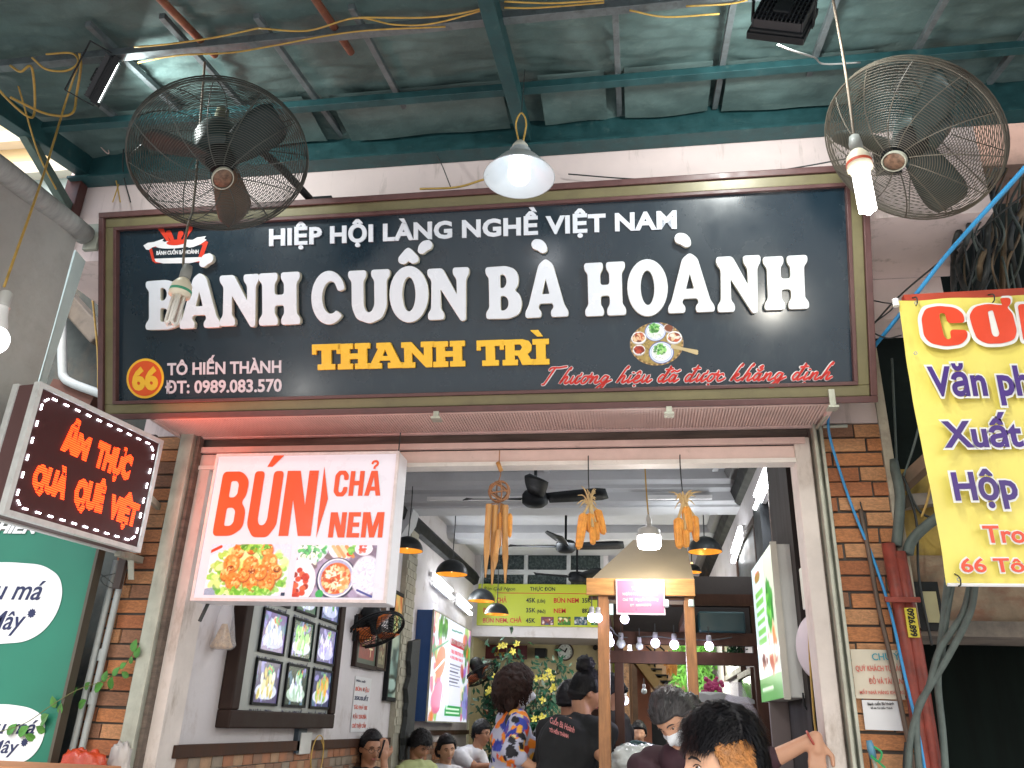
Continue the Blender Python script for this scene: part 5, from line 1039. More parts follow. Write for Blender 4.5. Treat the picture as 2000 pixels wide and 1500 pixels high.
# vine
VN = thing('climbing_vine', 'thin green vine climbing across the pipes and the left brick pier', 'plant', pY(100, 1400, 3.35))
stem = [(-10, 1432, 3.34), (50, 1412, 3.34), (100, 1378, 3.34), (150, 1348, 3.38), (200, 1330, 3.42), (235, 1305, 3.45), (258, 1280, 3.45), (266, 1255, 3.45)]
sp = crs(PY(stem), 6); b = MB(); b.path(sp, .0018, 5); b.build('stem', mat('vine_stem', (.12, .13, .04), .6), VN, smooth=True)
LEAF = mat('vine_leaf', (.075, .24, .04), .45, var=.3, scale=12); rr = random.Random(8)
for x, y, s in ((22, 1425, .05), (45, 1428, .055), (85, 1405, .06), (60, 1440, .04), (105, 1372, .045), (118, 1385, .04), (142, 1352, .045), (160, 1375, .05), (192, 1342, .055), (205, 1322, .045), (217, 1335, .05), (226, 1312, .04), (240, 1300, .035), (262, 1262, .05), (268, 1275, .045), (256, 1290, .03), (245, 1318, .035), (170, 1340, .04), (80, 1425, .04)):
    c = pY(x, y, 3.36 if x < 120 else 3.42); b = MB(); th = rr.uniform(-1.2, 1.2); ux = Vector((cos(th), -.25, sin(th))); vx = Vector((-sin(th), -.3+rr.uniform(-.3, .3), cos(th)))
    pts = [(0, -.5), (.32, -.32), (.42, 0), (.28, .3), (0, .62), (-.28, .3), (-.42, 0), (-.32, -.32)]
    vs = [c]+[c+ux*(p_[0]*s)+vx*(p_[1]*s)+Vector((0, -.004*abs(p_[0])*8*s*6, 0)) for p_ in pts]; b.add(vs, [(0, 1+i, 1+(i+1) % 8) for i in range(8)]); o = b.build('leaf', LEAF, VN); o.modifiers.new('t', 'SOLIDIFY').thickness = .0006
# bags and box at the lower left
def crumple(name, label, cat, c, r, m, seed, squash=(1, 1, 1), top=None):
    b = MB(); c = Vector(c); n_, m_2 = 36, 26; vs = []
    for i in range(m_2+1):
        th = pi*i/m_2
        for k in range(n_):
            ph = 2*pi*k/n_; d = Vector((sin(th)*cos(ph), sin(th)*sin(ph), cos(th)))
            q = 1+.30*mnoise.noise(d*2.6+Vector((seed, 0, 0)))+.16*abs(mnoise.noise(d*5+Vector((0, seed, 0))))-.12*abs(mnoise.noise(d*13+Vector((0, seed, 2))))
            if top and d.z > .3: q *= 1-(d.z-.3)*.75; zz = d.z*1.6
            else: zz = d.z
            vs.append(c+Vector((d.x*squash[0]*q, d.y*squash[1]*q, zz*squash[2]*q))*r)
    b.add(vs, [(i*n_+k, (i+1)*n_+k, (i+1)*n_+(k+1) % n_, i*n_+(k+1) % n_) for i in range(m_2) for k in range(n_)]); o = b.build(name, m, None, smooth=True); return tagit(o, label, cat)
RBAG = mat('red_plastic_bag', (.50, .055, .015), .3, var=.2, scale=8, bump=.3); WBAG = mat('translucent_bag', (.6, .55, .52), .35, var=.15, trans=.25)
crumple('plastic_bag', 'crumpled red plastic bag beside the grey pipes at the lower left', 'bag', pY(158, 1500, 3.36), .085, RBAG, 3, (1.1, .5, .9), True)
crumple('plastic_bag', 'pale translucent bag hanging on the brick pier by the shutter track', 'bag', pY(232, 1492, 3.42), .062, WBAG, 8, (.75, .3, 1.5), True)
q = pY(60, 1500, 3.1); b = MB(); b.box((q.x-.35, 2.95, q.z-.3), (q.x+.28, 3.25, q.z+.012)); o = b.build('cardboard_box', mat('orange_cardboard', (.45, .2, .09), .8, var=.1), None); tagit(bevel(o), 'brown cardboard box at the foot of the green board', 'box')
# papers on the right pier
PF = Fr((0, 3.488, 0), (1, 0, 0), (0, 0, 1))
def paper(name, label, pl, pr, pt, m, lines, cat='notice'):
    a0, v0 = PF.px(*pl); a1, _ = PF.px(*pr); _, v1 = PF.px(*pt)
    T = thing(name, label, cat, PF.at(a0, v0)); b = MB()
    b.grid(lambda u, v: PF.at(a0+(a1-a0)*u, v0+(v1-v0)*v, .002+.004*sin(u*5)*v), 8, 8); o = b.build('sheet', m, T, smooth=True)
    for s, p0, p1, yt, mm in lines: px_text('printed_line', s, PF, p0, p1, yt, mm, T, lift=.008, offset=.01)
    return T
REDT = mat('faded_red_print', (.6, .13, .10), .5, var=.1); TEALT = mat('teal_print', (.04, .3, .38), .5, var=.1)
paper('paper_notice', 'yellowed notice with faded red lettering on the right brick pier', (1672, 1364), (1768, 1364), (1660, 1268), mat('yellowed_paper', (.62, .56, .45), .6, var=.06), [('CHÚ Ý', (1703, 1290), (1757, 1289), 1276, TEALT), ('QUÝ KHÁCH TỰ BẢO', (1671, 1311), (1763, 1311), 1300, REDT), ('ĐỒ VÀ TÀI SẢN', (1697, 1336), (1762, 1336), 1325, REDT), ('MẤT NHÀ HÀNG KHÔNG', (1679, 1356), (1765, 1356), 1349, REDT)])
paper('paper_notice', 'small white printed sheet in a plastic sleeve under the yellowed notice', (1690, 1425), (1765, 1425), (1683, 1367), mat('white_paper', (.66, .66, .68), .4, var=.03), [('Bánh cuốn Bà Hoành', (1694, 1378), (1745, 1377), 1372, BLK), ('Số 66 Tô Hiến Thành', (1700, 1385), (1742, 1385), 1381, BLK)])
# brush with blue handle
q = pY(1697, 1446, 3.42); T = thing('cleaning_brush', 'cleaning brush with a blue handle and green cord leaning on the right pier', 'brush', q)
e = pY(1712, 1505, 3.42); b = MB(); b.path([q, q.lerp(e, .25), q.lerp(e, .6)], [.010, .014, .012], 10); b.build('handle', mat('blue_grip', (.10, .26, .38), .4), T, smooth=True)
b = MB(); b.path([q.lerp(e, .6), e, e+(e-q)*4], .007, 8); b.build('rod', ALU, T); b = MB(); b.path(crs([q.lerp(e, .2)+Vector((.01, -.01, 0)), q.lerp(e, .4)+Vector((.03, -.015, 0)), q.lerp(e, .7)+Vector((.01, -.015, 0)), q.lerp(e, .5)+Vector((-.01, -.015, 0)), q.lerp(e, .9)+Vector((.03, -.01, 0))], 4), .004, 5); b.build('green_cord', mat('green_cord', (.03, .35, .12), .6), T)
cable('black_cable', 'black cable end hanging at the foot of the right pier', 'cable', PY([(1771, 1450, 3.44), (1768, 1480, 3.44), (1765, 1560, 3.44)]), .008, BKCAB)
# pipe stub and bolt where the blue cable starts
b = MB(); b.path(PY([(1622, 800, 3.3), (1596, 836, 3.46)]), .009, 8); b.path(PY([(1608, 833, 3.46), (1655, 832, 3.46)]), .008, 8); o = b.build('support_rod', ALU, None, smooth=True); tagit(o, 'short metal rod propping the sign at its right end', 'rod')
# ------------------------------------------------ things inside the shop
LWF = Fr((XL+.002, 0, 0), (0, 1, 0), (0, 0, 1))
def lwbox(b, y0, y1, z0, z1, d0, d1): b.box((XL+d0, y0, z0), (XL+d1, y1, z1))
# dish board with lit pictures
DB = thing('dish_board', 'dark framed board of small lit dish pictures on the left inner wall', 'menu board', (XL+.05, 4.9, 1.54))
DBF = Fr((XL+.075, 0, 0), (0, 1, 0), (0, 0, 1))
def fpx(fr, x, y): return fr.px(x, y)
yl0, zb0 = DBF.px(446, 1424); yl1, zb1 = DBF.px(652, 1422)
zb = (zb0+zb1)/2; zt = 2.9; ya, yb = yl0, yl1
fw = .085
DF = mat('dark_brown_frame', (.030, .018, .015), .6, var=.2, spec=.15)
b = MB(); lwbox(b, ya, yb, zb, zb+fw, .001, .075); lwbox(b, ya, yb, zt-fw, zt, .001, .075); lwbox(b, ya, ya+fw, zb+fw, zt-fw, .001, .075); lwbox(b, yb-fw, yb, zb+fw, zt-fw, .001, .075); bevel(b.build('frame', DF, DB), .008)
b = MB(); lwbox(b, ya+fw, yb-fw, zb+fw, zt-fw, .001, .05); b.build('board', mat('grey_board', (.30, .32, .31), .4, var=.04), DB)
DPF = Fr((XL+.052, 0, 0), (0, 1, 0), (0, 0, 1))
def dish(kind):
    def f(p):
        A = p.A; rs = np.random.RandomState(kind+3)
        bg = ['#4a4068', '#2b3a34', '#3a3f66', '#6c5a92', '#28443a', '#4b4a86', '#4c6a3c', '#3c5a48', '#55608c'][kind]
        p.rect(0, 0, 9, 1, bg); p.scatter(30, A/2, .5, A*.6, .6, [bg, '#8f8ad0', '#5a7a90'], .04, .1, 2, rs)
        p.ell(A/2, .28, A*.44, .20, ['#cdd4f0', '#b8d0c0', '#d8dcf8', '#a8aee0', '#c8d8f0', '#b0b4e8', '#d0e0d0', '#c8d0e8', '#b8c0e0'][kind], soft=.06)
        cs = [['#e9e4b0', '#f4f6e4', '#c8b870'], ['#d8f0e8', '#a9cbb4', '#eef8ff'], ['#e8a848', '#d0c87a', '#9ac060'], ['#dfe6ff', '#a8b8e8', '#f2e8d0'], ['#58b048', '#8ade6a', '#c8f2b0'], ['#c9c6ff', '#8f8adc', '#eceaff'], ['#78c850', '#b8e890', '#e8f0ff'], ['#9fd880', '#e8fff0', '#70b060'], ['#e8ecff', '#60a050', '#c0c8ff']][kind]
        for i in range(26): x = A/2+rs.uniform(-.32, .32)*A; y = rs.uniform(.2, .75); p.ell(x, y, .05+.05*rs.rand(), .14, cs[i % 3], rs.uniform(-.5, .5), soft=.3)
        if kind == 3: p.ell(A*.5, .8, .13, .11, '#f2e6e0', soft=.1); p.ell(A*.5, .8, .08, .07, '#e0a050')
        p.scatter(20, A*.6, .82, .2, .1, ['#7fce7a', '#d66a4a', '#58b070'], .02, .04, 2, rs); p.grain(.1)
    return f
LITD = mat('lit_dish_picture', attr=True, var=0, rough=.25, eattr=.22)
def zz(x, y): return (400+x*.2334, 1150+y*.2334)
pics = [((385, 945), (590, 960), (430, 592)), ((652, 968), (828, 978), (692, 640)), ((875, 983), (1025, 990), (908, 682)),
        ((448, 505), (640, 540), (492, 170)), ((705, 558), (865, 588), (742, 252)), ((918, 603), (1060, 628), (948, 318)),
        ((520, 110), (690, 140), (560, -200)), ((750, 190), (905, 215), (790, -90)), ((957, 245), (1090, 285), (985, 0))]
pos = []
for i, (pl, pr, pt) in enumerate(pics):
    a0, b0 = DPF.px(*zz(*pl)); a1, _ = DPF.px(*zz(*pr)); _, b1 = DPF.px(*zz(*pt)); pos.append([a0, a1, b0, b1])
for c in range(3):   # true columns and rows
    ys0 = sum(pos[r*3+c][0] for r in range(2))/2; ys1 = sum(pos[r*3+c][1] for r in range(2))/2
    for r in range(3): pos[r*3+c][0], pos[r*3+c][1] = ys0, ys1
for r in range(2):
    m0 = sum(pos[r*3+c][2] for c in range(3))/3; m1 = sum(pos[r*3+c][3] for c in range(3))/3
    for c in range(3): pos[r*3+c][2], pos[r*3+c][3] = m0, m1
dz_ = pos[3][2]-pos[0][2]
for c in range(3): pos[6+c][2] = pos[3][2]+dz_; pos[6+c][3] = pos[3][3]+dz_
CAPS = ['Bánh bột lọc: 70K/chục', 'Bánh giò: 15K/chiếc', 'Bánh nếp: 10K/chiếc', 'Bánh đúc: 10K/chục', 'Giò lụa gói: 15K/chiếc', 'Bánh gio: 8K/chục', 'Bánh chưng: 50K/chiếc', 'Bánh tẻ: 10K/chục', 'Bánh dày: 10K/chục']
for i, (a0, a1, b0, b1) in enumerate(pos):
    p = Pic(a1-a0, b1-b0, 40, '#444444'); dish(i)(p); b = MB(); fframe(b, DPF, a0-.012, a1+.012, b0-.012, b1+.012, .013, 0, .012); fr_ = b.build('picture_frame', BLKP, DB)
    p.build('picture', DPF, a0, b0, .006, LITD, fr_)
    me = text_mesh(CAPS[i], (a1-a0)*1.02, .036, .001, offset=.03, res=2); me.materials.append(NVY); place(me, DPF, a0-.005, b0-.066, .0015); obj('caption', me, DB)
area('board_glow', (XL+.1, 4.95, 2.15), (1, 0, 0), .9, .9, 1.2, (.85, .88, 1), DB)
# conduit, switch box and loop under the board
def sw(name, label, cat, l, r, m): b = MB(); b.path(crs(l, 6), r, 6); return tagit(b.build(name, m, None, smooth=True), label, cat)
y0 = pX(573, 1440, XL)[1]; b = MB(); b.box((XL+.001, y0, 1.40), (XL+.03, y0+.13, zb-.003)); b.build('blue_grey_trunking', mat('blue_grey_trunking', (.03, .05, .075), .5), ROOM)
q = pX(592, 1452, XL+.03); b = MB(); b.box((XL+.001, q.y-.05, q.z-.06), (XL+.036, q.y+.12, q.z+.06)); o = b.build('socket_plate', mat('socket_plate', (.6, .6, .58), .4), None); tagit(bevel(o), 'white socket plate under the dish board with a yellow cable loop', 'socket')
sw('cable_loop', 'loop of yellow cable hanging from the socket under the dish board', 'cable', [q+Vector((.03, .1+.10*cos(t)+.08, -.06+.11*sin(t)-.02*t/6)) for t in np.linspace(0, 7.5, 14)], .004, YCAB)
# wall fan edge-on
def small_fan(label, c, n, R, loc_wall, col2):
    c = Vector(c); n = Vector(n).normalized(); a = n.orthogonal().normalized(); bq = n.cross(a); T = thing('wall_fan', label, 'fan', c)
    C = lambda r, t, h: c+(a*cos(t)+bq*sin(t))*r+n*h
    for nm, s in (('front_guard', 1), ('rear_guard', -1)):
        b = MB()
        for i in range(9): r = .04+(R-.04)*(i+.5)/9; b.path([C(r, 2*pi*k/32, s*.055*(1-(r/R)**3)) for k in range(32)], .0022, 4, closed=True)
        for k in range(14): b.path([C(.03+(R-.03)*j/5, 2*pi*k/14, s*.055*(1-((.03+(R-.03)*j/5)/R)**3)) for j in range(6)], .0022, 4)
        b.build(nm, BLK, T)
    b = MB()
    for h in (-.008, .008): b.path([C(R, 2*pi*k/36, h) for k in range(36)], .006, 6, closed=True)
    b.build('rim', BLK, T)
    for j in range(3):
        b = MB(); vs = []; t0 = j*2*pi/3+.5
        for i in range(6):
            r = .04+R*.8*i/5
            for w_ in range(4): q = w_/3-.5; vs.append(C(r, t0+q*1.1*(1-.3*i/5), q*.05))
        b.add(vs, [(i*4+k, i*4+k+1, (i+1)*4+k+1, (i+1)*4+k) for i in range(5) for k in range(3)]); o = b.build('blade', col2, T, smooth=True); o.modifiers.new('t', 'SOLIDIFY').thickness = .003
    b = MB(); b.lathe([(0, .03), (.04, .02), (.05, -.05), (.075, -.06), (.075, -.17), (.05, -.2), (0, -.2)], c, n, 20); b.build('motor', BLK, T, smooth=True)
    b = MB(); w = Vector(loc_wall); b.bar(C(0, 0, -.14), w, .04, .05); b.obox(w, Vector((.012, 0, 0)), Vector((0, .05, 0)), Vector((0, 0, .09))); bevel(b.build('bracket', BLK, T), .004)
    return T
c = pY(735, 1230, 5.95); small_fan('black caged wall fan with orange blades, tilted down beside the dish board', c, (.45, -.30, -.85), .21, (XL+.01, c.y-.05, c.z+.0), mat('orange_blade', (.6, .15, .03), .35))
c = pY(940, 1318, 9.4); small_fan('dark caged wall fan in the far left corner beside the flowering tree', c, (.5, -.25, -.8), .2, (XL+.01, c.y, c.z+.08), mat('dark_orange_blade', (.3, .07, .02), .35))
# framed pictures and papers on the left wall
def wall_pic(name, label, cat, pl, pr, pt, fn, fw=.02, depth=.03, fm=None, m=None, res=50, off=0):
    F_ = Fr((XL+depth, 0, 0), (0, 1, 0), (0, 0, 1)); a0, b0 = F_.px(*pl); a1, c1_ = F_.px(*pr); _, b1 = F_.px(*pt); b0 = (b0+c1_)/2
    T = thing(name, label, cat, (XL+depth, (a0+a1)/2, b0)); b = MB(); fframe(b, F_, a0, a1, b0, b1, fw, -depth+.002, .006); bevel(b.build('frame', fm or DF, T), .002)
    b = MB(); fbox(b, F_, a0+fw, a1-fw, b0+fw, b1-fw, -depth+.002, -.004); b.build('backing', BLKP, T)
    p = Pic(a1-a0-2*fw, b1-b0-2*fw, res, '#777777'); fn(p); p.build('picture', F_, a0+fw, b0+fw, -.002, m or PRINT, T); return T, F_, a0, a1, b0, b1
def cert(p):
    A = p.A; p.rect(0, 0, 9, 1, '#1c3a30'); p.rect(A*.1, .12, A*.9, .92, '#8c1d12'); p.ell(A*.5, .68, A*.2, .12, '#d8a83a'); p.ell(A*.5, .68, A*.13, .08, '#b33a1a')
    p.line(A*.25, .42, A*.6, .42, .015, '#e8c860'); p.line(A*.7, .2, A*.7, .38, .02, '#f0e0b0'); p.line(A*.62, .38, A*.8, .38, .02, '#f0e0b0'); p.grain(.2)
wall_pic('framed_certificate', 'red certificate in a black frame hanging behind the caged fan', 'picture', (692, 1303), (734, 1308), (695, 1196), cert, .03)
wall_pic('framed_picture', 'narrow brownish framed picture right of the red certificate', 'picture', (733, 1308), (752, 1311), (738, 1222), lambda p: (p.rect(0, 0, 9, 1, '#5a5240'), p.rect(p.A*.2, .1, p.A*.8, .9, '#8a8468'), p.scatter(30, p.A/2, .5, p.A*.3, .3, ['#3a3a2a', '#b0a880', '#6a3a2a'], .02, .05), p.grain(.2)), .02)
def abstract(p):
    A = p.A; rs = np.random.RandomState(9); p.rect(0, 0, 9, 1, '#4b6a60'); p.rect(0, .55, 9, 1, '#8a8a5a'); p.scatter(60, A*.5, .8, A*.5, .25, ['#d0793a', '#c8b06a', '#b0502a', '#7a9a5a', '#3f6a3a', '#e0a060'], .04, .1, 1.6, rs, .5)
    p.scatter(50, A*.5, .35, A*.5, .3, ['#54706c', '#7f9a92', '#394a48', '#9aa898'], .04, .1, 1.6, rs, .5); p.ell(A*.2, .12, A*.35, .09, '#1c2624'); p.ell(A*.2, .12, A*.25, .06, '#90a8a0'); p.ell(A*.75, .38, A*.12, .09, '#c06a4a'); p.line(A*.5, 1, A*.6, .5, .03, '#d8c080')
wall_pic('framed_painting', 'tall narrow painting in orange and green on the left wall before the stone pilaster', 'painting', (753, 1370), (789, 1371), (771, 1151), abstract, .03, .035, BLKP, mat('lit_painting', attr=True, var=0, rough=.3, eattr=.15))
NF = Fr((XL+.006, 0, 0), (0, 1, 0), (0, 0, 1)); a0, b0 = NF.px(684, 1430); a1, _ = NF.px(708, 1432); _, b1 = NF.px(695, 1320)
T = thing('price_note', 'tall white price note with red and navy lines on the left wall', 'notice', NF.at(a0, b0)); b = MB(); fbox(b, NF, a0, a1+.1, b0, b1, -.002, 0); b.build('sheet', mat('white_paper', (.66, .66, .68), .4), T)
for k, (s, c_) in enumerate((('Món mới', NVY), ('BÚN ĐẬU', REDT), ('35K/SUẤT', NVY), ('TÀO PHỚ 15K', REDT), ('ĐẬU 25K/BÌA', REDT), ('CHÈ THẬP CẨM', REDT))):
    me = text_mesh(s, (a1-a0+.1)*(.84 if k else .55), (b1-b0)*(.075 if k else .045), .0006, offset=.04, res=2); me.materials.append(c_); place(me, NF, a0+.02, b1-(b1-b0)*(.10+.165*k), .001); obj('printed_line', me, T)
c = pX(745, 1187, XL+.01); b = MB(); b.lathe([(0, .02), (.09, .015), (.1, 0), (0, 0)], c, (1, 0, 0), 20); tagit(b.build('round_plaque', DWOOD, None, smooth=True), 'small round brown plaque on the wall above the caged fan', 'plaque')
# lit poster box
def poster(p):
    A = p.A; rs = np.random.RandomState(4); p.rect(0, 0, 9, 1, '#dde2f2')
    for x in (0, 1):
        s = (lambda v: v) if x == 0 else (lambda v: A-v)
        p.scatter(60, s(A*.08), .5, A*.16, .5, ['#c24d7a', '#d9782c', '#8ac04a', '#e8dcc8', '#b43a30', '#3a7a3a', '#9a6ac0'], .03, .08, 1.4, rs, .3)
    p.scatter(30, A*.25, .88, A*.1, .1, ['#3f8a3a', '#6cb04a', '#2a6a2a'], .02, .05, 1.6, rs); p.ell(A*.22, .55, A*.12, .14, '#c86a28', .4); p.ell(A*.2, .22, A*.13, .14, '#d46a90', .3); p.line(A*.02, .62, A*.38, .78, .012, '#3a8a5a'); p.line(A*.02, .40, A*.3, .58, .012, '#ffffff'); p.line(A*.36, .55, A*.26, .08, .01, '#ffffff')
    p.rect(A*.42, .75, A*.82, .82, '#b01838'); p.line(A*.45, .90, A*.75, .92, .008, '#2a8a70')
    for k, y in enumerate((.69, .63)):
        for j in range(9): p.rect(A*(.44+.04*j), y-.016, A*(.465+.04*j), y+.018, '#d83a58')
    for k in range(7): p.line(A*.44, .56-.034*k, A*(.74-.03*(k % 3)), .56-.034*k, .006, '#5a5a74')
    p.rect(A*.38, .06, A*.8, .16, '#2f9a52'); p.line(A*.42, .125, A*.76, .125, .008, '#d8f0dc'); p.line(A*.42, .09, A*.76, .09, .008, '#d8f0dc'); p.scatter(14, A*.92, .2, A*.06, .15, ['#5a60b0', '#8a90d0'], .03, .06, 1.5, rs)
PF2 = Fr((XL+.16, 0, 0), (0, 1, 0), (0, 0, 1)); a0, b0 = PF2.px(834, 1409); a1, _ = PF2.px(911, 1405); _, b1 = PF2.px(846, 1190); a0 -= .02
T = thing('lit_poster', 'glowing food poster light box with a blue side on the left wall', 'poster', (XL+.1, (a0+a1)/2, b0)); b = MB(); lwbox(b, a0, a1, b0, b1, .001, .155); b.build('box', mat('blue_box_side', (.02, .07, .22), .4), T)
p = Pic(a1-a0, b1-b0, 130, '#dddddd'); poster(p); p.build('poster_face', PF2, a0, b0, .002, mat('lit_poster_print', attr=True, var=0, rough=.3, eattr=.28), T)
me = text_mesh('KHAI TRƯƠNG', (a1-a0)*.36, .055, .0008, offset=.03, res=2); me.materials.append(WP); place(me, PF2, a0+(a1-a0)*.44, b0+(b1-b0)*.765, .004); obj('printed_line', me, T)
b = MB(); fframe(b, PF2, a0-.006, a1+.006, b0-.006, b1+.006, .012, -.01, .006); b.build('rim', ALU, T)
area('poster_glow', PF2.at((a0+a1)/2, (b0+b1)/2, .03), (1, -.3, 0), 1.2, .7, 6, (.9, .93, 1), T)
# tube lamps
TUBE = mat('glowing_fluorescent', (.9, .9, .9), .3, var=0, emit=(.95, .98, 1), es=9)
def tube_lamp(label, p, q, wallx, power, pair):
    T = thing('tube_lamp', label, 'lamp', (Vector(p)+Vector(q))/2, 'twin fluorescent tubes on the side walls'); s = 1 if wallx < 0 else -1
    for k, dz in enumerate((0, -.07) if pair else (0,)):
        o = Vector((0, .06*k if pair else 0, dz)); b = MB(); b.bar(Vector(p)+o+Vector((-.018*s, 0, 0)), Vector(q)+o+Vector((-.018*s, 0, 0)), .03, .045); b.build('batten', WHT, T)
        b = MB(); b.path([Vector(p)+o+Vector((.014*s, 0, 0)), Vector(q)+o+Vector((.014*s, 0, 0))], .015, 12); b.build('tube', TUBE, T, smooth=True)
    m = (Vector(p)+Vector(q))/2+Vector((.06*s, 0, -.05)); area('tube_light', m, (s*.8, 0, -.5), .06, (Vector(q)-Vector(p)).length, power, (.93, .97, 1), T)
def lw(x, y, X): return pX(x, y, X)
for lb, a, c, X, pw in (('nearer pair of lit tubes on the left wall between the second and third pendant lamps', (846, 1122), (880, 1153), XL+.05, 5), ('farther pair of lit tubes on the left wall above the lit poster', (893, 1163), (917, 1186), XL+.05, 4),
                      ('long pair of lit tubes high on the right wall nearest the opening', (1505, 905), (1480, 968), XR-.05, 6), ('second pair of lit tubes on the right wall, farther in', (1449, 1031), (1434, 1078), XR-.05, 5)):
    tube_lamp(lb, lw(*a, X), lw(*c, X), X, pw, True)
q = pX(1418, 1145, XR-.04); q2 = pX(1416, 1168, XR-.04); tube_lamp('short single lit tube far back on the right wall', q, q2, XR, 4, False)
# pendant domes
DOME = mat('black_dome', (.016, .02, .022), .4, metal=.3, var=.25, scale=18, spec=.6); GOLD = mat('gold_inside', (.62, .26, .03), .35, metal=.5, var=.15, scale=30, bump=.3, bscale=40, emit=(1, .40, .04), es=.3)
def pendant(label, x, y, Y, d_px):
    p = pY(x, y, Y); dep = (p-EYE).dot(_F); R = d_px/2*dep/FPX; T = thing('dome_pendant', label, 'lamp', p, 'black dome pendant lamps')
    n = 7; b = MB(); b.lathe([(R*cos(i/n*pi/2), R*.92*sin(i/n*pi/2)) for i in range(n+1)], p, (0, 0, 1), 32); b.build('shade', DOME, T, smooth=True)
    b = MB(); b.lathe([(R*.97*cos(i/n*pi/2), R*.88*sin(i/n*pi/2)+.001) for i in range(n+1)], p, (0, 0, 1), 32); b.build('shade_lining', GOLD, T, smooth=True)
    b = MB(); b.lathe([(0, .0), (R*.16, .02), (R*.2, .05), (R*.1, .09), (0, .1)], p+Vector((0, 0, R*.12)), (0, 0, 1), 14); b.build('bulb', mat('warm_bulb', (.9, .6, .3), .3, var=0, emit=(1, .55, .18), es=1.6), T, smooth=True)
    b = MB(); b.path([p+Vector((0, 0, R*.9)), p+Vector((.006, 0, R*.9+.3)), Vector((p.x, p.y, 3.6 if p.z < 3.5 else 3.7))], .005, 5); b.build('cord', BKCAB, T)
for a in (('black dome pendant half hidden behind the white light box', 795, 1076, 6.6, 62), ('second black dome pendant, left of the bamboo chime', 882, 1122, 7.4, 63), ('third black dome pendant, in front of the yellow menu board edge', 940, 1174, 8.6, 52), ('fourth black dome pendant, lowest in the row, over the menu board', 970, 1200, 9.4, 47),
          ('large black dome pendant right of the right corn bunch', 1377, 1078, 7.2, 66), ('black dome pendant partly hidden by the beige hood', 1352, 1118, 8.8, 36)): pendant(*a)
# ceiling fans
def ceiling_fan(label, x, y, Y, R, angs, top):
    p = pY(x, y, Y); T = thing('ceiling_fan', label, 'fan', p, 'black ceiling fans')
    b = MB(); b.lathe([(0, -.06), (.07, -.055), (.10, -.03), (.10, .03), (.085, .055), (0, .06)], p, (0, 0, 1), 24); b.build('motor', BLKP, T, smooth=True)
    b = MB(); b.path([p+Vector((0, 0, .05)), Vector((p.x, p.y, top))], .012, 8); b.lathe([(.05, 0), (.04, -.08), (.015, -.1)], (p.x, p.y, top), (0, 0, 1), 16); b.build('rod', BLKP, T)
    for a in angs:
        d = Vector((cos(a), sin(a), .02)); s = Vector((-sin(a), cos(a), 0)); b = MB(); vs = []
        for i in range(9):
            r = .10+(R-.10)*i/8; w = .055+.03*sin(i/8*pi*.6)
            if i == 8: w *= .6
            for q in (-1, 0, 1): vs.append(p+d*r+s*w*q+Vector((0, 0, -.022*q)))
        b.add(vs, [(i*3+k, i*3+k+1, (i+1)*3+k+1, (i+1)*3+k) for i in range(8) for k in range(2)]); o = b.build('blade', BLKP, T, smooth=True); o.modifiers.new('t', 'SOLIDIFY').thickness = .006
ceiling_fan('nearest black ceiling fan behind the bamboo chime', 1045, 975, 6.0, .56, (radians(176), radians(-10), radians(-82)), 3.57)
ceiling_fan('middle black ceiling fan behind the left corn bunch', 1105, 1068, 8.1, .58, (radians(178), radians(-3), radians(-98)), 3.7)
ceiling_fan('farthest black ceiling fan just above the menu board', 1127, 1128, 9.4, .50, (radians(200), radians(70), radians(-50)), 3.7)
# menu board
MF = Fr((0, 10.17, 0), (1, 0, 0), (0, 0, 1)); a0, b0 = -1.985, 2.712; a1, b1 = -.42, 3.215
T = thing('menu_board', 'lime yellow menu board with red and black prices on the back wall', 'menu board', (-1.2, 10.17, 2.71)); b = MB(); fbox(b, MF, a0, a1, b0, b1, -.03, 0); b.build('panel', mat('lime_board', (.42, .48, .03), .5, var=.03), T)
MRED = mat('menu_red', (.5, .02, .02), .5, var=0); MBLK = mat('menu_black', (.015, .02, .02), .5, var=0)
def mz(x, y): return (750+x/4, 860+y/4)
def mt(s, p0, p1, yt, m, **k): px_text('menu_text', s, MF, mz(*p0), mz(*p1), mz(0, yt)[1], m, T, lift=.001, res=2, **k)
mt('Bún Chả Ngon', (778, 1172), (1025, 1174), 1143, MBLK, offset=.0, shear=.3); mt('THỰC ĐƠN', (1140, 1175), (1337, 1177), 1145, MBLK, offset=.02)
mt('BÚN CHẢ', (790, 1268), (958, 1268), 1228, MRED, offset=.022); mt('45K', (1110, 1268), (1185, 1268), 1230, MBLK, offset=.025); mt('(Lớn)', (1195, 1268), (1260, 1268), 1240, MBLK, offset=.02)
mt('BÚN NEM', (1327, 1270), (1522, 1270), 1230, MRED, offset=.022); mt('35K', (1548, 1270), (1620, 1270), 1232, MBLK, offset=.025)
mt('BÚN CHẢ', (776, 1345), (950, 1345), 1306, MRED, offset=.022); mt('35K', (1110, 1345), (1185, 1345), 1308, MBLK, offset=.025); mt('(Nhỏ)', (1195, 1350), (1262, 1350), 1322, MBLK, offset=.02); mt('NEM', (1327, 1350), (1420, 1350), 1312, MRED, offset=.022); mt('8K/C', (1548, 1350), (1635, 1350), 1312, MBLK, offset=.025)
mt('BÚN NEM, CHẢ', (772, 1425), (1075, 1425), 1387, MRED, offset=.022); mt('45K', (1107, 1427), (1182, 1427), 1388, MBLK, offset=.025)
b = MB(); q0 = MF.px(*mz(880, 1192)); fbox(b, MF, q0[0], a1-.02, q0[1]-.004, q0[1]+.004, 0, .002); b.build('red_rule', MRED, T)
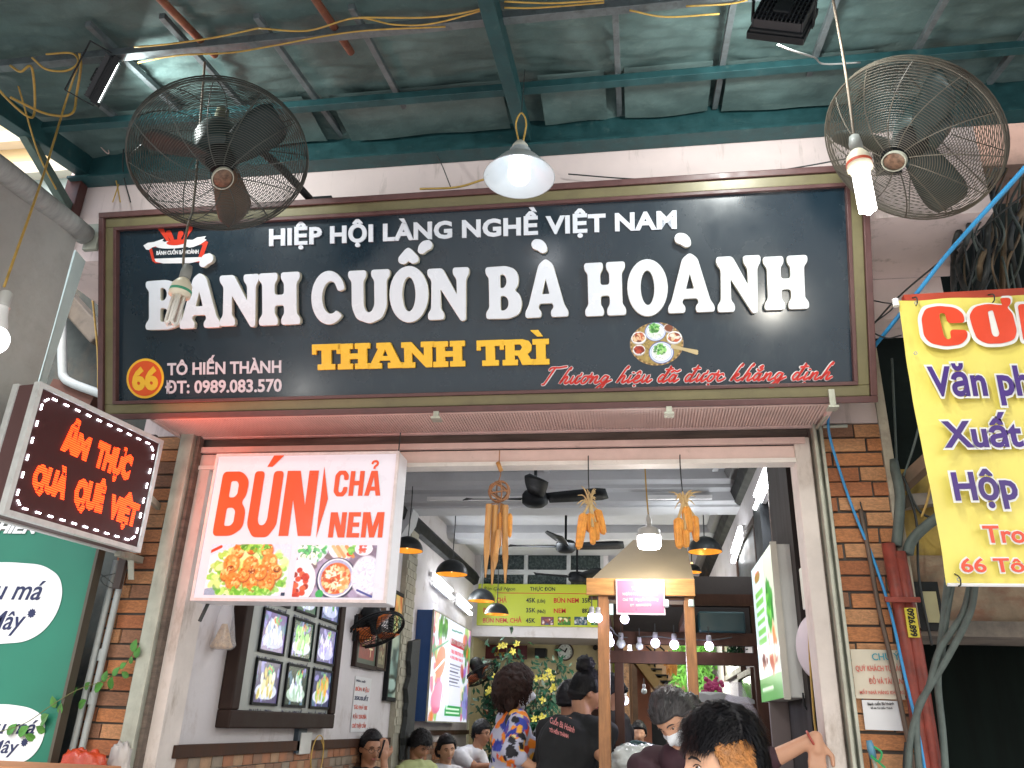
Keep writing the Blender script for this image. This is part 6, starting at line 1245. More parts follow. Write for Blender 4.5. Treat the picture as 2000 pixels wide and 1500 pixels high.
for i, (xa, xb) in enumerate(((1226, 1326), (1357, 1458), (1487, 1588), (1618, 1700))):
    cs = [['#6a3a4a', '#e8e0e0', '#3a6a8a', '#a05a3a'], ['#2f6a2a', '#5a9a3a', '#e8d8b0', '#a04a2a'], ['#2a4a5a', '#c8ccd0', '#8a8a90', '#3a5a6a'], ['#2f6a3a', '#c8d8c0', '#5a6a4a']][i]
    def ff(p, cs=cs, i=i): p.rect(0, 0, 9, 1, cs[0]); p.scatter(40, p.A/2, .5, p.A/2, .5, cs, .05, .14, 1.5, np.random.RandomState(i))
    pic_px('menu_picture', ff, MF, mz(xa, 1443), mz(xb, 1443), mz(xa, 1378), PRINT, T, lift=.002, res=16)
# clock
c = pY(1104, 1273, 11.26); R = 16.5*(c-EYE).dot(_F)/FPX; T = thing('wall_clock', 'round white wall clock with a dark rim on the yellow wall', 'clock', c)
CF = Fr(c, (1, 0, 0), (0, 0, 1)); b = MB(); b.lathe([(R*.86, .0), (R*.86, .03), (R, .03), (R*1.02, 0)], c, (0, -1, 0), 36); b.build('rim', mat('brown_black_rim', (.05, .025, .02), .3), T, smooth=True)
b = MB(); b.lathe([(0, .012), (R*.87, .012)], c, (0, -1, 0), 36); b.build('face', mat('clock_face', (.62, .68, .66), .4), T)
for k in range(1, 13):
    t = radians(90-30*k); me = text_mesh(str(k), None, R*.17, .0008, offset=.02, res=2); me.materials.append(BLK); w = max(v.co.x for v in me.vertices); place(me, CF, R*.68*cos(t)-w/2, R*.68*sin(t)-R*.085, .014); obj('numeral', me, T)
for nm, ang, l_, w in (('hour_hand', radians(62), .45, .018), ('minute_hand', radians(152), .66, .012)):
    b = MB(); b.bar(CF.at(-.1*R*cos(ang), -.1*R*sin(ang), .018), CF.at(l_*R*cos(ang), l_*R*sin(ang), .018), w, .003, up=(0, -1, 0)); b.build(nm, BLK, T)
# speaker box, AC unit, red frames, camera
def wbox(name, label, cat, x0, y0, x1, y1, Y, d, m): p, q = pY(x0, y1, Y), pY(x1, y0, Y); b = MB(); b.box((p.x, Y, p.z), (q.x, Y+d, q.z)); o = bevel(b.build(name, m, None), .008); return tagit(o, label, cat)
wbox('speaker_box', 'small black speaker box on the yellow wall left of the clock', 'speaker', 1044, 1266, 1067, 1284, 11.1, .15, BLK)
o = wbox('air_conditioner', 'pale air conditioner unit behind the flowering tree', 'air conditioner', 922, 1287, 958, 1304, 11.0, .2, mat('pale_ac', (.4, .46, .46), .4)); 
T = thing('framed_sign', 'dark red framed sign with gold letters behind the flowering tree', 'sign', pY(975, 1280, 11.25)); FF = Fr((0, 11.25, 0), (1, 0, 0), (0, 0, 1)); p0 = FF.px(940, 1286); p1 = FF.px(1030, 1261); b = MB(); fbox(b, FF, p0[0], p1[0], p0[1], p1[1], 0, .03); b.build('panel', mat('dark_red_panel', (.10, .015, .02), .4), T)
px_text('gold_text', 'ĐỒNG NỐP', FF, (966, 1282), (1003, 1281), 1274, mat('gold_print', (.5, .32, .05), .4), T, lift=.032, offset=.04)
T = thing('framed_poster', 'dark framed poster low on the yellow wall left of the flowering tree', 'picture', pY(950, 1375, 11.2)); p0 = FF.px(938, 1407); p1 = FF.px(968, 1340); b = MB(); fbox(b, FF, p0[0], p1[0], p0[1], p1[1], 0, .03); b.build('frame', DF, T)
pp = Pic(p1[0]-p0[0]-.04, p1[1]-p0[1]-.04, 30, '#0c2018'); pp.scatter(40, pp.A/2, .15, pp.A/2, .15, ['#a03a2a', '#d8d0b0', '#2a6a3a'], .03, .06); pp.scatter(10, pp.A*.6, .8, .1, .1, ['#e0e060'], .03, .05); pp.build('picture', FF, p0[0]+.02, p0[1]+.02, .034, PRINT, T)
c = pY(1163, 1265, 11.2); b = MB(); b.ball(c, .035, 12, 8); tagit(b.build('camera_dome', BLK, None, smooth=True), 'tiny dark security camera right of the clock', 'camera')
# flowering tree
T = thing('flowering_tree', 'potted tree with yellow blossoms standing before the yellow wall', 'tree', pY(1040, 1500, 9.6)); rr = random.Random(21); ctr = pY(1035, 1370, 9.6); S_ = (ctr-EYE).dot(_F)/FPX
b = MB(); base = Vector((ctr.x, 9.6, .35)); tips = []
for (x, y) in ((975, 1300), (990, 1265), (1010, 1290), (1060, 1310), (1085, 1330), (1065, 1370), (1060, 1420), (960, 1330), (950, 1370), (955, 1420), (1080, 1400), (1090, 1300), (1020, 1340), (985, 1380), (1050, 1450), (975, 1455)):
    e = pY(x, y, 9.6+rr.uniform(-.25, .25)); m_ = base.lerp(e, .5)+Vector((rr.uniform(-.1, .1), rr.uniform(-.1, .1), .1)); l = crs([base+Vector((0, 0, .3)), m_, e], 5); b.path(l, [.013*(1-i/len(l))+.003 for i in range(len(l))], 5); tips += l[4:]
b.path([base, base+Vector((0, 0, .5))], .035, 8); b.build('trunk', mat('tree_bark', (.09, .06, .04), .8, var=.3), T)
b = MB(); lf = mat('dark_glossy_leaf', (.02, .10, .055), .35, var=.4, scale=6)
for i in range(2600):
    c = rr.choice(tips)+Vector((rr.gauss(0, .085), rr.gauss(0, .07), rr.gauss(0, .085))); s = rr.uniform(.03, .055); u = Vector((rr.gauss(0, 1), rr.gauss(0, 1), rr.gauss(0, 1))).normalized(); v = u.orthogonal().normalized()*.45
    b.add([c-u*s, c+v*s, c+u*s, c-v*s], [(0, 1, 2, 3)])
b.build('foliage', lf, T, kind='stuff')
YF = mat('yellow_petal', (.68, .60, .10), .5, var=.15)
for (x, y) in ((978, 1262), (986, 1259), (1010, 1258), (1002, 1272), (968, 1322), (1072, 1312), (1065, 1322), (1078, 1323), (1079, 1345), (955, 1348), (1018, 1375), (1060, 1368), (1058, 1400), (1045, 1405), (1050, 1325), (1012, 1385), (965, 1345), (1080, 1342), (1063, 1402), (1055, 1480)):
    c = pY(x, y, 9.25); b = MB(); n0 = Vector((rr.uniform(-.4, .4), -1, rr.uniform(-.3, .5))).normalized(); a = n0.orthogonal().normalized(); q = n0.cross(a); s = .045
    for k in range(5):
        t = 2*pi*k/5+rr.random(); d = a*cos(t)+q*sin(t); e = a*cos(t+.55)+q*sin(t+.55); f_ = a*cos(t-.55)+q*sin(t-.55); b.add([c, c+f_*s*.6+n0*.01, c+d*s+n0*.018, c+e*s*.6+n0*.01], [(0, 1, 2, 3)])
    b.ball(c+n0*.01, .010, 6, 4); b.build('blossom', YF, T)
# ------------------------------------------------ cooking stall with hood
KS = thing('cooking_stall', 'wooden cooking stall frame with a beige sloping hood inside the opening', 'food stall', (.03, 4.7, .3))
def post(x0, x1, y, z1, m=WOOD, name='post', d=.055): b = MB(); b.box((x0, y, ZF), (x1, y+d, z1)); return bevel(b.build(name, m, KS), .004)
post(-.205, -.148, 4.2, 2.215); post(.222, .272, 4.2, 2.215)
post(-.155, -.10, 5.15, 2.25, DWOOD); post(.66, .73, 5.15, 2.30, DWOOD)
b = MB(); b.box((-.26, 4.175, 2.213), (.278, 4.20, 2.297)); bevel(b.build('front_board', WOODH, KS), .003)
b = MB(); b.box((-.25, 4.20, 2.195), (.27, 4.225, 2.212)); b.box((-.205, 4.25, 2.14), (-.165, 5.2, 2.19)); b.box((.235, 4.25, 2.14), (.275, 5.2, 2.19)); b.build('side_rail', DWOOD, KS)
b = MB()
lo = [(-.235, 4.20, 2.297), (.278, 4.20, 2.297), (.278, 5.1, 2.297), (-.235, 5.1, 2.297)]; hi = [(-.02, 4.5, 2.56), (.26, 4.5, 2.56), (.26, 4.9, 2.56), (-.02, 4.9, 2.56)]
b.add(lo+hi, [(0, 1, 5, 4), (1, 2, 6, 5), (2, 3, 7, 6), (3, 0, 4, 7)]); o = b.build('hood', mat('beige_sheet_metal', (.30, .24, .15), .5, metal=.1, var=.1, scale=5), KS)
b = MB(); b.box((-.2, 5.135, 2.07), (.74, 5.20, 2.14)); b.box((-.2, 5.135, 1.96), (.74, 5.20, 2.03)); b.box((.20, 5.16, 2.30), (.75, 5.22, 2.37)); b.build('cross_board', DWOOD, KS)
b = MB(); b.box((-.16, 5.3, 2.14), (.72, 5.35, 2.5)); b.build('dark_back_panel', mat('sooty_panel', (.02, .014, .012), .7), KS)
b = MB(); b.box((.35, 5.1, 2.14), (.62, 5.3, 2.26)); bevel(b.build('steel_basin', mat('dark_teal_tray', (.01, .04, .045), .4), KS), .01)
# counter
b = MB(); b.box((-.20, 4.2, ZF), (.28, 5.2, 1.22)); b.build('counter', DWOOD, KS)
b = MB(); b.box((-.23, 4.16, 1.22), (.30, 5.25, 1.25)); b.build('counter_top', mat('steel_top', (.4, .42, .44), .25, metal=.7), KS)
# pink bank card
KF2 = Fr((0, 4.165, 0), (1, 0, 0), (0, 0, 1)); p0 = KF2.px(1204, 1200); p1 = KF2.px(1297, 1132); T = thing('pink_card', 'pink laminated payment card hung on the wooden board of the cooking stall', 'sign', KF2.at(*p0))
b = MB(); fbox(b, KF2, p0[0], p1[0], p0[1], p1[1], 0, .003); b.build('laminate', mat('pale_laminate', (.72, .62, .68), .2, var=.02), T)
b = MB(); fbox(b, KF2, p0[0]+.006, p1[0]-.006, p0[1]+.008, p1[1]-.006, .003, .0036); b.build('pink_print', mat('pink_print', (.66, .16, .27), .3, var=.04), T)
PW = mat('pale_pink_text', (.78, .62, .62), .4, var=0)
def kz(x, y): return (1130+x/4, 860+y/4)
for s, p0_, p1_, yt in (('TK : 99975', (415, 1172), (543, 1170), 1146), ('NGÂN HÀNG : VPBANK', (345, 1213), (617, 1211), 1190), ('Chủ TK : Nguyễn Thị Dung', (345, 1256), (622, 1254), 1234), ('ĐT : 0989083570', (402, 1300), (568, 1297), 1280)): px_text('card_line', s, KF2, kz(*p0_), kz(*p1_), kz(0, yt)[1], PW, T, lift=.0042, offset=.02, res=2)
b = MB()
# small string bulbs
SB = mat('violet_white_bulb', (.9, .9, 1), .3, var=0, emit=(.80, .74, 1), es=3.6)
def mini(label, x, y, Y, r=.024, lit=True, top=None):
    c = pY(x, y, Y); dep = (c-EYE).dot(_F); T = thing('mini_bulb', label, 'light bulb', c, 'small string bulbs round the cooking stall'); r = r*dep/4.4 if Y < 6 else r*1.3
    b = MB(); b.ball(c, (r, r, r*1.05), 16, 10); b.build('bulb', SB if lit else mat('unlit_bulb', (.5, .55, .55), .2), T, smooth=True)
    b = MB(); b.lathe([(r*.55, .0), (r*.6, r), (r*.5, r*1.6), (0, r*1.65)], c+Vector((0, 0, r*.75)), (0, 0, 1), 12); b.build('socket', mat('clear_grey_socket', (.35, .35, .38), .4), T, smooth=True)
    b = MB(); b.path([c+Vector((0, 0, r*2)), c+Vector((0, 0, r*2+.06))], .003, 5); b.build('wire', BKCAB, T)
for a in (('left one of the two round bulbs at the left stall post', 1156, 1206, 4.12), ('right one of the two round bulbs at the left stall post', 1168, 1207, 4.12), ('round bulb hanging below the pink card', 1220, 1209, 4.25), ('elongated bright bulb behind the left stall post', 1187, 1242, 4.6), ('lower round bulb behind the left stall post', 1191, 1254, 4.9),
          ('round bulb under the beam, second from the left', 1280, 1256, 5.1), ('round bulb under the beam beside the right stall post', 1317, 1259, 5.1), ('round bulb under the beam, rightmost', 1385, 1262, 5.1), ('bright bulb at the stair top in the back yard', 1230, 1277, 9.5, .034), ('bright bulb low on the salmon pillar', 1220, 1368, 9.5, .034), ('tiny bright bulb by the woven screen', 1234, 1250, 9.5, .02)): mini(*a)
mini('unlit clear bulb near the dark back pillar', 1213, 1257, 5.1, .024, False); mini('unlit small bulb hanging above the dark doorway', 1258, 1350, 8, .02, False); mini('unlit bulb under the beam between lit ones', 1249, 1262, 5.1, .02, False)
point('string_glow', (.1, 4.9, 1.9), 3, (.85, .8, 1), .1); point('yard_glow', pY(1232, 1270, 9.3), 6, (1, .85, .7), .05)
sw('string_cable', 'black cable carrying the small bulbs under the stall beam', 'cable', PY([(1150, 1195, 4.15), (1190, 1222, 4.5), (1213, 1244, 5.1), (1280, 1243, 5.1), (1317, 1247, 5.1), (1385, 1250, 5.1), (1430, 1245, 5.1)]), .004, BKCAB)
for x in (1301, 1350): c = pY(x, 1177, 4.15); b = MB(); b.box((c.x-.013, 4.14, c.z-.02), (c.x+.013, 4.175, c.z+.015)); tagit(bevel(b.build('cable_clip', mat('pale_green_clip', (.5, .6, .58), .4), None)), 'small pale clip under the stall board, %s of the pink card' % ('just right' if x < 1320 else 'well right'), 'clip')
# T-shaped LED lamp
p = pY(1268, 1057, 4.0); s = (p-EYE).dot(_F)/FPX; T = thing('cylinder_bulb', 'large lit cylindrical bulb hanging in front of the beige hood', 'light bulb', p); R = 23*s
b = MB(); b.lathe([(0, -.0), (R*.85, .0), (R, R*.25), (R, R*1.0)], p+Vector((0, 0, -R*.6)), (0, 0, 1), 28); b.build('diffuser', mat('glowing_diffuser', (.9, .9, .9), .3, var=0, emit=(1, .97, .92), es=8), T, smooth=True)
b = MB(); b.lathe([(R*1.0, R*.4), (R*.95, R*.95), (R*.5, R*1.2), (R*.25, R*1.3), (R*.22, R*1.9), (R*.1, R*2.3), (0, R*2.3)], p, (0, 0, 1), 24); b.build('cap', mat('grey_white_cap', (.5, .5, .48), .4), T, smooth=True)
b = MB(); b.path(crs([p+Vector((0, 0, R*2.2)), pY(1263, 968, 4.0), pY(1259, 900, 4.0), pY(1257, 860, 3.98)], 5), .004, 6); b.build('cord', YCAB, T); point('bulb_light', p+Vector((0, -.02, -.13)), 3.0, (1, .96, .9), .05, T)
# corn bunches
CORN = mat('dried_corn', (.74, .32, .055), .45, var=.18, scale=40, stain=(.45, .16, .03), sscale=30, samt=.6); HUSK = mat('corn_husk', (.55, .40, .20), .8, var=.2)
def cob(parent, top, ang, tilt, L, R, seed):
    axis = Vector((sin(tilt)*cos(ang), sin(tilt)*sin(ang)*.6, -cos(tilt))).normalized(); a = axis.orthogonal().normalized(); q = axis.cross(a); vs = []; n, m_ = 22, 34
    for i in range(m_+1):
        t = i/m_; rad = R*(min(1, t*7)**.5)*(1-.5*t**3)*(1 if t < .97 else .5)
        for k in range(n):
            th = 2*pi*k/n; bump = 1+.085*(1 if k % 2 else -1)*(.7+.3*sin(i*pi)); bump *= 1+.04*cos(i*pi)
            vs.append(top+axis*L*t+(a*cos(th)+q*sin(th))*rad*bump)
    b = MB(); b.add(vs, [(i*n+k, i*n+(k+1) % n, (i+1)*n+(k+1) % n, (i+1)*n+k) for i in range(m_) for k in range(n)]+[tuple(m_*n+k for k in range(n))]); b.build('corn_cob', CORN, parent)
def corn_bunch(label, hook, knot, cobs, Y=3.47):
    T = thing('corn_bunch', label, 'corn', pY(*hook, Y)); kn = pY(*knot, Y); dep = (kn-EYE).dot(_F)/FPX
    b = MB(); b.path(crs([pY(hook[0], hook[1]-12, Y), pY(*hook, Y), pY((hook[0]+knot[0])/2-1, (hook[1]+knot[1])/2, Y), kn], 4), .0028, 5); b.build('cord', BKCAB, T)
    b = MB(); rr = random.Random(hook[0])
    for i in range(26):
        e = kn+Vector((rr.gauss(0, .03), rr.gauss(0, .015), rr.uniform(.0, .06) if i % 3 else rr.uniform(-.05, 0))); b.path(crs([kn+Vector((rr.gauss(0, .006), rr.gauss(0, .006), -.02)), kn.lerp(e, .5)+Vector((0, 0, .01)), e], 3), [.004, .004, .0035, .003, .003, .002, .001][:7], 4)
    b.build('husk_tuft', HUSK, T)
    for i, (x0, y0, x1, y1, w) in enumerate(cobs):
        dy = -.02+.02*(i % 3); t = pY(x0, y0, Y+dy); e = pY(x1, y1, Y+dy); ax = e-t; L = ax.length; b = MB(); b.path(crs([kn, kn.lerp(t, .6)+Vector((0, 0, -.005)), t], 3), .006, 5); b.build('husk_stalk', HUSK, T)
        axis = ax.normalized(); a = axis.orthogonal().normalized(); q = axis.cross(a); R = w/2*dep; vs = []; n, m_ = 24, 36
        for k2 in range(m_+1):
            tt = k2/m_; rad = R*min(1, tt*9+.25)**.5*(1-.42*tt**4)*(1 if k2 < m_-1 else .55)
            for k in range(n): th = 2*pi*k/n; bp = 1+(.07 if k % 2 else -.07)+(.03 if k2 % 2 else -.03); vs.append(t+axis*L*tt+(a*cos(th)+q*sin(th))*rad*bp)
        b = MB(); b.add(vs, [(r_*n+k, r_*n+(k+1) % n, (r_+1)*n+(k+1) % n, (r_+1)*n+k) for r_ in range(m_) for k in range(n)]+[tuple(m_*n+k for k in range(n)), tuple(range(n))[::-1]]); b.build('corn_cob', CORN, T)
corn_bunch('left bunch of dried corn cobs hanging from the lintel by a dark cord', (1149, 902), (1152, 978), [(1140, 1003, 1130, 1073, 17), (1153, 1003, 1152, 1040, 17), (1166, 996, 1180, 1044, 16), (1158, 1030, 1158, 1064, 13), (1163, 1020, 1167, 1056, 12)])
corn_bunch('right bunch of dried corn cobs hanging from the lintel', (1328, 900), (1335, 975), [(1325, 1012, 1327, 1072, 18), (1339, 990, 1347, 1040, 18), (1356, 1008, 1360, 1058, 15), (1338, 1035, 1340, 1070, 15)])
# bamboo wind chime
BAM = mat('bamboo', (.50, .25, .075), .4, var=.2, scale=8, vmap=(8, 8, 1), stain=(.35, .15, .04), sscale=10, samt=.4); RAT = mat('rattan', (.30, .14, .06), .6, var=.25)
T = thing('bamboo_chime', 'bamboo wind chime under a woven rattan ball hanging from the lintel', 'wind chime', pY(976, 895, 3.47)); c = pY(975, 960, 3.47); sC = (c-EYE).dot(_F)/FPX; R = 21*sC
b = MB()
for i in range(9):
    ax = Vector((random.gauss(0, 1), random.gauss(0, 1), random.gauss(0, .7))).normalized(); a = ax.orthogonal().normalized(); q = ax.cross(a); b.path([c+(a*cos(t)+q*sin(t))*R for t in np.linspace(0, 2*pi, 25)[:-1]], .0036, 5, closed=True)
b.build('rattan_ball', RAT, T, smooth=True)
b = MB(); b.path(crs(PY([(976, 880, 3.47), (975, 905, 3.47), (978, 925, 3.47), (972, 945, 3.47)]), 4), .0025, 5); b.build('cord', RAT, T); b = MB(); b.path(PY([(972, 903, 3.46), (979, 920, 3.46)]), .010, 8); b.build('wooden_toggle', BAM, T, smooth=True)
for i, (x0, y0, x1, y1, w, cut) in enumerate(((955, 985, 947, 1127, 12, 1038), (967, 987, 960, 1142, 12, 1040), (974, 1035, 965, 1112, 10, 1080), (987, 987, 986, 1138, 12, 1048), (980, 985, 976, 1060, 7, 1050))):
    Yt = 3.47+[-.03, .0, -.02, .02, .04][i]; t, e = pY(x0, y0, Yt), pY(x1, y1, Yt); cq = pY((x0+x1)/2, cut, Yt); ax = (e-t).normalized(); a = Vector((0, -1, 0)); a = (a-ax*a.dot(ax)).normalized(); q = ax.cross(a); rad = w/2*sC; L = (e-t).length; Lc = (cq-t).length; vs = []; n = 14; m_ = 20
    for k2 in range(m_+1):
        s_ = L*k2/m_; f = 0 if s_ < Lc else ((s_-Lc)/(L-Lc))
        for k in range(n):
            th = 2*pi*k/n; h = cos(th)*rad; h2 = min(h, rad*(1-1.85*min(1, f*2.2))) if f else h; sc_ = 1 if f < .5 else 1-(f-.5)*1.5
            vs.append(t+ax*s_+a*h2+q*sin(th)*rad*sc_)
    b = MB(); b.add(vs, [(r_*n+k, r_*n+(k+1) % n, (r_+1)*n+(k+1) % n, (r_+1)*n+k) for r_ in range(m_) for k in range(n)]); b.path([t+ax*.012, t+ax*.016], rad*1.12, 14); b.build('bamboo_tube', BAM, T, smooth=False)
    b = MB(); b.path([t, c+Vector((0, 0, -R))], .0018, 4); b.build('string', RAT, T)
for x0, y0, x1, y1 in ((996, 1002, 998, 1050), (976, 1000, 978, 1070)):
    cob(T, pY(x0, y0, 3.5), 0, .03, (pY(x0, y0, 3.5)-pY(x1, y1, 3.5)).length, 5*sC, 1)
# hanging food bag on the left wall
p = pY(434, 1250, 3.85); T = thing('food_bag', 'clear plastic bag of dried noodles hanging on the left inner wall', 'bag', p)
def bagmesh(c, rx, ry, h0, h1, seed, m, name, par):
    b = MB(); n, k_ = 36, 22; vs = []
    for i in range(k_+1):
        t = i/k_; z = h0+(h1-h0)*t; w = (1-.80*t**.8)*(min(1, t*9+.35)**.5)
        for k in range(n):
            th = 2*pi*k/n; q = 1+.10*mnoise.noise(Vector((cos(th)*2+seed, sin(th)*2, t*2.5)))+.05*sin(th*9+seed)*t; vs.append(Vector(c)+Vector((cos(th)*rx*w*q, sin(th)*ry*w*q, z)))
    b.add(vs, [(i*n+k, i*n+(k+1) % n, (i+1)*n+(k+1) % n, (i+1)*n+k) for i in range(k_) for k in range(n)]+[tuple(range(n))[::-1]]); return b.build(name, m, par, smooth=True)
CLR = mat('clear_plastic_film', (.8, .78, .82), .15, var=0, spec=.8, alpha=.28)
bagmesh(p, .085, .05, -.045, .22, 2, CLR, 'plastic_film', T); bagmesh(p, .066, .042, -.04, .075, 5, mat('dried_noodles', (.50, .33, .17), .8, var=.4, scale=50, bump=.8, bscale=80), 'noodles', T)
b = MB(); b.path([p+Vector((.0, 0, .2)), p+Vector((-.01, .02, .40))], .0025, 5); b.build('string', WHT, T)
# right side light box
BF = Fr((.615, 0, 0), (0, -1, 0), (0, 0, 1)); y0, y1, z0, z1 = 3.90, 4.62, 1.745, 2.415
T = thing('right_light_box', 'pale light box sign with green printed face hanging on the right inside wall', 'sign', (.7, 4.2, 1.745)); b = MB(); b.box((.618, y0, z0), (.762, y1, z1)); bevel(b.build('box', mat('pale_grey_box', (.55, .55, .53), .4, var=.06), T), .006)
b = MB(); b.box((.612, y0-.012, z0-.008), (.64, y0, z1+.008)); b.box((.745, y0-.012, z0-.008), (.768, y0, z1+.008)); b.build('edge_profile', mat('beige_profile', (.5, .48, .42), .4), T)
def rposter(p):
    A = p.A; rs = np.random.RandomState(14); p.rect(0, 0, 9, 1, '#dff0f0'); p.rect(0, 0, 9, .16, '#4a9a3a'); p.rect(A*.6, .16, A, 1, '#c9d8c0')
    for k in range(6): p.rect(A*.12, .40+.07*k, A*.5, .44+.07*k, '#8ad06a')
    p.ell(A*.28, .90, A*.14, .04, '#d85a2a'); p.rect(A*.15, .86, A*.4, .93, '#5aa04a', .5); p.scatter(50, A*.75, .62, A*.12, .16, ['#3f9a3a', '#7acc5a', '#2a7a2a'], .02, .04, 2, rs); p.scatter(40, A*.72, .35, A*.18, .13, ['#d88a4a', '#e8c8a0', '#b85a2a', '#f0ece0'], .03, .05, 1.6, rs); p.ell(A*.3, .27, A*.2, .08, '#f4f4f0'); p.scatter(20, A*.3, .27, A*.14, .05, ['#b86a4a', '#7a4a3a'], .015, .03, 1.6, rs); p.line(A*.1, .08, A*.6, .08, .012, '#d8f0d0')
pp = Pic(y1-y0, z1-z0, 90, '#dddddd'); rposter(pp); pp.build('printed_face', BF, -y1, z0, .001, mat('lit_right_print', attr=True, var=0, rough=.3, eattr=.3), T)
b = MB(); b.path(crs([(.69, 3.88, z0+.02), (.69, 3.87, z0-.03), (.71, 3.88, z0-.05), (.73, 3.9, z0-.02)], 4), .004, 5); b.build('hook', BLK, T)
# picture frames & dark panels on the right wall
def rwall(name, label, cat, y0, y1, z0, z1, d, m, fm=None, fw=.05):
    T = thing(name, label, cat, (XR, (y0+y1)/2, z0)); b = MB(); b.box((XR-d, y0, z0), (XR-.002, y1, z1)); b.build('panel', m, T)
    RF = Fr((XR-d, 0, 0), (0, -1, 0), (0, 0, 1)); b = MB(); fframe(b, RF, -y1-fw, -y0+fw, z0-fw, z1+fw, fw, -d+.003, .015); bevel(b.build('frame', fm or DWOOD, T), .004)
GLS = mat('dark_glazed_picture', (.045, .055, .06), .4, var=.3, scale=3, spec=.4)
rwall('framed_picture', 'large dark glazed picture high on the right wall just inside the opening', 'picture', 4.35, 5.0, 2.62, 3.12, .03, GLS)
rwall('framed_picture', 'dark glazed picture on the right wall beside the second tube lamp', 'picture', 5.8, 6.9, 2.5, 2.95, .03, GLS)
rwall('framed_picture', 'lower framed picture on the right wall behind the hanging plant', 'picture', 7.2, 8.6, 2.1, 2.55, .03, mat('brown_picture', (.12, .09, .06), .3, var=.5, scale=6))
rwall('framed_mirror', 'greenish mirror panel far back on the right wall', 'mirror', 6.6, 7.4, 1.3, 2.0, .03, mat('green_glass', (.05, .16, .09), .12, var=.4, scale=4))
b = MB(); b.box((XR-.06, 5.3, ZF), (XR-.002, 5.62, 3.0)); tagit(b.build('dark_column', mat('near_black_column', (.008, .011, .015), .7), None), 'near-black vertical board on the right wall beside the light box', 'board')
b = MB(); b.box((.70, 3.80, ZF), (XR-.004, 4.35, 3.2)); tagit(b.build('dark_cabinet', mat('black_brown_cabinet', (.015, .010, .009), .8, var=.3, scale=4, vmap=(3, 3, .5)), None), 'tall dark cabinet side standing behind the right light box', 'cabinet')
b = MB(); b.box((.62, 4.4, ZF), (.72, 4.43, 1.75)); tagit(b.build('partition_board', mat('grey_mauve_panel', (.20, .16, .16), .6, var=.1), None), 'grey mauve upright panel under the right light box', 'panel')
# disc lamp, device and cables on the right jamb
c = pY(1597, 1262, 3.72); T = thing('round_disc', 'round white disc hanging edge-on at the right door jamb', 'mirror', c); n = Vector((-.86, -.5, 0)).normalized(); b = MB(); sD = (c-EYE).dot(_F)/FPX; R = 63*sD
b.lathe([(0, .006), (R*.92, .006), (R, .0), (R*.97, -.012), (0, -.012)], c, n, 40); b.build('disc', mat('lilac_white_disc', (.6, .55, .62), .4, var=.04), T, smooth=True); b = MB(); b.path([c+Vector((0, 0, R)), c+Vector((-.01, 0, R+.035))], .003, 5); b.path([c+Vector((.012*cos(t), 0, R+.045+.012*sin(t))) for t in np.linspace(0, 6.2, 12)], .002, 5, closed=True); b.build('hook', BLK, T)
p0, p1 = pY(1570, 1190, 3.66), pY(1585, 1110, 3.66); b = MB(); b.box((p0.x-.0, 3.62, p0.z), (p1.x+.03, 3.68, p1.z)); T = bevel(b.build('switch_device', mat('pale_device', (.62, .64, .58), .4), None), .004); tagit(T, 'pale switch device screwed inside the right jamb under a knot of wires', 'switch')
for k in range(5): sw('wire_knot', ('tightest loop', 'lowest loop', 'widest loop', 'top loop', 'loose end loop')[k]+' in the knot of pinkish wires above the pale switch device', 'wire', [p1+Vector((random.uniform(-.04, .03), -.01, random.uniform(-.02, .07))) for _ in range(6)], .003, mat('pink_wire', (.45, .22, .16), .5)).__setitem__('group', 'knot of wires at the right jamb')
sw('orange_cable', 'yellow-orange cable running down beside the right light box', 'cable', PY([(1571, 1060, 3.72), (1578, 1190, 3.72), (1582, 1290, 3.72), (1590, 1400, 3.72), (1593, 1440, 3.72), (1588, 1560, 3.72)]), .005, YCAB)
# green plant hanging right
T = thing('hanging_plant', 'dark green hanging plant on the right wall behind the stall', 'plant', pY(1432, 1180, 5.5)); b = MB(); rr = random.Random(3)
for i in range(700):
    c = pY(rr.gauss(1436, 9), rr.uniform(1165, 1300), 5.5+rr.uniform(-.1, .1)); s = rr.uniform(.012, .026); u = Vector((rr.gauss(0, 1), rr.gauss(0, 1), rr.gauss(0, 1))).normalized(); v = u.orthogonal().normalized()*.5; b.add([c-u*s, c+v*s, c+u*s, c-v*s], [(0, 1, 2, 3)])
b.build('foliage', mat('green_plastic_leaf', (.02, .13, .04), .45, var=.4, scale=8), T, kind='stuff'); b = MB(); b.path([pY(1432, 1155, 5.5), pY(1438, 1300, 5.5)], .006, 5); b.build('stem', BKCAB, T)
# back yard: stairs, bamboo plants
ST = thing('back_stairs', 'yellowish concrete stairs with a thin dark handrail in the back yard', 'stairs', (.3, 12, .3)); YS = 11.6
SC_ = mat('ochre_concrete', (.45, .32, .14), .8, var=.12)
P = [pY(x, y, YS) for x, y in ((1238, 1262), (1300, 1345), (1340, 1405), (1345, 1430), (1290, 1360), (1236, 1288))]; b = MB(); b.prism(P, (0, .8, 0)); b.build('stringer', SC_, ST)
for k in range(9):
    t = k/8; c = pY(1262+92*t, 1285+95*t, YS+.05); b = MB(); b.box((c.x-.12, YS+.02, c.z-.10), (c.x+.05, YS+.75, c.z)); b.build('step', SC_, ST); b = MB(); b.box((c.x-.125, YS+.01, c.z), (c.x+.055, YS+.75, c.z+.02)); b.build('tread', BLK, ST)
b = MB()
for dx in (0, 18, 34): b.path([pY(1262+dx, 1262-dx*.4, YS), pY(1345+dx, 1338-dx*.4, YS)], .012, 6)
for t in (.2, .5, .8): x = 1262+83*t; b.path([pY(x, 1265+76*t+22, YS), pY(x, 1262+76*t-18, YS)], .012, 6)
b.build('handrail', BLK, ST)
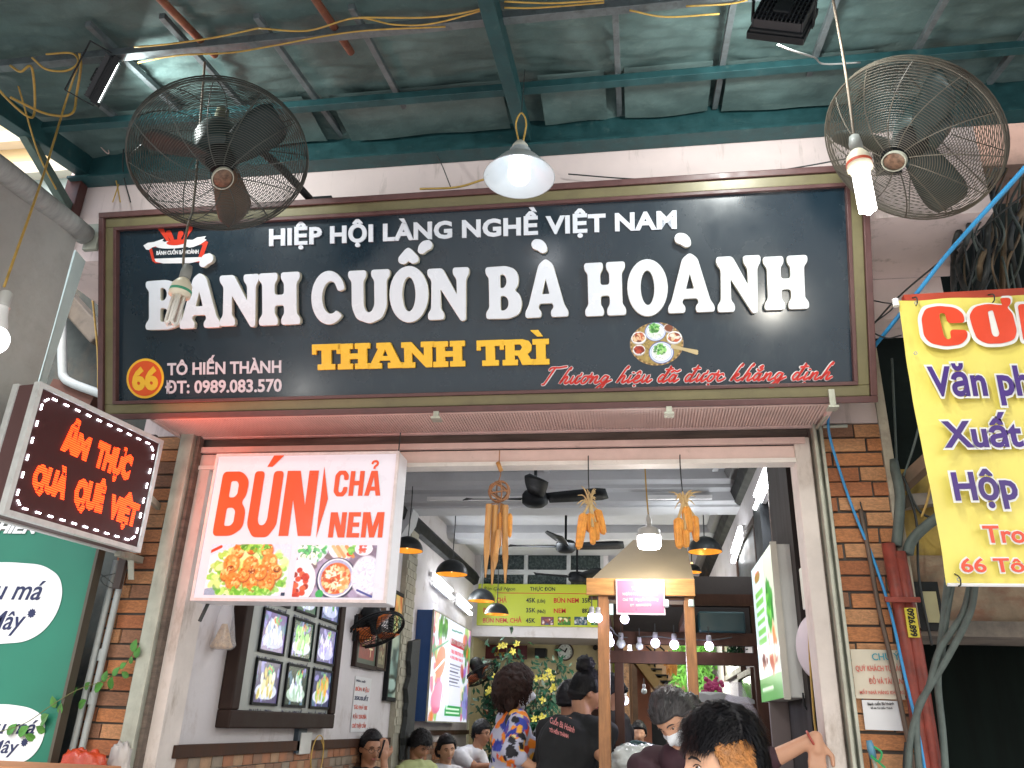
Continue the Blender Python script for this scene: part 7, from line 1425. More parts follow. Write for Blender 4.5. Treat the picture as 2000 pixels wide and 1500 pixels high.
b = MB(); b.box((-.05, 13.2, 1.6), (.95, 13.3, 3.0)); tagit(b.build('yard_wall', mat('warm_tan_wall', (.5, .34, .19), .8), None), 'warm tan wall behind the stairs in the back yard', 'wall')
b = MB(); b.box((.60, 11.2, ZF), (.78, 11.3, 2.9)); tagit(b.build('tan_pillar', mat('tan_pillar', (.40, .30, .17), .7), None), 'tan pillar right of the bamboo plant in the back yard', 'pillar')
T = thing('bamboo_plant', 'bright green bamboo plant lit up behind the right stall post', 'plant', pY(1375, 1430, 9.9)); b = MB(); rr = random.Random(9)
for i in range(1500):
    x = rr.gauss(1372, 20); y = rr.uniform(1238, 1440)
    if rr.random() < .3: x = rr.gauss(1345, 14); y = rr.uniform(1240, 1330)
    c = pY(x, y, 9.9+rr.uniform(-.3, .3)); L = rr.uniform(.07, .15); d = Vector((rr.gauss(0, .8), rr.gauss(0, .5), rr.gauss(-.7, .5))).normalized(); w = d.cross(Vector((0, 1, 0))).normalized()*.011; b.add([c, c+d*L*.4+w, c+d*L, c+d*L*.4-w], [(0, 1, 2, 3)])
b.build('foliage', mat('bright_bamboo_leaf', (.14, .42, .05), .45, var=.35, scale=10), T, kind='stuff'); b = MB()
for x in (1355, 1370, 1385): b.path([pY(x, 1250, 9.9), pY(x+3, 1450, 9.9)], .012, 6)
b.build('cane', mat('green_cane', (.12, .2, .05), .5), T)
point('plant_light', pY(1350, 1300, 8.8), 14, (1, 1, .85), .15, T)
T = thing('dried_bunch', 'small bunch of dried corn hanging before the back stairs', 'corn', pY(1310, 1265, 7.5)); rr = random.Random(2)
for i in range(9): cob(T, pY(1313+rr.uniform(-14, 6), 1270+rr.uniform(0, 20), 7.5), rr.uniform(0, 6), rr.uniform(0, .3), .13, .016, i)
# cloth-covered rack, plastic bag, flowers behind the stall
b = MB(); p0, p1 = pY(1350, 1395, 5.6), pY(1455, 1355, 5.6)
def fcl(u, v): return (p0.x-.15+(p1.x-p0.x+.2)*u, 5.45+.5*v, p1.z-.04+.05*sin(u*3)*sin(v*3)-.10*(1-v)*(1 if v < .15 else 0)+.012*mnoise.noise(Vector((u*7, v*4, 2))))
b.grid(fcl, 40, 14); o = b.build('cover_cloth', mat('grey_cover_cloth', (.30, .30, .29), .7, var=.15), None, smooth=True); tagit(o, 'grey cover cloth draped over the rack behind the right stall post', 'cloth')
b = MB(); b.box((p0.x-.15, 5.5, ZF), (p1.x+.05, 5.95, p1.z-.06)); tagit(b.build('dark_rack', DWOOD, None), 'dark wooden rack under the grey cover cloth', 'rack')
c = pY(1440, 1375, 5.2); T = thing('clear_bag', 'knotted clear plastic bag standing on the rack', 'bag', c); bagmesh(c, .14, .08, -.08, .12, 7, CLR, 'plastic_film', T)
T = thing('flower_pot', 'pink flowers in a small pot behind the stall', 'flowers', pY(1395, 1340, 6.4)); b = MB(); rr = random.Random(6)
for i in range(60): c = pY(rr.gauss(1392, 9), rr.gauss(1340, 6), 6.4); b.ball(c, rr.uniform(.010, .02), 6, 4)
b.build('blossoms', mat('magenta_petals', (.45, .04, .15), .5, var=.2), T, kind='stuff'); b = MB(); c = pY(1395, 1362, 6.4); b.lathe([(0, -.1), (.06, -.1), (.08, 0), (0, 0)], c, (0, 0, 1), 16); b.build('pot', BLK, T)
b = MB(); c = pY(1405, 1360, 6.2)
# counter goods at the stall
c = pY(1235, 1480, 4.35); T = thing('wrapped_food', 'food in clear and dark green wrapping on the stall counter', 'food', c); crm = crumple('wrap', None, None, c+Vector((.02, 0, -.02)), .13, mat('clear_wrap', (.5, .54, .54), .12, var=.2, scale=10), 4, (1.1, .7, .6)); crm.parent = T; crm.matrix_parent_inverse = Matrix.Translation(-T.location)
cr2 = crumple('green_cloth', None, None, pY(1250, 1468, 4.5), .09, mat('dark_teal_cloth', (.01, .045, .05), .7), 9, (1.2, .7, .5)); cr2.parent = T; cr2.matrix_parent_inverse = Matrix.Translation(-T.location)
# tables and stools for the seated guests
STL = mat('blue_plastic', (.03, .12, .3), .4)
def table(label, x, y, w=.6, d=.9):
    T = thing('low_table', label, 'table', (x, y, ZF)); b = MB(); b.box((x-w/2, y-d/2, ZF+.68), (x+w/2, y+d/2, ZF+.71)); bevel(b.build('tabletop', mat('steel_top', (.4, .42, .44), .25, metal=.7), T), .004)
    for i in (-1, 1):
        for j in (-1, 1): b = MB(); b.path([(x+i*(w/2-.05), y+j*(d/2-.05), ZF), (x+i*(w/2-.05), y+j*(d/2-.05), ZF+.68)], .014, 8); b.build('leg', ALU, T)
table('steel table nearest the dish board on the left side', -1.42, 6.4); table('steel table beside the boy by the left wall', -1.3, 7.55); table('far steel table before the man in glasses', -1.0, 8.75)
c = pY(915, 1499, 8.6); b = MB(); b.box((c.x-.12, 8.5, ZF+.71), (c.x+.1, 8.65, c.z)); tagit(b.build('tissue_box', mat('red_white_box', (.6, .1, .08), .5, var=.2), None), 'red and white tissue box on the far steel table', 'box')
# unseen area lamps added under the ceiling to fill the room with general bounce
for x, y in ((-.6, 5.2), (-.6, 8.0)): area('ceiling_bounce_fill', (x, y, 3.28 if y > 7 else 3.53), (0, 0, -1), 1.1, .12, 6, (.95, .97, 1), ROOM)
# ------------------------------------------------ people
from mathutils.bvhtree import BVHTree
def sm(a, b, x): t = min(1, max(0, (x-a)/(b-a))); return t*t*(3-2*t)
def G(x, s): return math.exp(-(x/s)**2)
def head_r(d):
    x, y, z = d; a = .073*(1-.20*sm(0, .9, -z)); bq = .094 if y > 0 else .098; c = .118 if z > 0 else .117
    r = 1/sqrt((x/a)**2+(y/bq)**2+(z/c)**2); px_, py_, pz_ = r*x, r*y, r*z
    if y > 0:
        f = sm(0, .04, py_)
        r += f*(.023*G(px_, .012)*G(pz_+.026, .017)+.009*G(px_, .009)*G(pz_+.002, .022)-.009*(G(abs(px_)-.031, .015)*G(pz_-.004, .011))+.004*G(abs(px_)-.028, .022)*G(pz_-.024, .008)
                +.0065*G(px_, .020)*G(pz_+.060, .007)-.003*G(px_, .018)*G(pz_+.061, .0022)+.008*G(px_, .022)*G(pz_+.100, .016)-.003*G(px_, .02)*G(pz_+.078, .007)+.003*G(abs(px_)-.043, .018)*G(pz_+.028, .02))
    elif z < -.2: r *= 1-.16*sm(.2, .8, -z)
    return r
def hmat(c, d, roll=0):
    d = Vector(d).normalized(); side = d.cross(Vector((0, 0, 1))).normalized(); up = side.cross(d)
    R3 = Matrix((side, d, up)).transposed(); R3 = R3 @ Matrix.Rotation(roll, 3, 'Y'); M = R3.to_4x4(); M.translation = Vector(c); return M
def sphere_dirs(n, m):
    return [Vector((sin(pi*i/m)*cos(2*pi*k/n), sin(pi*i/m)*sin(2*pi*k/n), cos(pi*i/m))) for i in range(m+1) for k in range(n)], [(i*n+k, (i+1)*n+k, (i+1)*n+(k+1) % n, i*n+(k+1) % n) for i in range(m) for k in range(n)]
def add_head(b, M, s=1):
    D, F = sphere_dirs(56, 48); b.add([M @ (d*head_r(d)*s) for d in D], F)
    for e in (-1, 1):
        R3 = Matrix.Rotation(e*.35, 3, 'Z'); b.ball(M @ Vector((e*.073*s, -.008*s, -.006*s)), (.009*s, .019*s, .031*s), 12, 10, M.to_3x3() @ R3)
def cap(b, p, r0, q, r1, n=14, sq=1):
    p = Vector(p); q = Vector(q); d = (q-p); L = d.length; d.normalize() if L > 1e-6 else None
    pts = []; rr = []
    for t in (0, .35, .7, 1): pts.append(p-d*r0*cos(t*pi/2)); rr.append(max(.0005, r0*sin(t*pi/2)))
    for t in (0, .3, .65, 1): pts.append(q+d*r1*sin(t*pi/2)); rr.append(max(.0005, r1*cos(t*pi/2)))
    b.path(pts, rr, n)
def remesh(b, name, m, voxel, parent, smooth=3):
    me = b.mesh(name, m); o = bpy.data.objects.new(name, me); COL.objects.link(o)
    md = o.modifiers.new('r', 'REMESH'); md.mode = 'VOXEL'; md.voxel_size = voxel; md.use_smooth_shade = True
    sd = o.modifiers.new('s', 'SMOOTH'); sd.factor = .5; sd.iterations = smooth
    me2 = evalmesh(o); me2.materials.clear(); me2.materials.append(m); bpy.data.objects.remove(o); me2.polygons.foreach_set('use_smooth', [True]*len(me2.polygons)); me2.name = name
    return obj(name, me2, parent)
SKIN = mat('skin', (.50, .27, .17), .5, var=.05, scale=12, bump=.05); SKIN2 = mat('tan_skin', (.40, .20, .12), .5, var=.05, scale=12)
HAIRB = mat('black_hair', (.008, .008, .010), .5, var=.3, scale=40, vmap=(1, 1, .3), spec=.25); HAIRBR = mat('dark_brown_hair', (.026, .013, .011), .6, var=.4, scale=30, spec=.2); HAIRG = mat('greying_black_hair', (.035, .033, .036), .4, var=.7, scale=50, vmap=(1, 1, .25))
HAIRO = mat('dyed_orange_hair', (.42, .18, .05), .5, var=.35, scale=60)
EYEW = mat('eye_white', (.6, .58, .55), .2, var=0); EYED = mat('dark_iris', (.02, .012, .01), .15, var=0); LIPS = mat('lips', (.38, .13, .11), .4, var=0); MASKW = mat('white_face_mask', (.66, .70, .74), .7, var=.03, bump=.1)
def person(label, H, face, s=1, roll=0, seated=False, lean=(0, 0, 0), body_dir=None, arms=None, skin=SKIN, hair=None, hairm=HAIRB, shirt=None, sleeve=.5, voxel=.0065, floor=ZF, mask=False, glasses=False, detail=True, pants=None, female=False):
    H = Vector(H); M = hmat(H, face, roll); bd = Vector(body_dir or (face[0], face[1], 0)).normalized(); bd.z = 0; side = bd.cross(Vector((0, 0, 1))).normalized(); ln = Vector(lean)
    neck = H+ln*.12-Vector((0, 0, .135*s))-bd*.015; sh = neck+ln*.25-Vector((0, 0, .058*s)); ch = sh+ln*.5-Vector((0, 0, .13*s)); pel = sh+ln*1.0-Vector((0, 0, (.46)*s))
    T = thing('person', label, 'person', (pel.x, pel.y, floor)); sw_ = (.165 if female else .185)*s
    b = MB(); add_head(b, M, s)
    cap(b, M @ Vector((0, -.02, -.06*s)), .052*s, neck-Vector((0, 0, .04)), .056*s)
    def torso(b, g, low=True, nk=True):
        cap(b, sh-side*(sw_-.045), .05*s+g, sh+side*(sw_-.045), .05*s+g)
        if nk: cap(b, neck-Vector((0, 0, .045)), .055*s+g, sh, .075*s+g)
        A = Matrix((side, bd, Vector((0, 0, 1)))).transposed()
        b.ball(ch, (.162*s+g, .105*s+g, .19*s), 20, 14, A); b.ball((ch+pel)/2+Vector((0, 0, .01)), (.135*s+g, .095*s+g, .19*s), 20, 14, A)
        if low: b.ball(pel+Vector((0, 0, .02)), (.160*s+g, .115*s+g, .14*s), 20, 14, A)
        if female: 
            for e in (-1, 1): b.ball(ch+bd*.07*s+side*e*.07*s-Vector((0, 0, .0)), .062*s+g*.6, 12, 8)
    torso(b, 0)
    hands = []
    for i, e in enumerate((-1, 1)):   # -1 = person's left
        S0 = sh+side*e*sw_-Vector((0, 0, .015)); a = (arms or {}).get('LR'[i])
        if a: E_, Wr = Vector(a[0]), Vector(a[1])
        else: E_ = S0+side*e*.05-Vector((0, 0, .27*s))-bd*.03; Wr = E_+bd*.17*s-Vector((0, 0, .15*s))
        cap(b, S0, .048*s, E_, .037*s); cap(b, E_, .038*s, Wr, .025*s); hd = (Wr-E_).normalized()
        if a and len(a) > 2: hd = Vector(a[2]).normalized()
        pn = hd.cross(side*e); pn = pn.normalized() if pn.length > .05 else bd; lat = pn.cross(hd).normalized()
        cap(b, Wr, .024*s, Wr+hd*.045*s, .027*s)
        for j in (-1, 0, 1): cap(b, Wr+hd*.02*s+lat*j*.016, .015, Wr+hd*.085*s+lat*j*.020, .0125)
        for j, fl in zip((-1.5, -.5, .5, 1.5), (.062, .074, .078, .066)):
            k0 = Wr+hd*.088*s+lat*j*.0175; k1 = k0+hd*fl*.5*s+pn*.010; k2 = k1+(hd*.6+pn*.55)*fl*.5*s; cap(b, k0, .0092, k1, .0085, 8); cap(b, k1, .0085, k2, .0072, 8)
        t0 = Wr+hd*.03*s-lat*.026*(e); t1 = t0-lat*.030*e+hd*.03; cap(b, t0, .012, t1, .0105, 8); cap(b, t1, .0105, t1+hd*.032+pn*.008, .0085, 8)
        hands.append((S0, E_, Wr, hd))
    legs = []
    for e in (-1, 1):
        hp = pel+side*e*.085*s-Vector((0, 0, .04))
        if seated: kn = hp+bd*.40*s-Vector((0, 0, .02)); an = Vector((kn.x, kn.y, floor+.07))-bd*.03
        else: an = Vector((hp.x, hp.y, floor+.07)); kn = hp.lerp(an, .5)+bd*.02
        cap(b, hp, .078*s, kn, .052*s); cap(b, kn, .052*s, an, .034*s); cap(b, an-Vector((0, 0, .03)), .034*s, an+bd*.13-Vector((0, 0, .045)), .024*s); legs.append((hp, kn, an))
    body = remesh(b, 'body', skin, voxel, T, 2)
    if shirt:
        b = MB(); torso(b, .021, True, True)
        for S0, E_, Wr, hd in hands:
            cap(b, S0, .066*s, S0.lerp(E_, min(1, sleeve)), .057*s)
            if sleeve > 1: cap(b, E_, .052*s, E_.lerp(Wr, sleeve-1), .042*s)
        so = remesh(b, 'shirt', shirt, .009, T, 4)
        nv = len(so.data.vertices); co = np.zeros(nv*3); so.data.vertices.foreach_get('co', co); no = np.zeros(nv*3); so.data.vertices.foreach_get('normal', no); co = co.reshape(-1, 3)
        am = np.array([mnoise.noise((q[0]*9, q[1]*9, q[2]*6))*.016+mnoise.noise((q[0]*24, q[1]*24, q[2]*12))*.008 for q in co]); co += no.reshape(-1, 3)*am[:, None]; so.data.vertices.foreach_set('co', co.ravel())
    else: so = None
    b = MB()
    for hp, kn, an in legs: cap(b, hp, .09*s, kn, .064*s); cap(b, kn, .064*s, an, .05*s)
    b.ball(pel, (.165*s, .15*s, .12*s), 16, 10); remesh(b, 'trousers', pants or mat('dark_trousers', (.02, .022, .03), .8, var=.1), .012, T, 3)
    # face
    if detail:
        def surf(x, z): d = Vector((x, .088, z)).normalized(); p = d*head_r(d)*s; return p, d
        for e in (-1, 1):
            p, d = surf(e*.031, .004); eb = MB(); eb.ball(M @ (p-d*.0085*s), .0115*s, 12, 8); ey = eb.build('eye', EYEW, T, smooth=True)
            ib = MB(); ib.ball(M @ (p-d*.0085*s+Vector((0, .0078*s, -.001))), .0066*s, 10, 6); ib.build('iris', EYED, ey, smooth=True)
            bb = MB(); bb.path([M @ (surf(e*x_, z_)[0]*1.012) for x_, z_ in ((.014, .021), (.026, .026), (.040, .025), (.050, .019))], [.0022, .0032, .0028, .0012], 6); bb.build('eyebrow', hairm, T)
            lb = MB(); lb.path([M @ (surf(e*x_, z_)[0]*1.004) for x_, z_ in ((.018, .006), (.026, .011), (.036, .011), (.045, .005))], [.001, .0016, .0016, .001], 5); lb.build('eyelid', hairm, T)
        if not mask:
            lb = MB()
            for dz_, r_ in ((-.0565, .0034), (-.0635, .0040)): lb.path([M @ (surf(x_, dz_-abs(x_)*.02)[0]*1.0) for x_ in (-.022, -.011, 0, .011, .022)], [.001, r_*.9, r_, r_*.9, .001], 6)
            lb.build('lips', LIPS, T, smooth=True)
    if mask:
        D, F = sphere_dirs(48, 40); vs = []
        for d in D:
            r = head_r(d); q = d*r; inside = sm(0, .012, q.y-.012)*sm(-.112, -.104, q.z)*(1-sm(-.022+.010*G(q.x, .02), -.014+.010*G(q.x, .02), q.z)); vs.append(M @ (d*(r*s+(.007 if True else 0)*inside-.006*(1-inside)+.006*inside*G(q.x, .03))))
        b = MB(); b.add(vs, F); b.build('face_mask', MASKW, T, smooth=True)
        b = MB()
        for e in (-1, 1): b.path([M @ Vector((e*.062, .045, -.03)), M @ Vector((e*.080, .0, -.012)), M @ Vector((e*.080, -.022, -.012))], .0015, 4); b.path([M @ Vector((e*.055, .04, -.085)), M @ Vector((e*.078, .0, -.04)), M @ Vector((e*.080, -.022, -.02))], .0015, 4)
        b.build('mask_strap', MASKW, T)
    if glasses:
        b = MB()
        for e in (-1, 1):
            b.path([M @ Vector((e*.033+.021*cos(t), .101+.004*cos(t)*-e, .002+.016*sin(t))) for t in np.linspace(0, 2*pi, 18)[:-1]], .0016, 4, closed=True); b.path([M @ Vector((e*.055, .096, .004)), M @ Vector((e*.078, .0, .008))], .0014, 4)
        b.path([M @ Vector((-.012, .108, .004)), M @ Vector((.012, .108, .004))], .0014, 4); b.build('glasses', BLK, T)
    # hair
    if hair:
        D, F = sphere_dirs(72, 56); vs = []
        for d in D:
            t = hair(d); r = head_r(d)*s if d.z > -.3 or d.y > 0 else head_r(d)*s*1.08
            n_ = mnoise.noise(Vector((d.x*7, d.y*7, d.z*4)))*.25+mnoise.noise(Vector((d.x*20, d.y*20, d.z*8)))*.18; vs.append(M @ (d*(r+(t*(1+n_) if t > 0 else t))))
        b = MB(); b.add(vs, F); b.build('hair', hairm, T, smooth=True)
    return T, M, so, hands, (sh, ch, pel, side, bd)
def hair_fn(top=.022, face_z=.55, side_z=-.15, back_z=-.62, side_t=.014):
    def f(d):
        x, y, z = d; az = atan2(abs(x), y)   # 0 = front
        line = face_z+(side_z-face_z)*sm(.75, 1.25, az) + (back_z-side_z)*sm(1.55, 2.2, az)
        k = sm(line-.04, line+.06, z); t = side_t+(top-side_t)*sm(.1, .8, z); return t*k-.014*(1-k)
    return f
def strands(T, M, fn, n, L, r, m, comb, seed=1, s=1, region=None, lift=.2, name='hair_strands', off=.001):
    rr = random.Random(seed); b = MB()
    for _ in range(n):
        z = rr.uniform(-.6, 1); t = rr.uniform(0, 2*pi); q = sqrt(max(0, 1-z*z)); d = Vector((q*cos(t), q*sin(t), z)); h = fn(d)
        if h <= .002 or (region and not region(d)): continue
        p = d*(head_r(d)*s+h*.75+off); cdir = Vector(comb(d, rr)); cdir = (cdir-d*cdir.dot(d)).normalized()
        tdir = (cdir+d*lift*rr.uniform(.3, 1.6)+Vector((rr.gauss(0, .18), rr.gauss(0, .18), rr.gauss(0, .18)))).normalized(); l = L*rr.uniform(.6, 1.3); w = tdir.cross(d).normalized()*r
        p1 = p+tdir*l*.5+d*.002; p2 = p+tdir*l-d*l*.15
        b.add([M @ (p-w), M @ (p+w), M @ (p1+w*.8), M @ (p1-w*.8), M @ p2], [(0, 1, 2, 3), (3, 2, 4)])
    o = b.build(name, m, T); o['kind'] = 'stuff'; return o
def blob(T, c, r, m, name, seed=0, amp=.12):
    D, F = sphere_dirs(28, 20); b = MB(); b.add([Vector(c)+Vector((d.x*r[0], d.y*r[1], d.z*r[2]))*(1+amp*mnoise.noise(d*3+Vector((seed, 0, 0)))+amp*.7*mnoise.noise(d*9)) for d in D], F); return b.build(name, m, T, smooth=True)
BLKC = mat('black_cotton', (.010, .011, .013), .95, var=.1); WHTC = mat('white_cotton', (.60, .61, .66), .8, var=.05); YGC = mat('yellow_green_cotton', (.42, .47, .22), .8, var=.06); MARC = mat('maroon_cloth', (.035, .010, .018), .8, var=.2)
back = lambda d, rr: (d.x*.2, -1, -.5)
# 1 woman on the phone
H = pY(724, 1461, 6.2); hd_ = Vector((.62, -.72, -.16)); hw = pY(750, 1486, 6.02)
T, M, so, hands, B_ = person('woman with glasses in a black sleeveless top holding a phone to her ear, left', H, hd_, .98, seated=True, shirt=BLKC, sleeve=.02, hair=hair_fn(.016, .62, .05, -.7, .012), female=True, glasses=True, arms={'L': (hw+Vector((.05, -.05, -.22)), hw, (-.05, .05, 1))}, skin=SKIN2)
blob(T, M @ Vector((0, -.095, -.05)), (.045, .04, .085), HAIRB, 'ponytail', 1); blob(T, M @ Vector((-.02, -.10, -.16)), (.035, .03, .10), HAIRB, 'ponytail_end', 2)
strands(T, M, hair_fn(.016, .62, .05, -.7, .012), 1200, .04, .0012, HAIRB, back, 1, lift=.05)
b = MB(); c = hw+Vector((-.022, -.005, .075)); b.obox(c, Vector((.004, .003, .0)), Vector((-.012, .026, 0)), Vector((.014, .0, .06))); o = bevel(b.build('phone', BLKP, None), .003); tagit(o, 'dark phone held to the ear of the seated woman on the left', 'phone')
def stool(lb, P):
    T = thing('stool', lb, 'stool', (P.x, P.y, ZF)); h = P.z-.12; b = MB(); b.lathe([(0, h), (.15, h), (.16, h-.02), (.15, h-.04), (0, h-.04)], (P.x, P.y, 0), (0, 0, 1), 20); b.build('seat', STL, T)
    for i in (-1, 1):
        for j in (-1, 1): b = MB(); b.bar((P.x+i*.10, P.y+j*.10, h-.04), (P.x+i*.14, P.y+j*.14, ZF), .03, .03); b.build('leg', STL, T)
stool('blue plastic stool under the woman on the phone', B_[2])
# 2 boy
H = pY(819, 1456, 7.2); T, M, so, hands, B_ = person('boy with short black hair in a pale yellow-green shirt looking down', H, (.72, -.45, -.52), .93, seated=True, shirt=YGC, sleeve=.6, hair=hair_fn(.030, .50, -.05, -.5, .02), skin=SKIN2)
strands(T, M, hair_fn(.030, .50, -.05, -.5, .02), 1200, .035, .0014, HAIRB, lambda d, rr: (d.x, .3, -.3), 2, lift=.25); stool('blue plastic stool under the boy', B_[2])
# 3 woman in white
H = pY(872, 1464, 7.6); T, M, so, hands, B_ = person('woman in a white top with hair tied back, seated beside the boy', H, (.5, -.85, -.12), .96, roll=.12, seated=True, shirt=WHTC, sleeve=.5, hair=hair_fn(.018, .58, .0, -.7, .014), female=True)
blob(T, M @ Vector((.02, -.13, -.03)), (.05, .045, .055), HAIRB, 'hair_bun', 4); strands(T, M, hair_fn(.018, .58, .0, -.7, .014), 1000, .04, .0013, HAIRB, back, 3, lift=.05); stool('blue plastic stool under the woman in white', B_[2])
# 4 man in glasses and polo
H = pY(940, 1433, 8.6); T, M, so, hands, B_ = person('man with glasses in a white polo shirt seated at the far table', H, (.92, -.38, -.05), .98, seated=True, lean=(-.25, 0, 0), shirt=WHTC, sleeve=.6, hair=hair_fn(.024, .50, -.1, -.55, .010), glasses=True, skin=SKIN2, arms={'R': (pY(930, 1498, 8.45), pY(962, 1495, 8.35), (1, 0, -.1)), 'L': (pY(950, 1500, 8.7), pY(972, 1497, 8.5), (1, 0, -.1))})
strands(T, M, hair_fn(.024, .50, -.1, -.55, .010), 1000, .03, .0013, HAIRB, lambda d, rr: (d.x*.5, .5, .2), 4, lift=.25); stool('blue plastic stool under the man in the polo shirt', B_[2])
b = MB(); c = B_[0]
# 5 curly haired woman in the floral dress
H = pY(1008, 1344, 5.05); FLO = mat('floral_cloth', attr=True, var=.03, rough=.75)
def bob(d):
    x, y, z = d; az = atan2(abs(x), y); line = .55+(-.55-.55)*sm(.65, 1.0, az)+(-.35)*sm(1.2, 1.9, az); k = sm(line-.05, line+.08, z); return (.030+.016*sm(.9, 1.6, az)*(1-sm(.2, .9, z)))*k-.014*(1-k)
T, M, so, hands, B_ = person('woman with curly brown hair and a face mask in a colourful floral dress', H, (.90, .38, -.10), .98, shirt=FLO, sleeve=1.35, hair=bob, hairm=HAIRBR, female=True, mask=True, body_dir=(.93, .36, 0), pants=mat('dark_skirt', (.03, .03, .05), .8), arms={'R': (pY(1000, 1470, 4.78), pY(1040, 1498, 4.8), (.8, .5, 0))})
for e, zz_ in ((-1, 0), (1, 0), (0, 0)): blob(T, M @ Vector((e*.062, -.035-.03*(e == 0), -.085)), (.040, .045, .060), HAIRBR, 'hair_side', 7+e, .2)
rr = random.Random(12); b = MB()
for i in range(520):
    z = rr.uniform(-.9, 1); t = rr.uniform(0, 2*pi); q = sqrt(1-z*z); d = Vector((q*cos(t), q*sin(t), z)); h = bob(d)
    if h < .01: continue
    p = d*(head_r(d)+h*.9); l = rr.uniform(.04, .075); a = d.orthogonal().normalized(); c_ = d.cross(a); ph = rr.uniform(0, 6)
    pts = [M @ (p+Vector((0, 0, -l*j/7))+(a*cos(ph+j*1.3)+c_*sin(ph+j*1.3))*.007+d*.004*sin(j)) for j in range(8)]; b.path(pts, [.0028]*7+[.001], 4)
b.build('hair_curls', HAIRBR, T, smooth=True)
me = so.data; n = len(me.vertices); co = np.zeros(n*3); me.vertices.foreach_get('co', co); co = co.reshape(-1, 3); colr = np.ones((n, 4)); colr[:, :3] = lin('#b4b6cc')
rs = np.random.RandomState(6); pal = ['#f07a1e', '#e8a83a', '#e0481e', '#2a3a9a', '#1a1a24', '#f08c28', '#6a4a9a', '#e8d890', '#16161e', '#d8522a', '#3a4ab0']
for _ in range(230):
    c0 = co[rs.randint(n)]; dirs = rs.randn(3); dirs /= np.linalg.norm(dirs); base = lin(pal[rs.randint(len(pal))]); R0 = rs.uniform(.022, .05)
    for k in range(rs.randint(1, 4)):
        cc = c0+rs.randn(3)*R0*.7; dd = co-cc; al = dd @ dirs; dist = np.sqrt(np.maximum(0, (dd**2).sum(1)-al**2*.72)); colr[dist < R0*rs.uniform(.35, .8), :3] = base if k % 2 == 0 else lin(pal[rs.randint(len(pal))])
at = me.color_attributes.new('Col', 'FLOAT_COLOR', 'POINT'); at.data.foreach_set('color', colr.ravel())
sh_, ch_, pel_, sd_, bd_ = B_
b = MB(); b.path([sh_+Vector((0, 0, .055))+sd_*.085*cos(t)+bd_*.075*sin(t)+Vector((0, 0, -.03*sin(t))) for t in np.linspace(0, 2*pi, 25)[:-1]], .007, 6, closed=True); b.build('dark_collar', BLKC, T)
# 6 woman in the black T-shirt seen from behind
H = pY(1146, 1352, 4.9); T, M, so, hands, B_ = person('woman with a high bun in a black T-shirt with red lettering on the back', H, (.86, .42, -.36), .98, shirt=BLKC, sleeve=.85, hair=hair_fn(.018, .55, .02, -.75, .013), body_dir=(.35, .94, 0), lean=(-.12, -.10, 0), arms={'R': (pY(1168, 1468, 4.75), pY(1205, 1508, 4.55), (1, .2, -.3))}, skin=SKIN2)
blob(T, M @ Vector((0, -.06, .135)), (.052, .048, .05), HAIRB, 'hair_bun', 3, .25); strands(T, M, hair_fn(.018, .55, .02, -.75, .013), 2500, .045, .0012, HAIRB, lambda d, rr: (0, -.4, 1), 5, lift=.03)
bv = BVHTree.FromPolygons([v.co for v in so.data.vertices], [p.vertices for p in so.data.polygons])
def back_print(s, p0, p1, hgt, m, **k):
    me = text_mesh(s, 1, 1, 0, res=3, **k); e0, e1 = Vector(p0), Vector(p1); out = []
    for v in me.vertices:
        x = p0[0]+(p1[0]-p0[0])*v.co.x; y = p0[1]+(p1[1]-p0[1])*v.co.x-hgt*v.co.y; d = ray(x, y).normalized(); h = bv.ray_cast(EYE, d); v.co = (h[0]-d*.004) if h[0] is not None else EYE+d*5.0
    me.materials.clear(); me.materials.append(m); obj('shirt_lettering', me, T)
RW = mat('pale_red_lettering', (.62, .22, .22), .6, var=0)
back_print('Cuốn Bà Hoành', (1074, 1412), (1122, 1432), 13, RW, offset=.02, shear=.35); back_print('TÔ HIẾN THÀNH', (1073, 1429), (1110, 1442), 8, RW, offset=.04)
# 7 people half hidden farther in
H = pY(1112, 1366, 5.9); T, M, so, hands, B_ = person('person with dark hair standing behind the woman in the black T-shirt', H, (.3, .9, -.1), .95, shirt=mat('dark_teal_cloth2', (.03, .045, .05), .8), sleeve=.7, hair=hair_fn(.02, .5, -.2, -.6, .018), detail=False, skin=SKIN2, voxel=.008)
H = pY(1062, 1452, 7.0); T, M, so, hands, B_ = person('dark haired person with a mask seated between the two standing women', H, (-.5, -.7, -.4), .95, seated=True, shirt=mat('dark_grey_cloth', (.04, .04, .045), .8), sleeve=.7, hair=hair_fn(.02, .45, -.1, -.6, .016), mask=True, voxel=.008); stool('blue plastic stool in the middle of the dining room', B_[2])
H = pY(1194, 1352, 5.6); T, M, so, hands, B_ = person('person half hidden behind the left stall post, head bowed', H, (-.7, -.2, -.5), .9, shirt=mat('dark_shirt', (.03, .028, .03), .8), sleeve=.7, hair=hair_fn(.02, .5, -.1, -.6, .016), detail=False, voxel=.008)
H = pY(1248, 1432, 9.0); T, M, so, hands, B_ = person('small far person in black at the dark doorway of the back yard', H, (0, -1, -.1), .9, seated=True, shirt=BLKC, sleeve=.7, hair=hair_fn(.02, .5, -.1, -.6, .016), voxel=.01, detail=False); stool('blue plastic stool at the back doorway', B_[2])
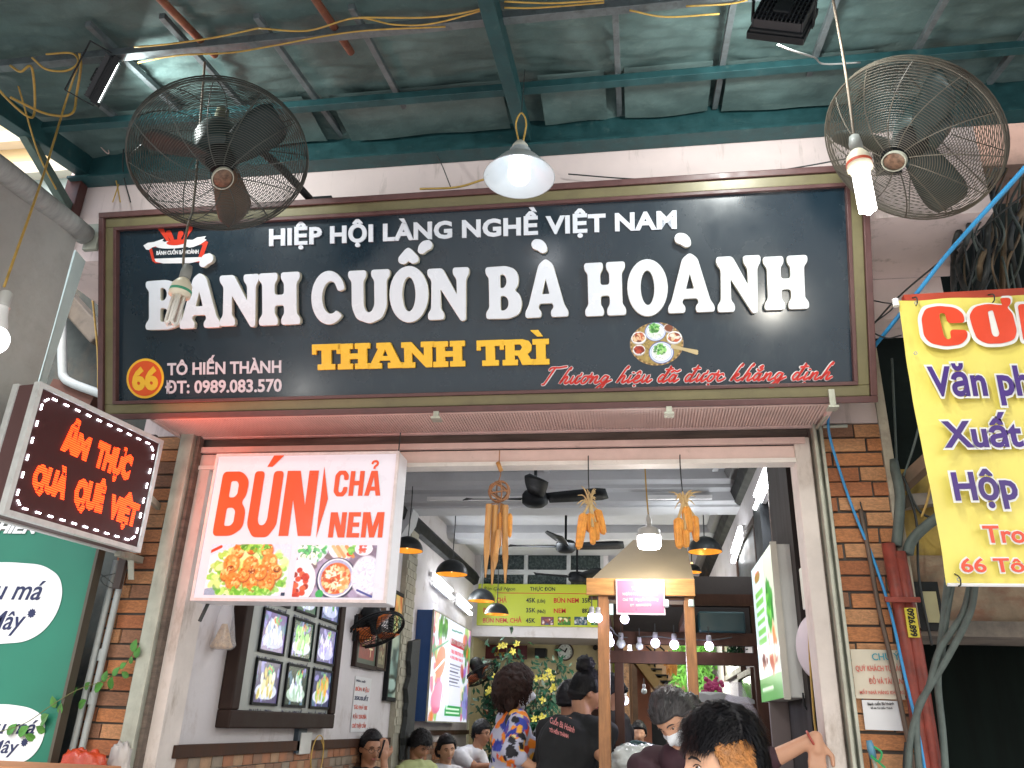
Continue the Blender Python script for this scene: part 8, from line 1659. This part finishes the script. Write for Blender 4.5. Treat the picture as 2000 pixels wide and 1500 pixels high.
# 8 woman bending over the stall
H = pY(1318, 1400, 3.72); wr = pY(1594, 1440, 3.5)
T, M, so, hands, B_ = person('woman with greying tied hair and a mask bending over in a dark maroon top', H, (-.35, -.60, -.66), .98, roll=.32, shirt=MARC, sleeve=1.3, hair=hair_fn(.014, .42, .0, -.6, .012), hairm=HAIRG, mask=True, lean=(.05, .25, 0), body_dir=(.05, -1, 0), voxel=.0055, female=True, arms={'L': (pY(1475, 1500, 3.55), wr, (-.10, -.15, -1)), 'R': (pY(1285, 1540, 3.7), pY(1260, 1560, 3.95), (0, 1, -.5))})
strands(T, M, hair_fn(.014, .42, .0, -.6, .012), 2600, .05, .0011, HAIRG, lambda d, rr: (d.x*.1, -1, .1), 8, lift=.03); blob(T, M @ Vector((0, -.12, -.04)), (.045, .04, .045), HAIRG, 'hair_bun', 6, .25)
b = MB(); q = hands[0][2]; ax = (hands[0][2]-hands[0][1]).normalized(); a = ax.orthogonal().normalized(); c_ = ax.cross(a); b.path([q-ax*.02+(a*cos(t)+c_*sin(t))*.031 for t in np.linspace(0, 2*pi, 21)[:-1]], .005, 6, closed=True); b.build('bracelet', mat('red_bracelet', (.35, .06, .04), .4), T, smooth=True)
# 9 young man in the foreground
H = pY(1419, 1496, 2.16); fdir = Vector((-.965, -.26, -.10))
def fh(d):
    x, y, z = d; az = atan2(abs(x), y); line = .44+(-.16-.44)*sm(.85, 1.25, az)+(-.42)*sm(1.55, 2.2, az); k = sm(line-.03, line+.05, z); side = sm(.55, .80, z); t = .006+.020*side+.010*sm(.3, .9, y)*side; return t*k-.012*(1-k)
T, M, so, hands, B_ = person('young man in the foreground with black hair dyed orange at the temple', H, fdir, 1.0, floor=0, shirt=mat('grey_tshirt', (.2, .2, .22), .8), sleeve=.6, hair=fh, voxel=.0042, body_dir=(-.9, -.4, 0), skin=mat('light_skin', (.58, .33, .21), .45, var=.04, scale=15, bump=.06))
def comb_top(d, rr): return (d.x*.35, 1.0, -.35) if d.y > -.2 else (d.x*.3, -.2, -1)
_jit = lambda d: .10*mnoise.noise(d*6)+.05*mnoise.noise(d*17)
blackreg = lambda d: not (abs(d.x) > .2 and d.z+_jit(d) < .56 and -.40 < d.y+_jit(d) < .50)
strands(T, M, fh, 20000, .030, .0009, HAIRB, comb_top, 9, region=lambda d: d.z > (.60 if -.45 < d.y < .5 else .45), lift=.12, off=.004)
strands(T, M, fh, 16000, .012, .0008, HAIRB, lambda d, rr: (d.x*.2, -.2, -1), 10, region=lambda d: d.z <= .5 and blackreg(d), lift=.30)
strands(T, M, fh, 26000, .014, .0009, HAIRO, lambda d, rr: (0, -.45, -1), 11, region=lambda d: d.z < .62 and not blackreg(d), lift=.28, off=.004, name='dyed_hair_strands')
D, F = sphere_dirs(72, 56); b = MB(); vs = []
for d in D:
    j = _jit(d); k = sm(.2, .32, abs(d.x))*(1-sm(.50, .60, d.z+j))*sm(-.50, -.42, d.y+j)*(1-sm(.44, .52, d.y+j)); h = fh(d); vs.append(M @ (d*(head_r(d)+(h+.004 if h > 0 else h)*k-.014*(1-k))))
b.add(vs, F); b.build('dyed_hair', HAIRO, T, smooth=True)
print('objects', len(bpy.data.objects), 'tris~', sum(len(o.data.polygons) for o in bpy.data.objects if o.type == 'MESH'))
